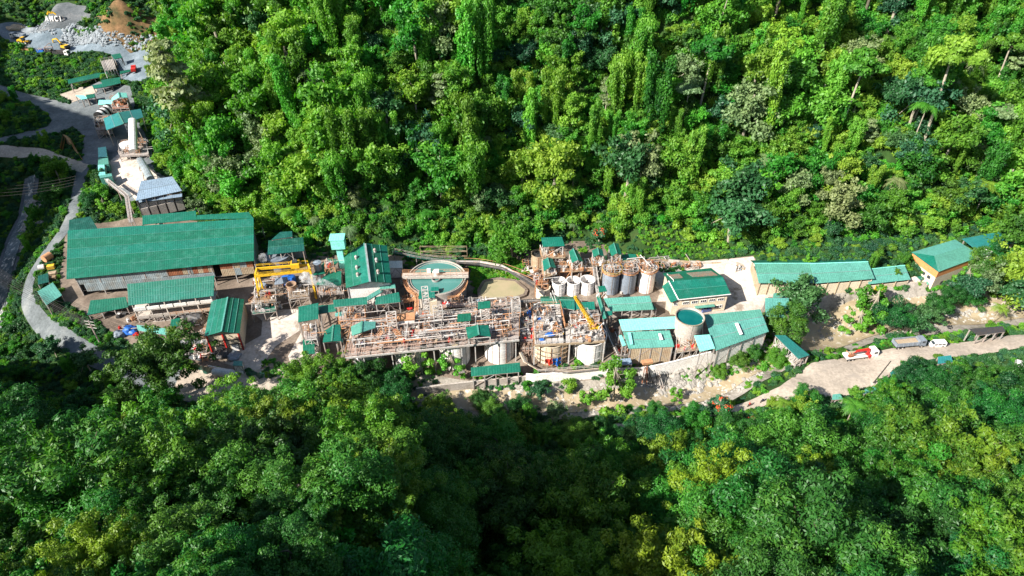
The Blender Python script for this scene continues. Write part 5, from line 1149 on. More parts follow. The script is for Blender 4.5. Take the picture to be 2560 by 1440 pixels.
for q4, z_, mt, lab in (([(2302,701),(2319,694),(2300,672),(2272,674)], 3.2, 'roof', 'curved green porch roof at the foot of the orange-banded building'), ([(2318,712),(2342,706),(2338,700),(2316,703)], 2.6, 'roof_pale', 'little pale green awning beside the orange-banded building'),
        ([(2437,640),(2480,660),(2500,640),(2440,612)], 7, 'roof_teal', 'teal roof next behind the orange-banded building'), ([(2440,624),(2580,600),(2600,560),(2405,597)], 9, 'roof_teal', 'long blue-green roof at the far right edge of the valley'), ([(2455,640),(2475,648),(2482,628),(2462,622)], 8.4, 'white', 'small white roof between the turquoise roofs')):
    shed('side_roof', lab, q4, z_, z_ + .5, mt, 1, 2, cat='roof')
# ================================================================= crusher yard and conveyors up the valley
T, i = shed('store', 'blue-grey roofed building at the top of the conveyor yard', [(339,502),(455,477),(431,441),(352,453)], 13, 14.5, 'roof_grey', 2, 4, None, gz=6, cat='building')
q = inset(i, .06)
for a, b in ((q[0], q[1]), (q[1], q[2]), (q[2], q[3]), (q[3], q[0])): solidwall(T, a, b, 5.5, (a.z - 1.8, b.z - 1.8), 'conc')
d = (q[1] - q[0]).normalized()
for k in range(6): p = q[0].lerp(q[1], k / 5); MB().bar((p.x, p.y - .2, 4), (p.x, p.y - .2, 12.8), .35).build('column', 'dark', T)
for k in range(5): a = q[0].lerp(q[1], k / 5 + .02); b = q[0].lerp(q[1], (k + 1) / 5 - .02); m = MB(); m.bar((a.x, a.y - .5, 7.5), (b.x, b.y - .5, 7.5), .3, 4); m.build('wall_panel', 'conc', T)
sheets(T, [P(343,507,11.6), P(455,492,11.6), P(455,484,12.2), P(343,500,12.2)], 'roof_grey', 1, .6, 'lower_roof_sheet')
def tube_conv(name, label, a, b, w_, h_, mat, gz, supports=3):
    a, b = Vector(a), Vector(b); T = thing(name, label, 'conveyor', (a.lerp(b, .5).x, a.lerp(b, .5).y, gz)); n = 7
    d = (b - a).normalized(); s_ = d.cross(Vector((0, 0, 1))).normalized(); u_ = s_.cross(d).normalized()
    for k in range(n):
        p, q_ = a.lerp(b, k / n), a.lerp(b, (k + .97) / n); vs = []
        for c_ in (p, q_):
            for t in range(7): an = math.pi * t / 6; vs.append(c_ + s_ * (w_ / 2 * math.cos(an)) + u_ * (h_ * math.sin(an) * .6 + .3))
            vs += [c_ - s_ * w_ / 2 - u_ * h_ * .4, c_ + s_ * w_ / 2 - u_ * h_ * .4]
        MB().add(vs, [(j, j + 9, (j + 1) % 9 + 9, (j + 1) % 9) for j in range(9)] + [tuple(range(9)), tuple(range(17, 8, -1))]).build('cover_panel', mat, T)
    for k in range(supports): p = a.lerp(b, (k + .5) / supports); m = MB(); m.bar(p + s_ * w_ * .4, (p.x + s_.x * w_ * .7, p.y + s_.y * w_ * .7, gz), .25); m.bar(p - s_ * w_ * .4, (p.x - s_.x * w_ * .7, p.y - s_.y * w_ * .7, gz), .25); m.bar((p.x + s_.x * w_ * .6, p.y + s_.y * w_ * .6, gz + 2), p - s_ * w_ * .4, .15); m.build('trestle_leg', 'steel', T)
    return T
tube_conv('covered_conveyor', 'white covered conveyor coming straight down from the gabled crusher roof', P(331, 300, 19), P(333, 378, 12.5), 3.0, 1.6, 'white', 9)
tube_conv('covered_conveyor', 'grey covered conveyor running into the blue-grey roofed building', P(350, 400, 12), P(377, 447, 13.5), 2.7, 1.3, 'sheet', 8)
T = thing('transfer_hopper', 'white tapered transfer hopper at the foot of the white conveyor', 'hopper', P(316, 375, 9)); c = P(317, 368, 11); MB().cyl(c, 1.0, 9, 11, 14, 2.8, False).build('cone', 'white', T); MB().cyl(c, 2.8, 11, 12.8, 14, 2.4).build('bin', 'white', T)
T, q = tower('crusher_platform', 'dark steel platform around the foot of the white conveyor', [(300,392),(372,388),(366,352),(296,356)], 8, 11, 'steel', 1, 'deck', 'steel_white', bays=3); clutter(T, q, 11, 34, 91, ('steel_white', 'dark', 'tank_grey', 'steel'))
T, q = tower('crusher_platform', 'open steel crusher frame beside the striped mill drum', [(240,325),(278,322),(270,292),(236,298)], 10, 14, 'steel', 2, 'deck', 'steel_white'); clutter(T, q, 14, 22, 92, ('rust', 'dark', 'steel_white'))
T, q = tower('crusher_platform', 'steel frame under the mint gabled roof', [(280,272),(322,270),(318,246),(284,250)], 11, 15.5, 'steel', 2, 'rust', 'steel_white'); clutter(T, q, 15.5, 14, 93, ('rust', 'orange', 'steel_white'))
gable('crusher_house', 'biggest gabled roof over the crusher, grey-green left and green right', [(266,325),(259,296)], [(358,293),(352,272)], [(309,309),(295,281)], 17.5, 19.5, 'roof_teal', 2, '', gz=10, cat='crusher house')
gable('crusher_hut', 'bright mint gabled roof above the crusher house', [(280,252),(279,246)], [(319,244),(316,232)], [(299,243),(296,231)], 18.5, 19.6, 'roof_mint', 1, '', gz=11, cat='hut')
for q4, zf, mt, lab in (([(171,210),(300,182),(296,171),(169,199)], 18, 'roof', 'long narrow green roof below the quarry bank'), ([(256,219),(302,208),(300,193),(253,200)], 18, 'roof', 'wide green roof just under the long narrow one'),
        ([(234,222),(278,215),(275,207),(230,213)], 17.5, 'roof', 'small green roof overlapping the wide one'), ([(204,249),(222,246),(209,238),(188,238)], 16, 'roof_mint', 'bright mint shed roof by the small dirt yard'),
        ([(218,247),(238,243),(236,234),(214,237)], 16, 'roof', 'dark green shed roof beside the mint one'), ([(246,262),(282,259),(281,250),(247,250)], 16, 'roof_mint', 'low mint roof over the mill feed'),
        ([(286,148),(306,144),(300,133),(277,137)], 24, 'roof', 'small green roof alone by the stone yard'), ([(300,185),(330,178),(328,173),(300,178)], 20, 'roof', 'green roof strip beside the red truck')):
    shed('crusher_shed', lab, q4, zf, zf + .6, mt, 1, 3 if zf == 18 else 2, cat='shed')
for k, (q4, mt, lab) in enumerate([([(246,394),(268,392),(265,367),(245,370)], 'roof_mint', 'big bright white-green container roof in the conveyor yard'), ([(245,413),(272,411),(270,395),(246,397)], 'roof_pale', 'second container roof, greener than its neighbours'), ([(246,427),(262,425),(261,412),(245,413)], 'roof_mint', 'third small mint container roof'), ([(247,440),(264,438),(263,430),(247,431)], 'roof_mint', 'fourth and smallest mint container roof'), ([(250,446),(281,441),(279,434),(249,438)], 'roof_pale', 'low green end roof of the container row')]):
    q = [P(*p, 11) for p in q4]; c = sum(q, Vector()) / 4; T = thing('site_container', lab, 'container', (c.x, c.y, 8)); sheets(T, [v + Vector((0, 0, .1)) for v in q], mt, 1, .6)
    i = inset(q, .05)
    for a, b in zip(i, i[1:] + i[:1]): cladding(T, a, b, 8, 10.9, 'roof_pale')
    MB().box(i[0].lerp(i[1], .5) + Vector((0, -.1, -1.6)), (1.0, .1, 1.9), 0).build('door', 'white', T)
# ore mill drum
c = P(260, 282, 14); T = thing('mill_drum', 'black and white striped ore mill drum', 'mill drum', (c.x, c.y, 11)); d = Vector((.25, 1, .15)).normalized()
for k in range(7): MB().tube([c + d * (k - 3.5) * 1.1, c + d * (k - 2.5) * 1.1], 2.3, 20).build('shell_band', 'black' if k % 2 == 0 else 'white', T, smooth=True)
for s_ in (-1, 1): MB().box(c + d * 3 * s_ - Vector((0, 0, 2.2)), (3.4, .8, 2.6), .2).build('cradle', 'steel', T)
# feed hopper grid by the yard
T, q = tower('grizzly_platform', 'pale gridded feed platform at the edge of the stone yard', [(262,177),(290,172),(282,147),(252,152)], 18, 21.5, 'steel_white', 1, 'conc', 'steel_white', bays=4)
m = MB()
for k in range(9): m.bar(q[0].lerp(q[1], k / 8) + Vector((0, 0, .1)), q[3].lerp(q[2], k / 8) + Vector((0, 0, .1)), .18)
m.build('grid', 'steel_white', T)
T = thing('overhead_walkway', 'long angled steel pipe gallery beside the conveyor yard', 'walkway', P(320, 490, 8)); a, b, c_ = P(268, 452, 10), P(318, 492, 9.5), P(328, 556, 8)
for p, q_ in ((a, b), (b, c_)): MB().bar(p, q_, 1.4, .2).build('deck_plate', 'steel', T); railing(T, [p + Vector((.7, 0, 0)), q_ + Vector((.7, 0, 0))], 1.0, 'steel_white'); railing(T, [p - Vector((.7, 0, 0)), q_ - Vector((.7, 0, 0))], 1.0, 'steel_white')
for p in (a, a.lerp(b, .5), b, b.lerp(c_, .5), c_): MB().bar((p.x, p.y, ground(p.x, p.y) - .2), p, .25).build('post', 'steel', T)
# cut bank wall
T = thing('cut_bank_wall', 'orange-topped concrete sprayed bank beside the conveyor yard', 'retaining wall', P(185, 385, 5)); 
W = [P(155, 372, 11), P(162, 340, 12), P(175, 345, 12), P(190, 372, 11), P(208, 402, 8)]; Fo = [P(157, 385, 7), P(163, 372, 7), P(180, 388, 6), P(195, 402, 5.5), P(210, 412, 6)]
mb = MB(); mb.add(W + Fo, [(k, k + 1, k + 6, k + 5) for k in range(4)]); mb.add([v + Vector((-2, 2, -.1)) for v in W] + [Vector((v.x - 2, v.y + 2, 3)) for v in Fo], [(k, k + 5, k + 6, k + 1) for k in range(4)]); mb.build('face', 'orangeslope', T)

# ================================================================= quarry: sign, rocks, plant
def letter(T, ch, p, h, mat, depth=.35):
    cu = bpy.data.curves.new('letter', 'FONT'); cu.body = ch; cu.size = h * 1.35; cu.extrude = depth / 2; cu.offset = .06; cu.align_x = 'CENTER'
    tmp = bpy.data.objects.new('tmp', cu); COL.objects.link(tmp); dg = bpy.context.evaluated_depsgraph_get(); me_ = bpy.data.meshes.new_from_object(tmp.evaluated_get(dg)); bpy.data.objects.remove(tmp)
    me_.materials.clear(); me_.materials.append(M[mat]); me_.transform(Matrix.Diagonal((.70, 1, 1, 1))); R = Matrix.Rotation(math.radians(72), 4, 'X'); me_.transform(R)
    o = bpy.data.objects.new('letter', me_); COL.objects.link(o); o.parent = T; o.location = Vector(p) - OFF[T]; return o
T = thing('mine_sign', 'white block letters AMCI below a gold peak logo on the grey mound', 'sign', P(138, 55, 29))
s0 = gpx([(138, 56)])[0]
for k, ch in enumerate('AMCI'): letter(T, ch, s0 + Vector(((k - 1.5) * 2.45 - (.3 if ch == 'I' else 0), -.2, .7)), 2.7, 'white')
lp = s0 + Vector((-.2, 0, 4.0)); m = MB()
for a_, b_ in (((-2.3, 0), (-.9, 1.6)), ((-.9, 1.6), (-.1, .5)), ((-.1, .5), (.8, 1.3)), ((.8, 1.3), (2.3, 0))): m.bar(lp + Vector((a_[0], 0, a_[1])), lp + Vector((b_[0], 0, b_[1])), .35, .7)
m.build('peak_logo', 'yellow', T)
m = MB()
for k in range(5): p = s0 + Vector(((k - 2) * 2.3, .5, 0)); m.bar(p - Vector((0, 0, .5)), p + Vector((0, .4, 3.6)), .12)
m.build('support', 'steel', T)
def rockmesh(seed, r):
    bm = bmesh.new(); bmesh.ops.create_icosphere(bm, subdivisions=1, radius=r); q_ = random.Random(seed); S3 = (q_.uniform(.7, 1.3), q_.uniform(.7, 1.3), q_.uniform(.5, .9))
    for v in bm.verts: v.co = Vector([v.co[j] * S3[j] * q_.uniform(.75, 1.2) for j in range(3)])
    me_ = bpy.data.meshes.new('boulder'); bm.to_mesh(me_); bm.free(); return me_
RM = {}
for mt in ('rock', 'rockbrown'):
    RM[mt] = [rockmesh(k + (50 if mt == 'rock' else 0), 1) for k in range(6)]
    for me_ in RM[mt]: me_.materials.append(M[mt])
def rocks(name, poly, n, r0, r1, mt, label, single=0, seed=0, heap=0):
    """loose stones over an area: the biggest as things of their own, the rest as one heap"""
    q_ = random.Random(seed); xs = [p.x for p in poly]; ys = [p.y for p in poly]; out_ = []
    cx_, cy_ = sum(xs) / len(xs), sum(ys) / len(ys)
    while len(out_) < n:
        x, y = q_.uniform(min(xs), max(xs)), q_.uniform(min(ys), max(ys))
        if inpoly(np.array([x]), np.array([y]), poly)[0]:
            dd_ = float(distline(np.array([x]), np.array([y]), poly, True)[0]); out_.append((r0 + (r1 - r0) * q_.random() ** 3, x, y, ground(x, y) + heap * min(1, dd_ / 6) * q_.random()))
    out_.sort(reverse=True); V = []; Fc = []; k0 = 0
    for k, (r, x, y, z) in enumerate(out_):
        me_ = RM[mt][k % 6]
        if k < single:
            o = bpy.data.objects.new('boulder', me_); COL.objects.link(o); o.location = (x, y, z + .1 * r); o.scale = (r, r, r); o.rotation_euler = (0, 0, q_.random() * 6); tag(o, label[0], 'boulder', label[0])
        else:
            a_ = q_.random() * 6.3; c_, s_ = math.cos(a_), math.sin(a_)
            for v in me_.vertices: V.append((x + r * (v.co.x * c_ - v.co.y * s_), y + r * (v.co.x * s_ + v.co.y * c_), z + r * v.co.z + .1 * r))
            for p in me_.polygons: Fc.append(tuple(i_ + k0 for i_ in p.vertices))
            k0 += len(me_.vertices)
    MB().add(V, Fc).build(name, mt, label=label[1], kind='stuff')
rocks('rock_pile', gpx([(148,118),(158,80),(180,60),(232,66),(275,96),(262,118),(200,112)]), 900, .35, 1.3, 'rock', ('large grey boulder on the quarry rock pile below the sign', 'heap of broken grey rock below the sign'), 40, 1, 1.2)
rocks('rock_scatter', gpx([(280,118),(272,84),(330,86),(400,92),(395,116)]), 320, .3, 1.3, 'rock', ('grey boulder under the brown cut slope', 'loose grey rock along the foot of the brown cut slope'), 14, 2, .4)
rocks('rock_scatter', gpx([(50,92),(45,64),(100,64),(150,80),(140,95)]), 220, .25, 1.0, 'rock', ('grey boulder at the foot of the sign mound', 'loose stones at the foot of the sign mound'), 8, 3, .3)
blob('ore_heap', 'small pointed heap of grey crushed stone', 'heap', P(365, 112, 22), 3.2, 'quarry', 3, 5, (1.2, 1, .8))
blob('ore_heap', 'reddish brown stone heap at the left end of the quarry', 'heap', P(40, 70, 26), 3.5, 'tan_sheet', 3, 6, (1.3, 1, .6))
blob('ore_heap', 'pale heap of fines left of the rock pile', 'heap', P(80, 78, 25), 3.2, 'rock', 3, 7, (1.5, 1, .5))
# river stones
Lb, Lr = bank[:len(bank) // 2], bank[len(bank) // 2:][::-1]
rocks('river_stones', pxs([(1640,965,-7.5),(1650,938,-6),(1800,915,-6),(1900,880,-6),(1915,905,-7),(1840,950,-8),(1740,990,-8),(1640,1000,-8)]), 1500, .2, 1.3, 'rockbrown', ('pale boulder in the stony river bed below the white wall', 'bed of pale stones beside the river below the white wall'), 30, 11, .2)
rocks('river_stones', pxs([(1640,1030,-6),(1700,1000,-8),(1850,955,-8),(1930,920,-7.5),(1940,930,-6.5),(1870,980,-6),(1780,1020,-6)]), 500, .2, .9, 'rockbrown', ('pale boulder on the road side of the river', 'pale stones on the road side of the river'), 12, 12, .2)
rocks('river_stones', pxs([(2230,830,-5),(2240,790,-6),(2400,770,-5),(2560,750,-4),(2560,790,-5),(2400,810,-6)]), 800, .2, 1.2, 'rockbrown', ('boulder in the upstream river bed beyond the black shed', 'stones of the upstream river bed'), 24, 13, .3)
rocks('river_stones', pxs([(2040,820,-6.5),(2160,780,-6),(2200,800,-6.5),(2170,830,-6.5),(2060,850,-7)]), 160, .2, 1.2, 'rockbrown', ('boulder in the rapids by the big dark tree', 'stones in the rapids by the big dark tree'), 12, 14, .4)
rocks('river_stones', pxs([(1290,1000,-9),(1300,965,-7),(1640,960,-7),(1640,1000,-8),(1450,1040,-7)]), 700, .2, .9, 'rockbrown', ('boulder below the bright retaining wall', 'stones below the bright retaining wall'), 10, 15, .2)
rocks('stream_stones', pxs([(60,560,-8),(70,500,-4),(115,500,-1),(110,570,-5),(80,620,-8),(50,640,-10)]), 400, .25, 1.4, 'rockbrown', ('boulder beside the white-water stream', 'stones beside the white-water stream'), 14, 16, .3)

# ================================================================= vehicles
def wheel(T, c, r, w_, rz):
    d = Vector((-math.sin(rz), math.cos(rz), 0)) * w_ / 2; c = Vector(c); t_ = MB().tube([c - d, c + d], r, 14).build('wheel', 'black', T); MB().tube([c - d * 1.08, c + d * 1.08], r * .5, 8).build('rim', 'steel_white', t_)
def local(p, rz):
    R = Matrix.Rotation(rz, 3, 'Z'); p = Vector(p); return lambda x, y, z: p + R @ Vector((x, y, z))
def cab(T, f, x0, L, w_, h, z0, mat, rz):
    m = MB(); P8 = [f(x0, -w_ / 2, z0), f(x0 + L, -w_ / 2, z0), f(x0 + L, w_ / 2, z0), f(x0, w_ / 2, z0), f(x0, -w_ / 2, z0 + h), f(x0 + L * .86, -w_ / 2, z0 + h), f(x0 + L * .86, w_ / 2, z0 + h), f(x0, w_ / 2, z0 + h)]
    m.add(P8, [(0, 3, 2, 1), (4, 5, 6, 7), (0, 1, 5, 4), (1, 2, 6, 5), (2, 3, 7, 6), (3, 0, 4, 7)]); m.build('cab', mat, T)
    g_ = MB(); a, b, c_, d_ = [f(x0 + L * k + .03, s_ * w_ * .44, z0 + h * z) for k, z, s_ in ((.925, .52, -1), (.925, .52, 1), (.87, .92, 1), (.87, .92, -1))]; g_.add([a, b, c_, d_] + [v - (f(.04, 0, 0) - f(0, 0, 0)) for v in (a, b, c_, d_)], [(0, 1, 2, 3), (7, 6, 5, 4), (0, 4, 5, 1), (1, 5, 6, 2), (2, 6, 7, 3), (3, 7, 4, 0)]); g_.build('windscreen', 'glass', T)
    for s_ in (-1, 1): MB().box(f(x0 + L * .45, s_ * w_ / 2, z0 + h * .72), (L * .5, .06, h * .34), rz).build('side_window', 'glass', T)
    for s_ in (-1, 1): MB().box(f(x0 + L, s_ * w_ * .36, z0 + .3), (.08, .35, .2), rz).build('headlight', 'white', T)
def dump_truck(label, p, rz, cabm='white', bodym='tank_grey', load=None, L=8.0):
    T = thing('dump_truck', label, 'dump truck', p); f = local(p, rz); MB().box(f(0, 0, .95), (L, .9, .35), rz).build('chassis', 'dark', T); cab(T, f, L / 2 - 1.9, 1.9, 2.4, 2.1, .8, cabm, rz)
    x0, x1 = -L / 2, L / 2 - 2.2; w_ = 1.25; m = MB(); m.box(f((x0 + x1) / 2, 0, 1.35), (x1 - x0, 2.3, .2), rz)
    for s_ in (-1, 1): m.box(f((x0 + x1) / 2, s_ * w_, 1.95), (x1 - x0, .12, 1.3), rz)
    m.box(f(x0, 0, 1.9), (.12, 2.4, 1.2), rz); m.box(f(x1, 0, 2.1), (.12, 2.4, 1.6), rz); m.build('dump_body', bodym, T)
    for k in range(5): 
        for s_ in (-1, 1): MB().box(f(x0 + (x1 - x0) * (k + .5) / 5, s_ * (w_ + .09), 1.9), (.12, .1, 1.2), rz).build('body_rib', bodym, T)
    if load: MB().prism([f(x0 + .2, -1.1, 2.1), f(x1 - .2, -1.1, 2.1), f(x1 - .2, 1.1, 2.2), f(x0 + .2, 1.1, 2.0)], .5).build('load', load, T)
    for x in (-L / 2 + 1.0, -L / 2 + 2.3, L / 2 - 1.2):
        for s_ in (-1, 1): wheel(T, f(x, s_ * 1.05, .52), .52, .35, rz)
    return T
def gp(px, py, z): v = P(px, py, z); v.z = ground(v.x, v.y); v2 = P(px, py, v.z); v2.z = ground(v2.x, v2.y) + .12; return v2
dump_truck('grey dump truck with its cab to the left in the quarry', gp(46, 92, 23), 3.0, 'white'); dump_truck('white-cabbed dump truck facing right beside the excavator', gp(143, 106, 22.5), -.1, 'white', 'dark')
T_ = dump_truck('long grey dump truck with a brown earth load on the dirt road', gp(2268, 866, 0), .12, 'tank_grey', 'tank_grey', 'tan_sheet', 9.5)
# red truck by the stone yard
p = gp(336, 178, 19); T = thing('red_truck', 'small red truck parked at the edge of the stone yard', 'truck', p); f = local(p, 1.9); MB().box(f(0, 0, .8), (5, .9, .3), 1.9).build('chassis', 'dark', T); cab(T, f, .8, 1.8, 2.1, 1.9, .7, 'red', 1.9); MB().box(f(-.8, 0, 1.5), (3, 2.1, 1.2), 1.9).build('cargo_box', 'red', T)
for x in (-1.5, 1.6):
    for s_ in (-1, 1): wheel(T, f(x, s_ * .95, .45), .45, .3, 1.9)
# wheel loader
p = gp(62, 110, 23); rz = -.1; T = thing('wheel_loader', 'yellow wheel loader with raised bucket in the quarry', 'wheel loader', p); f = local(p, rz)
MB().box(f(-1.6, 0, 1.7), (2.8, 1.8, 1.1), rz).build('engine_hood', 'yellow', T); MB().box(f(1.2, 0, 1.2), (2.2, 1.4, .8), rz).build('front_frame', 'yellow', T); MB().box(f(.1, 0, 2.6), (1.4, 1.5, 1.6), rz).build('cab', 'glass', T); MB().box(f(.1, 0, 3.45), (1.6, 1.7, .12), rz).build('cab_roof', 'yellow', T)
for x in (-1.9, 1.7):
    for s_ in (-1, 1): wheel(T, f(x, s_ * 1.2, .85), .85, .6, rz)
for s_ in (-.5, .5): MB().bar(f(1.4, s_, 1.8), f(3.4, s_, .9), .25).build('lift_arm', 'yellow', T)
MB().add([f(3.2, -1.5, .3), f(4.4, -1.5, .25), f(3.2, -1.5, 1.5), f(3.2, 1.5, .3), f(4.4, 1.5, .25), f(3.2, 1.5, 1.5)], [(0, 1, 2), (5, 4, 3), (0, 3, 4, 1), (0, 2, 5, 3)]).build('bucket', 'dark', T)
# excavator
p = gp(166, 129, 22); rz = 2.75; T = thing('excavator', 'yellow excavator reaching left with its arm bent down', 'excavator', p); f = local(p, rz)
for s_ in (-1, 1): MB().box(f(0, s_ * 1.2, .45), (3.8, .6, .8), rz).build('track', 'black', T)
MB().box(f(-.5, 0, 1.6), (3.2, 2.6, 1.2), rz).build('upper_body', 'yellow', T); MB().box(f(.9, .75, 2.2), (1.3, 1, 1.7), rz).build('cab', 'glass', T); MB().box(f(-1.9, 0, 1.6), (.9, 2.6, 1.1), rz).build('counterweight', 'dark', T)
MB().bar(f(1.2, -.3, 1.8), f(4.0, -.3, 4.8), .45, .6).build('boom', 'yellow', T); MB().bar(f(4.0, -.3, 4.8), f(7.3, -.3, 3.9), .4, .5).build('boom', 'yellow', T); MB().bar(f(7.3, -.3, 4.1), f(7.9, -.3, .8), .35, .45).build('arm', 'yellow', T); MB().box(f(7.6, -.3, .5), (1.1, 1.0, .9), rz).build('bucket', 'dark', T)
for px, py, mt, lab in ((68, 127, 'orange', 'orange rusty skip in front of the quarry plant'), (104, 130, 'blue', 'blue box among scrap in front of the excavator'), (120, 124, 'dark', 'dark scrap frame beside the blue box')):
    p = gp(px, py, 22); T = thing('skip', lab, 'skip', p); m = MB(); m.box(p + Vector((0, 0, .2)), (3.4, 2, .3), .1)
    for s_ in (-1, 1): m.box(p + Vector((0, s_ * 1, .8)), (3.4, .12, 1.2), .0); m.box(p + Vector((s_ * 1.65, 0, .8)), (.12, 2, 1.2), .0)
    m.build('shell', mt, T); clutter(T, [p + Vector((-1.5, -.8, 0)), p + Vector((1.5, -.8, 0)), p + Vector((1.5, .8, 0)), p + Vector((-1.5, .8, 0))], p.z + .4, 6, px, ('rust', 'orange', 'steel'))
# crane truck
p = gp(2147, 893, 0); rz = .17; T = thing('crane_truck', 'white flatbed truck with a folded red crane behind its cab', 'crane truck', p); f = local(p, rz); L = 10.0
MB().box(f(0, 0, .95), (L, .9, .35), rz).build('chassis', 'dark', T); cab(T, f, 3.2, 2.0, 2.4, 2.2, .8, 'white', rz); MB().box(f(-1.6, 0, 1.25), (6.6, 2.5, .2), rz).build('flatbed', 'white', T)
for s_ in (-1, 1): MB().box(f(-1.6, s_ * 1.25, 1.5), (6.6, .1, .45), rz).build('side_board', 'white', T)
MB().box(f(-4.9, 0, 1.5), (.1, 2.5, .45), rz).build('tailboard', 'white', T)
MB().cyl(f(2.3, 0, 0), .45, p.z + 1.2, p.z + 3.0, 12).build('crane_column', 'red', T); MB().box(f(2.3, 0, 1.4), (1.0, 2.5, .7), rz).build('crane_base', 'red', T)
MB().bar(f(2.5, 0, 3.1), f(-1.4, .2, 2.7), .5, .55).build('crane_boom', 'red', T); MB().bar(f(1.8, 0, 3.5), f(.2, .1, 3.1), .2, .25).build('crane_ram', 'red', T); MB().bar(f(-1.2, .2, 2.6), f(-2.6, .1, 1.9), .3, .35).build('crane_jib', 'red', T)
for s_ in (-1, 1): MB().bar(f(2.3, s_ * 1.2, 1.5), f(2.3, s_ * 1.7, .15), .2).build('outrigger', 'red', T)
clutter(T, [f(-4, -.9, 0), f(-1, -.9, 0), f(-1, .9, 0), f(-4, .9, 0)], p.z + 1.4, 8, 5, ('rust', 'orange', 'tan_sheet'), .8)
for x in (-4, -2.8, 1.4, 3.9):
    for s_ in (-1, 1): wheel(T, f(x, s_ * 1.05, .5), .5, .35, rz)
# van and cars
def car(name, label, p, rz, mat='white', L=4.6, h=1.5, van=True, cat='van'):
    T = thing(name, label, cat, p); f = local(p, rz); w_ = .85; pr = [(-L / 2, .3), (L / 2, .3), (L / 2, .85), (L / 2 - .5, 1.0), (L / 2 - 1.1, h + .35), (-L / 2 + .1, h + .4)] if van else [(-L / 2, .3), (L / 2, .3), (L / 2, .7), (L / 2 - 1.1, .95), (L / 2 - 1.9, h), (-L / 2 + 1.1, h), (-L / 2 + .3, .95), (-L / 2, .9)]
    n = len(pr); vs = [f(x, -w_, z) for x, z in pr] + [f(x, w_, z) for x, z in pr]; MB().add(vs, [tuple(range(n)), tuple(range(2 * n - 1, n - 1, -1))] + [(k, (k + 1) % n, (k + 1) % n + n, k + n) for k in range(n)]).build('body', mat, T)
    for s_ in (-1, 1):
        for k in range(3 if van else 2): MB().box(f(-L / 2 + .9 + k * 1.2 + (0 if van else .7), s_ * (w_ + .01), h * .82), (.95, .04, .45), rz).build('side_window', 'glass', T)
    a = pr[3], pr[4]; m = MB(); m.bar(f(a[0][0] - .05, 0, a[0][1] + .12), f(a[1][0] + .06, 0, a[1][1] - .12), w_ * 1.7, .08); m.build('windscreen', 'glass', T)
    for x in (-L / 2 + .9, L / 2 - .9):
        for s_ in (-1, 1): wheel(T, f(x, s_ * (w_ - .08), .33), .33, .22, rz)
    for s_ in (-1, 1): MB().box(f(L / 2, s_ * .6, .7), (.06, .3, .16), rz).build('headlight', 'white', T)
    return T
car('parked_van', 'white passenger van on the dirt road beside the grey dump trailer', gp(2341, 864, 0), 3.2)
car('parked_car', 'white car half under the trees below the orange-banded building', gp(2405, 716, 1), .2, 'white', 4.4, 1.45, False, 'car')
car('parked_van', 'white van at the far right edge behind the big pale tree', gp(2543, 920, 0), 1.0)
# people
def person(label, p, rz, top='cloth_dark', legs='cloth_dark', sit=False, hat=None, s=1.0):
    me_ = bpy.data.meshes.new('body'); hz = .95 if not sit else .85
    V = [(0, 0, hz), (0, 0, hz + .25), (.0, 0, hz + .5), (.03, 0, hz + .62), (.05, 0, hz + .78)]; E_ = [(0, 1), (1, 2), (2, 3), (3, 4)]; Rr = [.15, .15, .16, .06, .10]
    for sd_ in (-1, 1):
        b = len(V)
        if sit: V += [(.05, sd_ * .1, hz - .05), (.45, sd_ * .17, hz - .08), (.38, sd_ * .18, hz - .5), (.5, sd_ * .18, hz - .55)]
        else: V += [(0, sd_ * .1, hz - .08), (.03 * sd_ + .02, sd_ * .11, hz - .48), (-.04 * sd_, sd_ * .12, .06), (.14 - .04 * sd_, sd_ * .12, .03)]
        E_ += [(0, b), (b, b + 1), (b + 1, b + 2), (b + 2, b + 3)]; Rr += [.11, .075, .05, .045]
        b = len(V)
        if sit: V += [(.02, sd_ * .2, hz + .46), (.22, sd_ * .27, hz + .22), (.48, sd_ * .25, hz + .2)]
        else: V += [(0, sd_ * .2, hz + .46), (.03, sd_ * .26, hz + .18), (.18, sd_ * .24, hz + .0)]
        E_ += [(2, b), (b, b + 1), (b + 1, b + 2)]; Rr += [.065, .05, .038]
    me_.from_pydata([Vector(v) * s for v in V], E_, []); o = bpy.data.objects.new('tmp', me_); COL.objects.link(o); sk = o.modifiers.new('skin', 'SKIN')
    for k, r in enumerate(Rr): me_.skin_vertices[0].data[k].radius = (r * s, r * s)
    me_.skin_vertices[0].data[0].use_root = True; o.modifiers.new('sub', 'SUBSURF').levels = 1
    dg = bpy.context.evaluated_depsgraph_get(); m2 = bpy.data.meshes.new_from_object(o.evaluated_get(dg)); bpy.data.objects.remove(o)
    m2.materials.clear()
    for mm in (legs, top, 'skin'): m2.materials.append(M[mm])
    for pl in m2.polygons: z = pl.center.z; pl.material_index = 0 if z < (hz - .02) * s or (sit and z < hz * s) else (1 if z < (hz + .55) * s and not (abs(pl.center.y) > .23 and not sit and z < (hz + .12) * s) else 2)
    T = thing('person', label, 'person', p, None, rz); b_ = bpy.data.objects.new('body', m2); COL.objects.link(b_); b_.parent = T; OFF[b_] = Vector((0, 0, 0))
    sv = OFF[T]; OFF[T] = Vector((0, 0, 0)); hm = MB()
    for j in range(4): a0, a1 = math.radians(22 * j), math.radians(22 * (j + 1)); hm.cyl((.045 * s, 0), .125 * s * math.cos(a0), (hz + .80 + .13 * math.sin(a0)) * s, (hz + .80 + .13 * math.sin(a1)) * s, 12, .125 * s * math.cos(a1), j == 3)
    hm.build('helmet' if hat else 'hair', hat or 'black', T); OFF[T] = sv
    return T
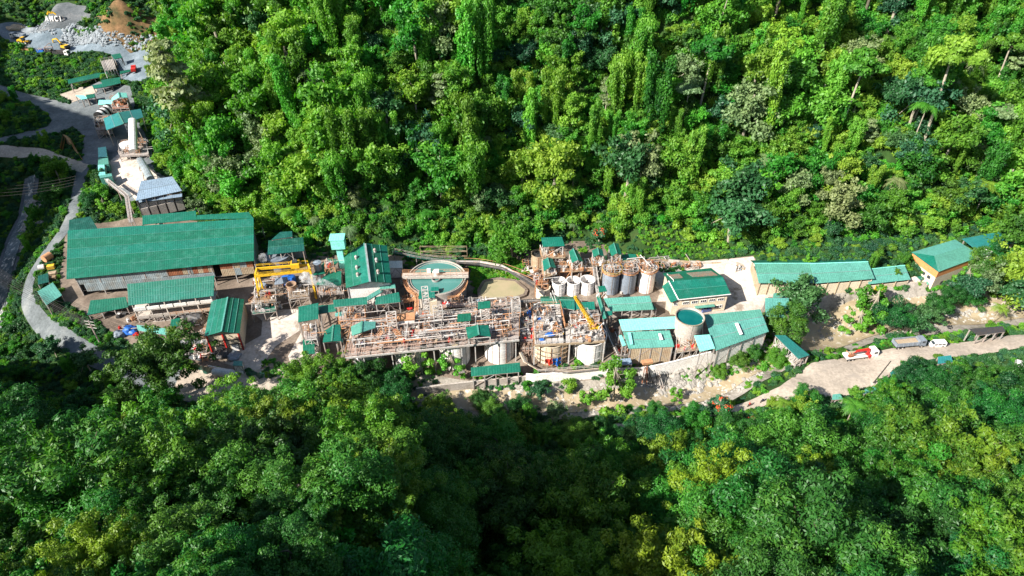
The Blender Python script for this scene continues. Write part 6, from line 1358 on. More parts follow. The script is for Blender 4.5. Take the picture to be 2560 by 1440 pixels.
for px, py, z, top, hat, lab in ((1387, 836, Z2, 'yellow', 'yellow', 'worker in a yellow vest in the middle of the L-shaped deck'), (1408, 842, Z2, 'yellow', 'white', 'second yellow-vested worker nearer the beam of the L-shaped deck'), (1429, 822, Z2, 'yellow', 'white', 'yellow-vested worker beside the jib crane base'),
        (908, 868, DZ, 'cloth_dark', 'blue', 'worker in dark clothes on the left part of the long deck'), (1755, 862, 2.5, 'cloth_red', 'red', 'person in red on the pipe frame yard'), (1444, 815, Z2, 'cloth_red', 'white', 'worker in red beside the yellow jib')):
    v = P(px, py, z); v.z = z + .1; person(lab, v, rnd.uniform(0, 6), top, 'cloth_dark', False, hat)
for px, py, mt, lab, lab2 in ((1873, 1016, 'red', 'red motorcycle ridden along the dirt track by the river', 'rider in a red top on the red motorcycle'), (1905, 1006, 'dark', 'dark motorcycle ahead of the red one on the track', 'rider in dark clothes on the dark motorcycle')):
    p = gp(px, py, -2); rz = .5; T = thing('motorcycle', lab, 'motorcycle', p); f = local(p, rz)
    for x in (-.62, .62): wheel(T, f(x, 0, .3), .3, .1, rz)
    MB().tube([f(-.62, 0, .3), f(-.1, 0, .45), f(.3, 0, .7), f(.5, 0, .8)], .06, 6).build('frame', mt, T); MB().tube([f(.62, 0, .3), f(.45, 0, .95)], .04, 6).build('fork', 'steel', T); MB().box(f(-.3, 0, .75), (.7, .25, .12), rz).build('seat', 'black', T); MB().box(f(.18, 0, .78), (.4, .26, .24), rz).build('fuel_tank', mt, T); MB().bar(f(.42, -.32, 1.0), f(.42, .32, 1.0), .05).build('handlebar', 'steel', T); MB().box(f(0, 0, .42), (.4, .22, .3), rz).build('engine', 'dark', T)
    person(lab2, p + Vector((-.25 * math.cos(rz), -.25 * math.sin(rz), .0)), rz, 'cloth_red' if mt == 'red' else 'cloth_dark', 'cloth_dark', True, 'red' if mt == 'red' else 'white')
# ================================================================= poles, wires, small yard things
def wire(p, q, sag, label, r=.045):
    p, q = Vector(p), Vector(q); o = MB().tube([p.lerp(q, k / 10) - Vector((0, 0, sag * 4 * (k / 10) * (1 - k / 10))) for k in range(11)], r, 4).build('power_line', 'pole'); tag(o, label, 'power line', label)
b = P(255, 868, -5); b.z = ground(b.x, b.y); T = thing('power_pole', 'lattice power pole with three cross-arms at the bend of the left road', 'power pole', b); top = b + Vector((0, 0, 9)); MB().bar(b, top, .3).build('pole', 'steel', T)
for k in range(3): z = 8.6 - k * 1.2; m = MB(); m.bar(b + Vector((-1.6, .3, z)), b + Vector((1.6, -.3, z)), .15); m.build('cross_arm', 'steel_white', T)
for k in range(3):
    for s_ in (-1, 0, 1): 
        a = b + Vector((1.5 * s_, -.3 * s_, 8.7 - k * 1.2)); e = P(-60 + 10 * s_, 640 + 14 * k, 6); wire(a, e, 1.5, 'thin power line strung from the lattice pole up to the left edge')
for k in range(4): wire(P(-40, 468 + 8 * k, 14), P(190, 440 + 7 * k, 16), 1, 'power line crossing above the left road at the far left'); 
p = gp(2182, 960, 0); T = thing('utility_pole', 'leaning black utility pole on the dirt road', 'pole', p); MB().tube([p, p + Vector((2.2, .3, 8.5))], .2, 8, True, .13).build('shaft', 'pole', T); MB().cyl(p, .45, p.z - .1, p.z + .3, 10).build('footing', 'conc', T)
# white tank lying by the barrier, hut and barriers
p = P(567, 945, -6); p.z = ground(p.x, p.y) + .2; rz = -.12; T = thing('cement_tank', 'white horizontal tank with a pointed end lying beside the barrier', 'tank', p); f = local(p, rz)
MB().tube([f(-3.3, 0, 1.3), f(2.2, 0, 1.3)], 1.25, 20).build('shell', 'white', T, smooth=True); MB().tube([f(2.2, 0, 1.3), f(4.0, 0, 1.1)], 1.25, 20, True, .12).build('cone_end', 'white', T, smooth=True); MB().tube([f(-3.7, 0, 1.3), f(-3.3, 0, 1.3)], .9, 20, True, 1.25).build('dished_end', 'white', T, smooth=True)
for x in (-2.3, 1.2): MB().box(f(x, 0, .3), (.5, 2, .6), rz).build('cradle', 'conc', T)
for k in range(8):
    a = P(528 + k * 11, 922 + k * 2, -5); p = Vector((a.x, a.y, ground(a.x, a.y))); T = thing('barrier', 'stained white concrete road barrier in the row behind the lying tank', 'barrier', p, 'barriers behind the lying tank'); MB().box(p + Vector((0, 0, .6)), (1.25, .3, 1.2), -.2).build('block', 'white', T); MB().box(p + Vector((0, 0, .15)), (1.25, .6, .3), -.2).build('foot', 'conc', T)
shed('guard_hut', 'tiny green roofed hut by the barrier row', [(582,914),(606,915),(606,903),(584,902)], -1.8, -1.4, 'roof_pale', 1, 2, {'f': 'white', 'l': 'white', 'r': 'white'}, cat='hut')
cloth('shade_net', 'dark green shade net draped left of the barrier row', P(505, 915, -2), 6, 2.4, 'roof_dark', -.3, 7); cloth('shade_net', 'dark green shade net draped right of the barrier row', P(640, 930, -2.5), 5, 2, 'roof_dark', -.2, 8)
for k, (px, py, mt, lab, s_) in enumerate([(563, 885, 'dark', 'dark tarpaulin-covered heap in front of the gabled store', 2.4), (585, 890, 'tank_grey', 'grey bagged heap beside the dark one at the store front', 1.9), (545, 880, 'dark', 'small dark heap at the left post of the store', 1.6), (325, 825, 'blue', 'crumpled blue tarpaulin left of the low shelter', 1.8), (298, 835, 'tank_grey', 'grey sheet heap beside the blue tarpaulin', 1.6),
        (490, 800, 'dark', 'black slurry heap below the mill building', 2.6), (470, 790, 'dark', 'second black slurry heap near the feed hut', 1.8), (1155, 930, 'conc_dark', 'grey lump beside the white front tank', 1.2), (720, 700, 'blue', 'blue wrapped machine under the yellow gantry', 2.2), (655, 715, 'tank_grey', 'grey sheeted bundle left of the gantry', 1.4), (702, 655, 'steel_white', 'pale sheeted mound behind the gantry', 1.5), (668, 752, 'tan_sheet', 'tan box-like bundle on the rusty platform', 1.3)]):
    p = P(px, py, -3); z_ = ground(p.x, p.y); p = P(px, py, z_ + .3); blob('covered_heap', lab, 'heap', p, s_, mt, 3, 100 + k, (1.2, 1, .75))
drum('steel_drum', 'big rusty orange drum in the yard left of the warehouse', gp(123, 652, 0), 1.3, 2.8, 'orange', 1.2); drum('steel_drum', 'blue-white drum beside the orange one', gp(108, 676, 0), 1.0, 1.8, 'steel_white', .4)
for k, (px, py, mt, w_, lab) in enumerate([(130, 672, 'yellow', 2.2, 'yellow machine frame beside the left road'), (134, 690, 'tan_sheet', 2.4, 'tan crate pile below the yellow frame'), (136, 700, 'wood', 1.8, 'timber crate nearest the small green shed'), (1762, 776, 'blue', 3.2, 'blue pipe rack in front of the office')]):
    p = gp(px, py, 0); T = thing('crate', lab, 'crate', p)
    MB().box(p + Vector((0, 0, .7)), (w_, w_ * .7, 1.3), .3).build('case', mt, T)
    for s_ in (-1, 0, 1): MB().box(p + Vector((0, 0, .7 + s_ * .55)), (w_ + .1, w_ * .7 + .1, .12), .3).build('batten', 'wood', T)
for k, px in enumerate((1821, 1834)):
    p = gp(px, 674, 0); T = thing('water_drum', ('left', 'right')[k] + ' of two white plastic tanks by the back wall of the east yard', 'tank', p); m = MB(); m.cyl(p, 1.0, p.z, p.z + 2, 18); m.build('shell', 'white', T, smooth=True); MB().cyl(p, 1.0, p.z + 2, p.z + 2.4, 18, .4).build('lid', 'white', T)
T, q = tower('scrap_rack', 'grey pipe rack beside the two white plastic tanks', [(1842,682),(1862,680),(1860,668),(1842,670)], 0, 1.6, 'steel', 1, 'deck', None); clutter(T, q, 1.6, 12, 201)
for k in range(16):
    p = gp(rnd.uniform(1645, 1760), rnd.uniform(662, 672), 0); T = thing('scrap_item', 'scrap steel piece dumped along the back wall of the east yard', 'scrap', p, 'scrap along the back wall'); q_ = [p + Vector(v) for v in ((-1, -.7, 0), (1, -.7, 0), (1, .7, 0), (-1, .7, 0))]; clutter(T, q_, p.z, 3, 300 + k, ('rust', 'orange', 'steel', 'dark'), 1.4)
for k in range(130):
    reg = rnd.choice(((640, 700, 700, 770), (700, 780, 700, 790), (1500, 1650, 655, 690), (1545, 1570, 850, 900), (450, 520, 830, 900), (1330, 1345, 770, 860), (860, 900, 725, 750), (1310, 1345, 640, 700), (1480, 1640, 700, 735), (1495, 1550, 800, 880), (470, 520, 860, 900), (300, 500, 790, 850), (1000, 1060, 700, 790)))
    p = gp(rnd.uniform(reg[0], reg[1]), rnd.uniform(reg[2], reg[3]), -1); T = thing('yard_gear', 'odd piece of steel gear lying about the works yard', 'steel gear', p, 'loose gear about the works yard'); q_ = [p + Vector(v) for v in ((-1.2, -.8, 0), (1.2, -.8, 0), (1.2, .8, 0), (-1.2, .8, 0))]; clutter(T, q_, p.z, 3, 400 + k, ('rust', 'white', 'steel', 'dark', 'steel_white', 'red'), 1.8)
shed('market_shed', 'black-roofed open shed on the river side of the dirt road', [(2446,838),(2514,829),(2507,815),(2422,822)], 3, 3.5, 'dark', 1, 4, cat='shed')
for q4, mt, lab in (([(2080,1000),(2108,998),(2100,984),(2082,986)], 'roof_pale', 'turquoise roof corner showing between trees below the dirt road'), ([(2160,985),(2195,975),(2185,966),(2150,978)], 'roof_pale', 'narrow turquoise roof under the leaning pole'), ([(2232,950),(2262,935),(2250,918),(2225,930)], 'roof_teal', 'blue-green roof glimpsed behind the bright tree'), ([(2345,910),(2382,905),(2378,888),(2345,892)], 'roof_teal', 'teal roof between the bright tree and the big pale tree')):
    shed('roadside_shed', lab, q4, 3, 3.6, mt, 1, 2, cat='shed')
# steam
def steam(name, label, p, q, r0, r1, dens):
    m_ = bpy.data.materials.new('steam'); m_.use_nodes = True; t = m_.node_tree; t.nodes.clear(); o_ = nd(t, 'ShaderNodeOutputMaterial'); v = nd(t, 'ShaderNodeVolumePrincipled'); v.inputs['Color'].default_value = (.95, .95, .95, 1)
    n = noise(t, .9, 5, .7); r = ramp(t, [(.46, (0, 0, 0)), (.66, (1, 1, 1))]); t.links.new(n.outputs[0], r.inputs[0]); mu = nd(t, 'ShaderNodeMath', operation='MULTIPLY'); t.links.new(r.outputs[0], mu.inputs[0]); mu.inputs[1].default_value = dens; t.links.new(mu.outputs[0], v.inputs['Density']); t.links.new(v.outputs[0], o_.inputs['Volume'])
    bm = bmesh.new(); n_ = 9
    for k in range(n_):
        f_ = k / (n_ - 1); c = Vector(p).lerp(Vector(q), f_) + Vector((0, 0, .5 * math.sin(f_ * 5))); s_ = bmesh.ops.create_icosphere(bm, subdivisions=2, radius=r0 + (r1 - r0) * f_)
        for vv in s_['verts']: vv.co = vv.co * rnd.uniform(.9, 1.1) + c
    me_ = bpy.data.meshes.new(name); bm.to_mesh(me_); bm.free(); me_.materials.append(m_); o = bpy.data.objects.new(name, me_); COL.objects.link(o); 
    rm = o.modifiers.new('join', 'REMESH'); rm.mode = 'VOXEL'; rm.voxel_size = .5
    tag(o, label, None, None, 'stuff')
steam('steam', 'white steam drifting left from the machine platform', P(858, 726, 6), P(762, 690, 12), .5, 1.9, 1.5)
steam('smoke', 'faint smoke rising behind the yellow gantry', P(662, 675, 3), P(655, 640, 9), .6, 1.6, .5)
# ------------------------------------------------------------------ trees
def leaves(blobs, n, size, aspect=.55, seed=0, up=.35, spread=.5, jitter=.12, flat=1.0, shell=.35):
    """leaf faces over the lumpy surface of the blobs: (cx, cy, cz, rx, ry, rz)"""
    r = np.random.RandomState(seed); B = np.array(blobs, float)
    area = (B[:, 3] * B[:, 4] + B[:, 4] * B[:, 5] + B[:, 3] * B[:, 5]); pr = area / area.sum()
    w = r.choice(len(B), n, p=pr)
    d = r.normal(size=(n, 3)); d[:, 2] += up; d /= np.linalg.norm(d, axis=1)[:, None]
    rad = 1 - shell * r.rand(n) ** 1.8
    lump = 1 + .16 * np.sin(d[:, 0] * 7 + w) * np.sin(d[:, 1] * 6 + 2 * w) + .12 * np.sin(d[:, 2] * 9 + w * 3)
    c = B[w, :3] + d * B[w, 3:6] * (rad * lump)[:, None] + r.normal(size=(n, 3)) * jitter * size
    nrm = d + r.normal(size=(n, 3)) * spread; nrm[:, 2] += .35; nrm /= np.linalg.norm(nrm, axis=1)[:, None]
    t = np.cross(nrm, r.normal(size=(n, 3))); t /= np.linalg.norm(t, axis=1)[:, None]; b = np.cross(nrm, t)
    s = size * (.6 + .8 * r.rand(n)); L = (s)[:, None] * t; W = (s * aspect)[:, None] * b
    fold = nrm * (s * .18)[:, None]
    V = np.stack([c - L, c - W * .9 - fold * .4, c + L * .9 - fold, c + W - fold * .4], 1).reshape(-1, 3)
    Fc = np.arange(4 * n).reshape(n, 4)
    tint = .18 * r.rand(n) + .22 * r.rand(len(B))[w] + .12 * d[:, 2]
    return V, Fc, tint
def merge(parts):
    V = []; Fc = []; T = []; k = 0
    for v, f, t in parts:
        V.append(v); Fc.append(f + k); T.append(t); k += len(v)
    return np.concatenate(V), np.concatenate(Fc), np.concatenate(T)
def frond(base, az, length, droop, width, n=9, leaflet=.16, r=None):
    """one palm frond: leaflets in two rows along a drooping midrib"""
    V = []; T = []; pts = []
    for i in range(n + 1):
        t = i / n; h = length * (t * .92); z = length * (.55 * t - droop * t * t)
        pts.append(np.array([base[0] + math.cos(az) * h, base[1] + math.sin(az) * h, base[2] + z]))
    sd_ = np.array([-math.sin(az), math.cos(az), 0])
    for i in range(n):
        p, q = pts[i], pts[i + 1]; wdt = width * math.sin(math.pi * min(.97, (i + .8) / (n + .6))) 
        for sg in (-1, 1):
            for k in range(2):
                a0 = p + (q - p) * (k * .5); a1 = a0 + (q - p) * .38
                tip = a0 + sd_ * sg * wdt + (q - p) * .9 + np.array([0, 0, -.35 * wdt])
                V += [a0, a1, tip + (a1 - a0) * .3, tip]; T.append(.2 * rnd.random() + .15)
    return np.array(V), np.arange(len(V)).reshape(-1, 4), np.array(T)

def dome(r, R, H, n, seed, low=.0):
    """lumps of a broad crown"""
    q = random.Random(seed); out_ = []
    for i in range(n):
        a = q.random() * 6.283; d = R * math.sqrt(q.random()) * .8; zz = H * (1 - (d / R) ** 2 * .75) * (.62 + .38 * q.random()) - low * H * q.random()
        rr = R * q.uniform(.20, .40); out_.append((math.cos(a) * d, math.sin(a) * d, zz, rr, rr, rr * q.uniform(.6, .95)))
    return out_
def arms(R, H, n, seed, trunk=.45, lo=.12, hi=.25):
    """lumps strung along uneven limbs, so that the outline is ragged and has gaps"""
    q = random.Random(seed); out_ = []
    for i in range(n):
        a = 6.283 * (i + q.uniform(-.35, .35)) / n * 2.4; L = R * q.uniform(.45, 1.12); top = H * q.uniform(.72, 1.05) * (1 - .35 * (L / R) ** 2 * q.uniform(.6, 1.2)); m = q.randint(3, 6)
        for j in range(m):
            t = (j + 1) / m; d = L * t; rr = R * q.uniform(lo, hi) * (1.15 - .45 * t)
            out_.append((math.cos(a + .25 * q.uniform(-1, 1)) * d, math.sin(a + .25 * q.uniform(-1, 1)) * d, H * trunk + (top - H * trunk) * t ** .6 + q.uniform(-.5, .5), rr * q.uniform(.8, 1.3), rr * q.uniform(.8, 1.3), rr * q.uniform(.5, .8)))
    return out_
CR = {}   # crowns: name -> (crown mesh, trunk mesh, height of the crown's base)
def trunkmesh(name, h, r, limbs, mat, seed, lean=.0):
    q = random.Random(seed); mb = MB(); top = Vector((lean * h, 0, h))
    pts = [Vector((0, 0, -2)), Vector((0, 0, 0)), Vector((lean * h * .3 + q.uniform(-.2, .2), q.uniform(-.2, .2), h * .4)), Vector((lean * h * .7, q.uniform(-.3, .3), h * .75)), top]
    mb.tube(pts, r, 7, True, r * .5)
    for (x, y, z) in limbs:
        s = pts[3] + (top - pts[3]) * q.random(); e = Vector((x, y, z)); m_ = (s + e) / 2 + Vector((0, 0, -.12 * (e - s).length))
        mb.tube([s, m_, e], r * .38, 5, False, r * .12)
    me = bpy.data.meshes.new(name); me.from_pydata(mb.v, [], mb.f); me.materials.append(M[mat]); me.update(); return me
def crown(key, parts, mat, trunk_h, trunk_r, limbs, bark='bark', seed=0, lean=0):
    V, Fc, T = merge(parts)
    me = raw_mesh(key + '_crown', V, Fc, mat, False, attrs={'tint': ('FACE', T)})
    CR[key] = (me, trunkmesh(key + '_trunk', trunk_h, trunk_r, limbs, bark, seed, lean))
def lims(bl, k=6): return [(b_[0] * .8, b_[1] * .8, b_[2]) for b_ in bl[:k]]
# far and middle-distance crowns, about 10 m across, ground at z = 0
for i, (key, R, H, n, nl, sz, mt) in enumerate([('broad', 4.6, 10, 16, 5600, .31, 'leaf'), ('spread', 5.4, 9, 22, 6600, .30, 'leaf'), ('tight', 3.6, 9.5, 11, 4200, .30, 'leaf'),
        ('bright', 4.0, 8, 14, 5000, .29, 'leaf_bright'), ('deep', 4.6, 9.5, 14, 5600, .30, 'leaf_dark'), ('dusty', 4.2, 10.5, 13, 4800, .29, 'leaf_pale')]):
    bl = dome(None, R, H, n, 40 + i, .25)[:n // 2] + arms(R * 1.05, H, 9 + i % 3, 440 + i, .5)
    crown(key, [leaves(bl, nl, sz, .55, 60 + i, jitter=.7, spread=.75, shell=.5)], mt, H * .75, .28, lims(bl), 'bark', i)
# trunks and limbs hung with creepers: tall, narrow, with curtains of leaves
def curtain(seed, H, R, n):
    q = random.Random(seed); bl = []
    for i in range(n):
        a = q.random() * 6.283; d = R * q.uniform(.3, 1); top = H * q.uniform(.55, 1); ln = top * q.uniform(.3, .8)
        bl.append((math.cos(a) * d, math.sin(a) * d, top - ln / 2, q.uniform(.5, 1.0), q.uniform(.5, 1.0), ln / 2))
        bl.append((math.cos(a) * d, math.sin(a) * d, top, q.uniform(.8, 1.5), q.uniform(.8, 1.5), q.uniform(.5, .9)))
    return bl
for i, (key, H, R, n, mt) in enumerate([('draped', 13, 2.3, 9, 'leaf'), ('veiled', 10, 3.0, 11, 'leaf'), ('shrouded', 15, 1.8, 7, 'leaf_bright')]):
    bl = curtain(80 + i, H, R, n)
    crown(key, [leaves(bl, 5200, .25, .55, 90 + i, up=.1, spread=.55, jitter=.5)], mt, H * .85, .35, lims(bl, 4), 'bark_dark', 20 + i)
# layered, umbrella and open crowns on tall pale trunks
bl = [(rnd.uniform(-1, 1) * k, rnd.uniform(-1, 1) * k, 17 - j * 1.5, 1.7, 1.7, .45) for j, k in enumerate((.6, 1.6, 2.4, 2.9, 3.2, 2.6)) for _ in range(4)]
crown('layered', [leaves(bl, 3000, .40, .6, 101, shell=.6)], 'leaf_pale', 17, .26, lims(bl, 10), 'bark', 31)
bl = [(3.6 * math.cos(t) * k, 3.6 * math.sin(t) * k, 15 - k * k * .8, 1.5, 1.5, .55) for t, k in [(rnd.random() * 6.28, rnd.random() ** .5) for _ in range(16)]]
crown('umbrella', [leaves(bl, 2400, .36, .6, 102, shell=.6)], 'leaf_pale', 14.5, .2, lims(bl, 9), 'bark', 32, .06)
bl = dome(None, 5, 5.5, 16, 77); bl = [(x, y, z + 12, a_, b_, c_ * .7) for x, y, z, a_, b_, c_ in bl]
crown('emergent', [leaves(bl, 3600, .38, .6, 103)], 'leaf', 16, .34, lims(bl, 10), 'bark', 33, .04)
# open, see-through crown
bl = dome(None, 4.6, 9, 26, 55, .35); bl = [(x, y, z, a_ * .55, b_ * .55, c_ * .5) for x, y, z, a_, b_, c_ in bl]
crown('open', [leaves(bl, 2600, .3, .5, 104)], 'leaf_bright', 8, .22, lims(bl, 16), 'bark', 34, .05)
# red flowering tree
bl = dome(None, 3.6, 7.5, 12, 66, .1)
crown('flame', [leaves(bl, 2600, .36, .5, 105)], 'leaf_dark', 6.5, .25, lims(bl), 'bark', 35)
fb = [(x, y, z + .35, a_ * .9, b_ * .9, c_ * .8) for x, y, z, a_, b_, c_ in bl[:8]]
_v, _f, _t = leaves(fb, 150, .22, .8, 106, up=1.4)
FLOWERS = raw_mesh('blossom_cluster', _v, _f, 'flower')
# palms and big-leaved plants
pf = [frond((0, 0, 9), rnd.random() * .5 + 6.283 * i / 15, rnd.uniform(3.6, 4.4), rnd.uniform(.45, 1.0), 1.0) for i in range(15)]
crown('palm', pf, 'leaf', 9, .2, [], 'bark', 36, 0)
pf = [frond((0, 0, 4.2), rnd.random() * .5 + 6.283 * i / 11, rnd.uniform(2.4, 3.2), rnd.uniform(.5, 1.0), .75, 7) for i in range(11)]
crown('fern', pf, 'leaf_pale', 4.2, .16, [], 'bark_dark', 37, 0)
# bushes
bl = dome(None, 2.0, 1.8, 7, 70, .1)
crown('bush', [leaves(bl, 1500, .21, .6, 107, jitter=.8, spread=.8)], 'leaf', .8, .08, [], 'bark_dark', 38)
bl = dome(None, 1.6, 1.2, 6, 71, .1)
crown('shrub', [leaves(bl, 1200, .19, .6, 108, jitter=.8, spread=.8)], 'leaf_bright', .6, .06, [], 'bark_dark', 39)
bl = dome(None, 2.0, 1.6, 7, 72, .1)
crown('scrub', [leaves(bl, 1300, .21, .6, 109, jitter=.9, spread=.8)], 'leaf_dark', .7, .07, [], 'bark_dark', 40)
# near crowns: many small, narrow leaves
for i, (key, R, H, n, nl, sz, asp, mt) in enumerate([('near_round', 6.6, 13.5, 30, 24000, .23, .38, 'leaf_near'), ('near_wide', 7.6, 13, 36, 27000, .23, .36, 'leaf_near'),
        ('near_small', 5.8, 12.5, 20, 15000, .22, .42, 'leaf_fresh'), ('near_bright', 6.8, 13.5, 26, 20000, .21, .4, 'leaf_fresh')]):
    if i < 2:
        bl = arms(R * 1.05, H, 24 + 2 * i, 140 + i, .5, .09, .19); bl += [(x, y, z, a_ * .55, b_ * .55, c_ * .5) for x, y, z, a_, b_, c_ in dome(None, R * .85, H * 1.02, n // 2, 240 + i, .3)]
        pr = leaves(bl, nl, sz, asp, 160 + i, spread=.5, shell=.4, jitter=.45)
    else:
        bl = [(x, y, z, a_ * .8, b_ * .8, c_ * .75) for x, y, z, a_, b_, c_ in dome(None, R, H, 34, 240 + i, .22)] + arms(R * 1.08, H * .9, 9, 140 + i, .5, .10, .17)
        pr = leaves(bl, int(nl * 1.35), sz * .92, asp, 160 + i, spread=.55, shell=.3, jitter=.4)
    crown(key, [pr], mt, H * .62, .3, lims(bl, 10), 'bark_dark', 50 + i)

def put_tree(key, x, y, s, rz, label, name=None, group=None, z=None, sz=None, tilt=(0, 0), flowers=False):
    crown_me, trunk_me = CR[key]
    nm = name or {'palm': 'palm_tree', 'fern': 'tree_fern', 'bush': 'bush', 'shrub': 'shrub', 'scrub': 'bush'}.get(key, 'broadleaf_tree')
    cat = {'palm': 'palm', 'fern': 'fern', 'bush': 'bush', 'shrub': 'shrub', 'scrub': 'bush'}.get(key, 'tree')
    o = thing(nm, label, cat, (x, y, (ground(x, y) if z is None else z) - .1), group, rz)
    o.scale = (s, s, sz or s); o.rotation_euler = (tilt[0], tilt[1], rz)
    for n_, me_ in (('trunk', trunk_me), ('crown', crown_me)) + ((('blossoms', FLOWERS),) if flowers else ()):
        c_ = bpy.data.objects.new(n_, me_); COL.objects.link(c_); c_.parent = o
        if n_ != 'trunk': c_['kind'] = 'stuff' if False else c_.get('kind', '') or 'thing'
        if 'kind' in c_: del c_['kind']
    return o

def gn_scatter(name, keys, pts, label=None):
    """one object whose points carry copies of the listed crowns; rows of pts: x, y, z, rz, scale, index, zscale"""
    A = np.array(pts, float); me = bpy.data.meshes.new(name); me.vertices.add(len(A))
    off = A[:, :3].mean(0); me.vertices.foreach_set('co', (A[:, :3] - off).astype(np.float32).ravel())
    for an, arr in (('rz', A[:, 3]), ('sc', A[:, 4]), ('zs', A[:, 6])):
        me.attributes.new(an, 'FLOAT', 'POINT').data.foreach_set('value', arr.astype(np.float32))
    me.attributes.new('pick', 'INT', 'POINT').data.foreach_set('value', A[:, 5].astype(np.int32))
    o = bpy.data.objects.new(name, me); COL.objects.link(o); o.location = off.tolist()
    ng = bpy.data.node_groups.new(name + '_nodes', 'GeometryNodeTree')
    ng.interface.new_socket('Geometry', in_out='INPUT', socket_type='NodeSocketGeometry'); ng.interface.new_socket('Geometry', in_out='OUTPUT', socket_type='NodeSocketGeometry')
    N = ng.nodes; L = ng.links; gi = N.new('NodeGroupInput'); go = N.new('NodeGroupOutput')
    iop = N.new('GeometryNodeInstanceOnPoints'); j = N.new('GeometryNodeJoinGeometry')
    for key in reversed(keys):                       # join lists the last link first
        src = PROTO[key]; oi = N.new('GeometryNodeObjectInfo'); oi.inputs['Object'].default_value = src; oi.inputs['As Instance'].default_value = True
        oi.transform_space = 'ORIGINAL'; L.new(oi.outputs['Geometry'], j.inputs[0])
    L.new(gi.outputs[0], iop.inputs['Points']); L.new(j.outputs[0], iop.inputs['Instance']); iop.inputs['Pick Instance'].default_value = True
    def at(n_, t_):
        a_ = N.new('GeometryNodeInputNamedAttribute'); a_.data_type = t_; a_.inputs[0].default_value = n_; return a_.outputs[0]
    L.new(at('pick', 'INT'), iop.inputs['Instance Index'])
    cx_ = N.new('ShaderNodeCombineXYZ'); L.new(at('rz', 'FLOAT'), cx_.inputs[2]); L.new(cx_.outputs[0], iop.inputs['Rotation'])
    cs = N.new('ShaderNodeCombineXYZ'); sc_ = at('sc', 'FLOAT'); L.new(sc_, cs.inputs[0]); L.new(sc_, cs.inputs[1]); L.new(at('zs', 'FLOAT'), cs.inputs[2]); L.new(cs.outputs[0], iop.inputs['Scale'])
    L.new(iop.outputs[0], go.inputs[0])
    m_ = o.modifiers.new('scatter', 'NODES'); m_.node_group = ng
    return tag(o, label, None, None, 'stuff')
PROTO = {}
def stand_proto(key, x, y, s, rz, label, **k):
    """the first tree of a kind, standing in the wood; its crown also feeds the scattered wood"""
    o = put_tree(key, x, y, s, rz, label, **k)
    PROTO[key] = [c_ for c_ in o.children if c_.name.startswith('crown')][0]
    return o

# --- where trees may stand
OPEN = [p for p in S_.values()]
OPEN.append(pxs([(2270,628,4),(2395,592,6),(2600,556,8),(2600,600,6),(2480,690,2),(2360,730,0),(2260,720,0)]))
OPEN.append(pxs([(155,540,0),(260,530,0),(330,545,0),(330,575,0),(160,600,0)]))
OPEN.append(pxs([(1185,650,0),(1300,640,1),(1330,760,-1),(1180,760,-1)]))
OPEN.append(pxs([(1560,605,2),(1650,600,3),(1860,645,2),(1870,665,0),(1600,660,0)]))      # grassy foot of the slope
OPEN.append(pxs([(640,900,-4),(780,905,-4),(1050,960,-5),(1340,950,-5),(1560,935,-4),(1760,905,-4),(1860,885,-3),(1960,850,-2),(2010,890,-1),(1980,960,-2),(1880,1010,-3),(1640,1050,-5),(1440,1080,-6),(1380,1010,-8),(1300,985,-8),(1040,985,-7),(800,970,-7),(640,985,-7)]))
OPEN.append(pxs([(2020,890,0),(2240,850,-1),(2400,820,-3),(2560,790,-4),(2600,830,0),(2400,870,0),(2100,900,0)]))
OPEN.append(pxs([(2050,760,-1),(2330,745,0),(2400,740,0),(2600,740,-2),(2600,800,-5),(2200,830,-7),(2000,880,-7),(1960,840,-4)]))
OPEN.append(pxs([(340,480,7),(470,480,6),(480,540,3),(330,550,2)]))
OPEN.append(pxs([(60,640,-3),(150,560,0),(240,800,-2),(270,860,-3),(450,905,-5),(300,905,-5),(120,810,-4)]))
OPEN.append(pxs([(140,330,10),(210,330,10),(215,410,8),(150,400,8)]))
OPEN.append(gpx([(0,60),(60,30),(60,60)]))
def allowed(X, Y, buf):
    ok = np.ones(X.shape, bool)
    for p in OPEN:
        near = distline(X, Y, p, True) < buf; ok &= ~(inpoly(X, Y, p) | near)
    return ok
def Qp(x, y, z):
    dz = z - CAM_H; d_ = y * math.cos(PITCH) - dz * math.sin(PITCH); u = y * math.sin(PITCH) + dz * math.cos(PITCH)
    return 1280 + FPX * x / d_, 720 - FPX * u / d_, d_
def jgrid(x0, x1, y0, y1, s, seed):
    r = np.random.RandomState(seed); X, Y = np.meshgrid(np.arange(x0, x1, s), np.arange(y0, y1, s))
    X = X + (r.rand(*X.shape) - .5) * s * .95; Y = Y + (r.rand(*Y.shape) - .5) * s * .95; return X.ravel(), Y.ravel()
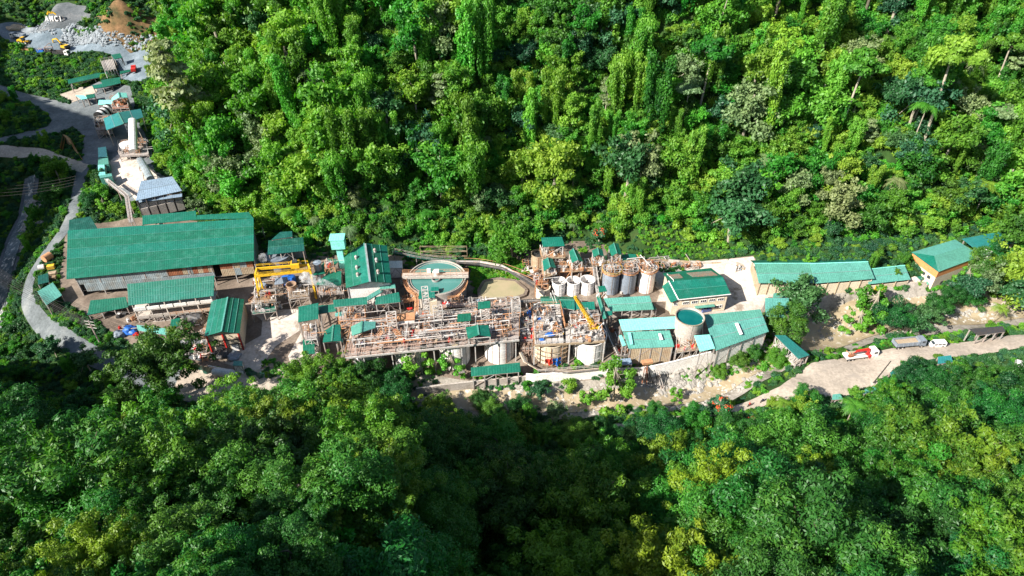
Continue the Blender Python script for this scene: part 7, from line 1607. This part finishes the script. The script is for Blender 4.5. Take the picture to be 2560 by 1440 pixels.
# ------------------------------------------------------------------ single trees in and around the works
def tree_px(key, cx, cy, hc, s, label, name=None, sz=None, **k):
    """hc: height of the crown's middle above ground"""
    z = 125.
    while z > -25:                      # walk down the line of sight until it comes within hc of the ground
        p = P(cx, cy, z)
        if ground(p.x, p.y) + hc >= z: break
        z -= .5
    fn = stand_proto if key not in PROTO else put_tree
    return fn(key, p.x, p.y, s, rnd.random() * 6.28, label, name=name, sz=sz, **k)
TL = [('scrub', 120, 165, 1, 1.2, 'dark bush on the bank between the quarry and the loop road'), ('broad', 2535, 600, 9, 1.9, 'large tree covering the far end of the long blue-green roof'), ('near_small', 2470, 655, 9, 1.23, 'tree in front of the right wall of the orange-banded building'), ('deep', 2430, 712, 7, 1.3, 'dark tree below the right corner of the orange-banded building'), ('deep', 2558, 735, 9, 1.7, 'dark tree at the right frame edge over the upstream river bed'), ('near_small', 2385, 725, 5, 0.65, 'small tree by the parked white car'), ('deep', 2320, 790, 5, 1.0, 'dark round tree on the river bank behind the white van'),
 ('near_wide', 765, 937, 11, 1.23, 'wide glossy tree at the top edge of the near slope below the small concrete yard'), ('near_round', 850, 927, 11, 1.14, 'glossy tree at the slope edge below the bleached roof'), ('near_small', 920, 917, 10, 1.09, 'mid-green tree at the slope edge below the left end of the long deck'), ('near_small', 985, 937, 9, 1.00, 'mid-green tree beside the leftmost front tank'), ('near_wide', 690, 1035, 7, 0.72, 'glossy tree at the slope edge right of the lying white tank'), ('near_bright', 1100, 1000, 7, 0.65, 'fresh tree just below the grey concrete wall'), ('near_bright', 1230, 1010, 7, 0.65, 'fresh yellow-tipped tree below the long weathered roof'), ('near_bright', 1200, 985, 5, 0.51, 'small bright tree against the grey concrete wall'),
 ('deep', 2008, 740, 10, 1.75, 'big dark round tree standing over the river behind the footbridge'), ('near_small', 1965, 808, 7, 1.23, 'lower yellow-green tree in front of the big dark round tree'), ('near_small', 1925, 800, 5, 0.65, 'small tree leaning over the wide green shed roof'),
 ('open', 2185, 752, 9, 1.7, 'open pale-leaved tree on the river bank between the east yard and the crane truck'), ('open', 2150, 800, 6, 1.19, 'short open tree left of the open pale-leaved one'), ('near_small', 2240, 785, 8, 1.16, 'dense green tree right of the open pale-leaved one'), ('deep', 2285, 815, 4, 1.0, 'dark bushy tree above the grey dump trailer'), ('near_small', 2355, 755, 6, 0.81, 'bushy tree at the yard edge in front of the small warehouse'),
 ('open', 2420, 690, 6, 1.12, 'thin tree hiding the right side of the orange-banded building'), ('dusty', 2465, 695, 8, 1.4, 'dusty grey tree right of the orange-banded building'), ('near_small', 2505, 640, 8, 1.09, 'green tree over the turquoise valley roofs'), ('broad', 2545, 690, 10, 2.0, 'large tree at the right frame edge above the river'), ('palm', 2505, 765, 8, .8, 'feathery palm beside the upstream river bed'), ('near_small', 2440, 745, 5, 0.65, 'round bush-like tree left of the river palm'), ('bright', 2550, 610, 7, 1.0, 'bright tree at the right frame edge by the long blue-green roof'),
 ('open', 1035, 893, 9, 1.35, 'slim green and yellow tree in front of the third white tank'), ('open', 1125, 890, 8, 1.05, 'slimmer tree right of the green and yellow one by the front tanks'), ('open', 1540, 950, 9, 1.75, 'bright wide open tree in front of the blue-grey sheet roof'), ('open', 1470, 985, 5, .8, 'pale low open tree left of the bright wide one'), ('dusty', 1390, 1025, 6, .8, 'olive drooping tree on the near bank below the retaining wall'), ('deep', 1345, 975, 4, .65, 'small dark tree under the bright retaining wall'), ('bush', 1420, 968, 1, 1.5, 'low bush under the bright retaining wall'), ('near_bright', 1440, 1060, 5, 0.58, 'fresh tree on the near bank left of the bright wide one'), ('near_small', 1590, 1085, 5, 0.65, 'green tree at the near edge of the track below the pipe trestle'), ('near_bright', 1300, 1000, 6, 0.58, 'fresh tree below the right end of the grey concrete wall'), ('near_small', 1500, 1060, 4, 0.51, 'small tree under the bright wide open one'), ('open', 1690, 985, 3, .6, 'thin shrubby tree among the pale river stones'), ('near_small', 1800, 925, 3, 0.43, 'small round tree at the top of the stony bank'), ('near_small', 1850, 905, 3, 0.51, 'small dense tree at the foot of the white wall end'),
 ('near_small', 1725, 1050, 5, 0.54, 'slim tree on the near side of the dirt track'), ('near_small', 1640, 1020, 4, 0.51, 'green tree by the pipe trestle feet'), ('near_small', 1945, 895, 3, 0.58, 'green bushy tree under the footbridge end'), ('near_small', 1880, 885, 2, 0.51, 'shrubby tree below the wide green shed'),
 ('near_round', 380, 885, 19, 2.0, 'tall glossy tree rising in front of the lower left works'), ('near_round', 400, 985, 10, 1.09, 'second glossy tree at the right shoulder of the tall one'), ('deep', 215, 905, 5, 1.0, 'round dark tree beside the bend of the left road'), ('deep', 130, 870, 4, .8, 'dark tree in the shaded gorge left of the road bend'),
 ('near_small', 2290, 920, 7, 0.83, 'bright spreading tree below the white van'), ('near_round', 2440, 955, 9, 1.09, 'big pale round tree at the right above the near slope'), ('near_small', 2345, 985, 8, 0.94, 'dark layered tree left of the big pale round one'), ('near_small', 2020, 985, 6, 0.72, 'dark green tree at the left of the turquoise roof corner'), ('palm', 2135, 1020, 8, 1.0, 'pale drooping palm beside the turquoise roof corner'), ('palm', 1960, 1010, 6, .7, 'spiky green palm-like tree by the track'),
 ('broad', 135, 420, 7, 1.2, 'tall tree between the two left tracks below the cut bank'), ('near_small', 130, 475, 6, 0.80, 'green tree lower down beside the left road'), ('bright', 250, 480, 4, .9, 'yellow-green tree on the bank under the conveyor yard'), ('bright', 290, 525, 3, .8, 'bright bush tree next to the largest warehouse corner'), ('near_small', 225, 500, 4, 0.65, 'tree hugging the road bank left of the yellow-green one'), ('open', 260, 515, 3, .8, 'orange-tinged open tree below the conveyor yard'),
 ('dusty', 490, 510, 6, .9, 'pale grey tree at the right corner of the blue-grey roofed building'), ('tight', 650, 545, 9, 1.2, 'tree leaning over the right end of the largest warehouse roof'), ('spread', 1280, 590, 9, 1.7, 'broad pale tree hanging over the hose bundle'), ('bright', 1250, 610, 5, 1.0, 'bright tree left of the highest tower'), ('palm', 2078, 540, 7, .85, 'star-shaped palm low on the hillside above the long warehouse'), ('palm', 1435, 440, 8, .9, 'grey-green palm halfway up the hillside above the white tank row'), ('fern', 1240, 480, 4, 1.4, 'tree fern with flat pale fronds halfway up the hillside'), ('fern', 1330, 390, 4, 1.5, 'wide tree fern above the middle of the hillside'),
 ('umbrella', 1718, 245, 14, 1.1, 'pale flat-topped tree on a long white trunk in the upper middle hillside'), ('layered', 1102, 250, 13, 1.15, 'pale tiered tree high above the gabled hall'), ('layered', 1520, 225, 13, 1.0, 'pale tiered tree right of the yellow crown'), ('emergent', 1738, 380, 13, 1.0, 'brownish tree with a bare forked trunk above the office'), ('emergent', 2075, 60, 14, 1.1, 'tall tree with a long white trunk at the upper right'), ('emergent', 2310, 230, 14, 1.3, 'huge leaning tree with double white trunk right of centre of the hillside'), ('umbrella', 2490, 350, 12, 1.5, 'pale broad flat crown at the far right of the hillside'), ('dusty', 2460, 400, 9, 1.6, 'silvery round crown under the pale flat one at the far right'), ('dusty', 1985, 460, 9, 1.5, 'silvery round tree low on the hillside above the long warehouse'),
 ('spread', 1420, 70, 12, 1.7, 'large yellow-green crowned tree at the top middle'), ('bright', 1380, 110, 12, 1.5, 'yellow-green crown just below the largest yellow one'), ('spread', 500, 120, 10, 1.7, 'dark blue-green crown at the left shoulder of the hill'), ('deep', 530, 200, 8, 1.3, 'dark dome under the blue-green crown on the left shoulder'), ('spread', 1760, 120, 10, 1.6, 'great round green crown in the bright upper right of centre'), ('shrouded', 1070, 130, 9, 1.9, 'creeper-covered column near the top left of centre'), ('shrouded', 1520, 60, 9, 2.2, 'tall sunlit creeper-covered column beside the deep shadow at the top')]
for k_, x_, y_, h_, s_, l_ in TL: tree_px(k_, x_, y_, h_, s_, l_)
tree_px('flame', 1500, 575, 6, 1.0, 'tree with orange-red blossom at the foot of the hillside', flowers=True); tree_px('flame', 1800, 1010, 5, 1.0, 'tree topped with red blossom beside the river track', flowers=True); tree_px('flame', 1885, 1048, 4, .6, 'small red-blossomed tree at the near edge of the track', flowers=True)
for l_ in (): pass
# ------------------------------------------------------------------ the forest
HK = ['broad', 'spread', 'tight', 'bright', 'deep', 'dusty', 'draped', 'veiled', 'shrouded', 'layered', 'umbrella', 'emergent', 'open', 'palm', 'fern', 'bush', 'shrub']
HW = [.18, .15, .12, .10, .10, .05, .10, .11, .035, .012, .008, .03, .02, .012, .03, 0, 0]
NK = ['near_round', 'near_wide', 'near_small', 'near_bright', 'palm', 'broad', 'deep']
fr = np.random.RandomState(5)
cands = []
X, Y = jgrid(-330, 300, 60, 420, 6.4, 21)
ok = allowed(X, Y, 1.6); X, Y = X[ok], Y[ok]; Z = height(X, Y)
inh = inpoly(X, Y, hill_poly); inf = inpoly(X, Y, front_poly); inl = inpoly(X, Y, left_poly)
px_, py_, dd = Qp(X, Y, Z + 5)
vis = (px_ > -260) & (px_ < 2700) & (py_ > -320) & (py_ < 1700) & (dd > 30)
for x, y, z, h_, f_, l_, qx, qy, dp, v in zip(X, Y, Z, inh, inf, inl, px_, py_, dd, vis):
    if not v or f_: continue
    kk = fr.choice(len(HK), p=np.array(HW) / sum(HW)); s = .85 + 1.35 * fr.rand() ** 1.6
    if HK[kk] in ('emergent', 'umbrella') and qx < 1600: kk = int(fr.choice([1, 0, 7]))
    if not h_ and not l_:
        kk = int(fr.choice([0, 2, 3, 4, 12, 15, 16, 7])); s = fr.uniform(.35, .75)
        if qx < 320 and 110 < qy < 200: s *= .55
    elif h_:
        dist = float(distline(np.array([x]), np.array([y]), hill_line)[0])
        if dist < (7 if qx < 1780 else 1): kk = int(fr.choice([3, 2, 15, 14, 13, 7, 0])); s *= .6
        if 1650 < qx < 2060 and qy < 430 and fr.rand() < .55: kk = int(fr.choice([3, 3, 1, 8]))
        s *= 1 + .25 * float(vnoise(np.array([x]), np.array([y]), 20, 44)[0])
    cands.append([x, y, z, fr.uniform(0, 6.28), s * (.85 if kk in (6, 7, 8) else 1), kk, s * fr.uniform(.85, 1.25) * (1.18 if kk in (6, 7, 8) else 1), qx, qy, dp, 0 if (h_) else (2 if l_ else 3)])
XN, YN = jgrid(-150, 190, 6, 130, 7.0, 22)
ok = inpoly(XN, YN, front_poly) & allowed(XN, YN, 1.0); XN, YN = XN[ok], YN[ok]; ZN = height(XN, YN)
px_, py_, dd = Qp(XN, YN, ZN + 8)
for x, y, z, qx, qy, dp in zip(XN, YN, ZN, px_, py_, dd):
    if qx < -300 or qx > 2850 or qy > 1900 or dp < 50: continue
    kk = int(fr.choice(7, p=[.33, .27, .20, .20, 0, 0, 0] if qx < 1500 else [.12, .10, .38, .40, 0, 0, 0])); s = .62 + .8 * fr.rand() ** 1.4
    dfl = float(distline(np.array([x]), np.array([y]), front_line)[0])
    if fr.rand() < .25: s *= 1.3
    if qx > 1500: s *= 1.1
    if dp < 75: s = min(s, .85)
    if dfl < 22: s *= .5 + .022 * dfl
    cands.append([x, y, z, fr.uniform(0, 6.28), s, kk, s * fr.uniform(.9, 1.2), qx, qy, dp, 1])
# the largest in the picture stand singly
def area(c_):
    if not (0 < c_[7] < 2560 and 0 < c_[8] < 1440): return -1
    return c_[4] ** 2 / c_[9] ** 2 * (1.6 if c_[10] == 1 else 1)
cands.sort(key=area, reverse=True)
# keep some of the single trees for the far hillside
SPECIAL = ('layered', 'umbrella', 'emergent', 'palm', 'fern')
near_i = [c_ for c_ in cands if c_[10] == 1 and area(c_) > 0][:150]
far_all = [c_ for c_ in cands if c_[10] != 1 and HK[c_[5]] not in ('bush', 'shrub') and area(c_) > 0]
far_i = [c_ for c_ in far_all if HK[c_[5]] in SPECIAL]
far_i += [c_ for c_ in far_all if HK[c_[5]] not in SPECIAL][:max(0, 135 - len(far_i))]
single = set(id(c_) for c_ in near_i + far_i)
WORD = {'broad': 'rounded', 'spread': 'wide-spreading', 'tight': 'compact', 'bright': 'bright yellow-green', 'deep': 'deep green', 'dusty': 'pale dusty green', 'draped': 'tall creeper-draped',
        'veiled': 'broad creeper-hung', 'shrouded': 'narrow bright creeper-covered', 'layered': 'pale layered', 'umbrella': 'pale flat-topped', 'emergent': 'tall bare-trunked', 'open': 'thin open-crowned',
        'palm': 'green feathery', 'fern': 'pale fern-leaved', 'near_round': 'dark round-crowned', 'near_wide': 'dark wide-crowned', 'near_small': 'small mid-green', 'near_bright': 'fresh green', 'bush': 'low rounded', 'shrub': 'low bright green'}
def where(c_):
    qx, qy = c_[7], c_[8]
    def pick(v, lst): return next(t for lim, t in lst if v < lim)
    if c_[10] == 1:
        col_ = pick(qx, [(160, 'against the left frame edge'), (330, 'below the shaded gorge'), (520, 'below the tall glossy tree'), (720, 'below the lying white tank'), (900, 'below the small concrete yard'), (1080, 'below the leftmost front tanks'), (1260, 'below the long weathered roof'), (1430, 'below the scaffolded tank'), (1640, 'below the pipe trestle'), (1860, 'below the stony river bed'), (2050, 'below the two motorcycles'), (2240, 'below the leaning pole'), (2420, 'below the white van'), (9999, 'in the right frame corner')])
        row_ = pick(qy, [(1000, 'top edge'), (1090, 'upper part'), (1180, 'upper middle'), (1270, 'lower middle'), (1350, 'lower part'), (9999, 'bottom edge')])
        return 'on the %s of the near slope %s' % (row_, col_)
    if c_[10] == 0:
        col_ = pick(qx, [(520, 'above the blue-grey building'), (700, 'above the largest warehouse'), (860, 'above the gantry crane'), (1010, 'above the gabled hall'), (1180, 'above the thickener'), (1330, 'above the brown pond'), (1480, 'above the white tank row'), (1640, 'above the grey vessels'), (1820, 'above the cream office'), (2000, 'above the left end of the longest warehouse'), (2180, 'above the right end of the longest warehouse'), (2340, 'above the small east warehouse'), (9999, 'above the orange-banded building')])
        row_ = pick(-qy, [(-540, 'at the foot of the hillside'), (-460, 'just above the foot of the hillside'), (-370, 'low on the hillside'), (-280, 'halfway up the hillside'), (-180, 'in the upper half of the hillside'), (-90, 'high on the hillside'), (999, 'at the top frame edge of the hillside')])
        return '%s %s' % (row_, col_)
    return ('beside the stream and road at the left edge' if qy > 600 else 'between the two left tracks' if qy > 400 else 'by the loop road') if qx < 700 and qy > 300 else ('on the bank below the quarry' if qx < 330 else 'beside the crusher roofs') if qx < 700 else 'on the flat by the river'
SZ = lambda s_: 'small' if s_ < .8 else 'large' if s_ > 1.15 else 'middling'
def mk_single(c_, KK):
    key = KK[c_[5]]; noun = {'palm': 'palm', 'fern': 'tree fern', 'bush': 'bush', 'shrub': 'shrub'}.get(key, 'tree')
    lab = ' '.join(('%s %s %s %s' % (SZ(c_[4]), WORD[key].replace('small ', ''), noun, where(c_))).split()[:16])
    fn = stand_proto if key not in PROTO else put_tree
    return fn(key, c_[0], c_[1], c_[4], c_[3], lab, sz=c_[6], group=lab, tilt=(fr.uniform(-.05, .05), fr.uniform(-.05, .05)))
def crowded(c_): return False
for c_ in near_i: mk_single(c_, NK)
for c_ in far_i: mk_single(c_, HK)

for key in HK + NK:
    if key not in PROTO:
        c_ = next(k for k in cands if (NK if k[10] == 1 else HK)[k[5]] == key and id(k) not in single and 0 < k[7] < 2560)
        single.add(id(c_)); mk_single(c_, NK if c_[10] == 1 else HK)
rest = [c_ for c_ in cands if id(c_) not in single]
row = lambda c_: [c_[0], c_[1], c_[2] - .3, c_[3], c_[4], c_[5], c_[6]]
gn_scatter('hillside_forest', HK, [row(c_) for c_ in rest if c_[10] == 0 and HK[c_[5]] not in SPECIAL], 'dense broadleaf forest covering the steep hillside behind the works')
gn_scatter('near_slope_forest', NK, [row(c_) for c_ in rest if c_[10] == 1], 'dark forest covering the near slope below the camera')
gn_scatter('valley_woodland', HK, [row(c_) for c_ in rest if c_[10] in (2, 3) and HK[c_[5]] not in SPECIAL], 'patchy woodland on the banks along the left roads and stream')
def under(name, x0, x1, y0, y1, s_, seed, keys, wts, cond, smin, smax, label, lift=0.):
    X, Y = jgrid(x0, x1, y0, y1, s_, seed); ok = cond(X, Y); X, Y = X[ok], Y[ok]; Z = height(X, Y)
    qx, qy, dp = Qp(X, Y, Z); v = (qx > -120) & (qx < 2680) & (qy > -120) & (qy < 1600) & (dp > 25); X, Y, Z = X[v], Y[v], Z[v]
    r = np.random.RandomState(seed); pts = [[x, y, z - .2 + lift, r.uniform(0, 6.28), s2, r.choice(len(keys), p=wts), s2 * r.uniform(.8, 1.3)] for x, y, z in zip(X, Y, Z) for s2 in (r.uniform(smin, smax),)]
    return gn_scatter(name, keys, pts, label)
under('hillside_undergrowth', -330, 300, 150, 420, 3.0, 31, ['bush', 'shrub'], [.7, .3], lambda X, Y: inpoly(X, Y, hill_poly) & allowed(X, Y, .8), 1.0, 2.4, 'low bushes and creepers between the trees of the hillside')
under('near_slope_undergrowth', -150, 190, 10, 130, 3.2, 32, ['bush', 'shrub'], [.8, .2], lambda X, Y: inpoly(X, Y, front_poly) & allowed(X, Y, .6), .8, 1.8, 'low bushes under the trees of the near slope')
under('valley_undergrowth', -330, 190, 100, 460, 2.6, 33, ['bush', 'scrub'], [.25, .75], lambda X, Y: ~inpoly(X, Y, front_poly) & ~inpoly(X, Y, hill_poly) & allowed(X, Y, .7), .4, 1.0, 'scrub and bushes on the open banks of the valley')
print('TREES', len(cands), len(near_i), len(far_i), len(rest))

GC = [((1560,600,2),(1650,590,4),(1890,640,2),(1890,655,0),(1640,648,0)), ((1185,650,0),(1300,650,1),(1300,700,-1),(1240,700,-1),(1200,705,-1)), ((1700,925,-4),(1790,900,-3),(1870,875,-3),(1950,860,-2),(1990,900,-2),(1900,930,-5),(1760,950,-6)),
      ((2040,880,-1),(2240,845,-1),(2400,815,-3),(2400,830,-1),(2240,862,-1),(2050,898,-1)), ((1480,1000,-6),(1580,990,-6),(1730,1010,-5),(1700,1045,-4),(1500,1060,-5)), ((1350,600,3),(1480,600,3),(1480,640,1),(1420,640,1)), ((2,2,36),(3,2,36),(3,3,36)), ((70,650,-2),(150,560,1),(110,640,-1),(90,700,-2)), ((85,770,-2),(160,790,-2),(280,870,-3),(270,890,-4),(130,830,-4)), ((380,930,-6),(470,905,-5),(520,925,-5),(450,950,-6))]
GCP = [pxs(g_) for g_ in GC]
def outside(X, Y, buf=.3):
    ok = np.ones(X.shape, bool)
    for p in S_.values(): ok &= ~(inpoly(X, Y, p) | (distline(X, Y, p, True) < buf))
    return ok
under('bank_scrub', -330, 200, 80, 470, 1.9, 36, ['shrub', 'bush', 'scrub'], [.08, .27, .65], lambda X, Y: outside(X, Y) & ~np.logical_or.reduce([inpoly(X, Y, g_) for g_ in GCP[:4]]) & ~(inpoly(X, Y, hill_poly) & (distline(X, Y, hill_line) > 14)) & ~(inpoly(X, Y, front_poly) & (distline(X, Y, front_line) > 16)), .35, .8, 'low scrub and weeds filling the banks between roads, river and forest', -.1)

under('slope_grass', -330, 190, 80, 460, 1.2, 35, ['shrub', 'bush'], [.85, .15], lambda X, Y: np.logical_or.reduce([inpoly(X, Y, g_) for g_ in GCP]) & outside(X, Y), .35, .75, 'bright green creeping ground cover on the banks and slope foot', -.1)

_bk = [bank, pxs([(1040,975,-5),(1330,950,-4),(1600,935,-5),(1900,890,-4),(1990,905,-3),(1880,1000,-3),(1640,1050,-5),(1440,1080,-6),(1300,1010,-8),(1040,1000,-8)])]
under('river_bushes', -60, 190, 100, 190, 2.2, 37, ['shrub', 'bush', 'scrub'], [.4, .3, .3], lambda X, Y: (inpoly(X, Y, _bk[0]) | inpoly(X, Y, _bk[1])) & ~inpoly(X, Y, riv) & (distline(X, Y, riv, True) > .8) & (vnoise(X, Y, 7, 91) > .08) & ~inpoly(X, Y, S_[6]), .35, .95, 'bushes rooted among the stones of the river banks', -.1)

under('pond_greenery', -30, 30, 150, 200, 1.1, 38, ['shrub', 'bush'], [.8, .2], lambda X, Y: inpoly(X, Y, pxs([(1180,655,0),(1240,652,0),(1305,665,0),(1325,700,-1),(1290,703,-1),(1240,698,-1),(1205,705,-1),(1190,735,-1),(1180,700,-1)])) & ~inpoly(X, Y, pond), .4, .9, 'bright weeds growing between the hose bundle and the brown pond', 0)
under('yard_edge_weeds', -120, 60, 120, 215, 1.5, 39, ['shrub', 'scrub'], [.6, .4], lambda X, Y: inpoly(X, Y, S_[0]) & (distline(X, Y, S_[0], True) < 6) & (vnoise(X, Y, 6, 23) > -.1) & ~inpoly(X, Y, S_[1]), .3, .75, 'weeds creeping over the edge of the works yard', 0)

under('embankment_grass', 20, 100, 120, 175, .95, 41, ['shrub', 'bush'], [.8, .2], lambda X, Y: inpoly(X, Y, pxs([(1690,945,-5),(1720,925,-4),(1790,905,-3),(1875,880,-3),(1925,855,-2),(1960,850,-2),(1985,890,-2),(1975,925,-4),(1900,938,-6),(1820,945,-6.5),(1760,948,-6)])), .4, .95, 'lush bright grass and weeds on the embankment below the wide green shed', 0)

under('cut_slope_weeds', -260, -150, 330, 420, 2.2, 43, ['bush', 'scrub'], [.5, .5], lambda X, Y: (vnoise(X, Y, 9, 12) > .25) & inpoly(X, Y, S_CUT), .4, .9, 'patchy weeds on the brown cut slope', 0)
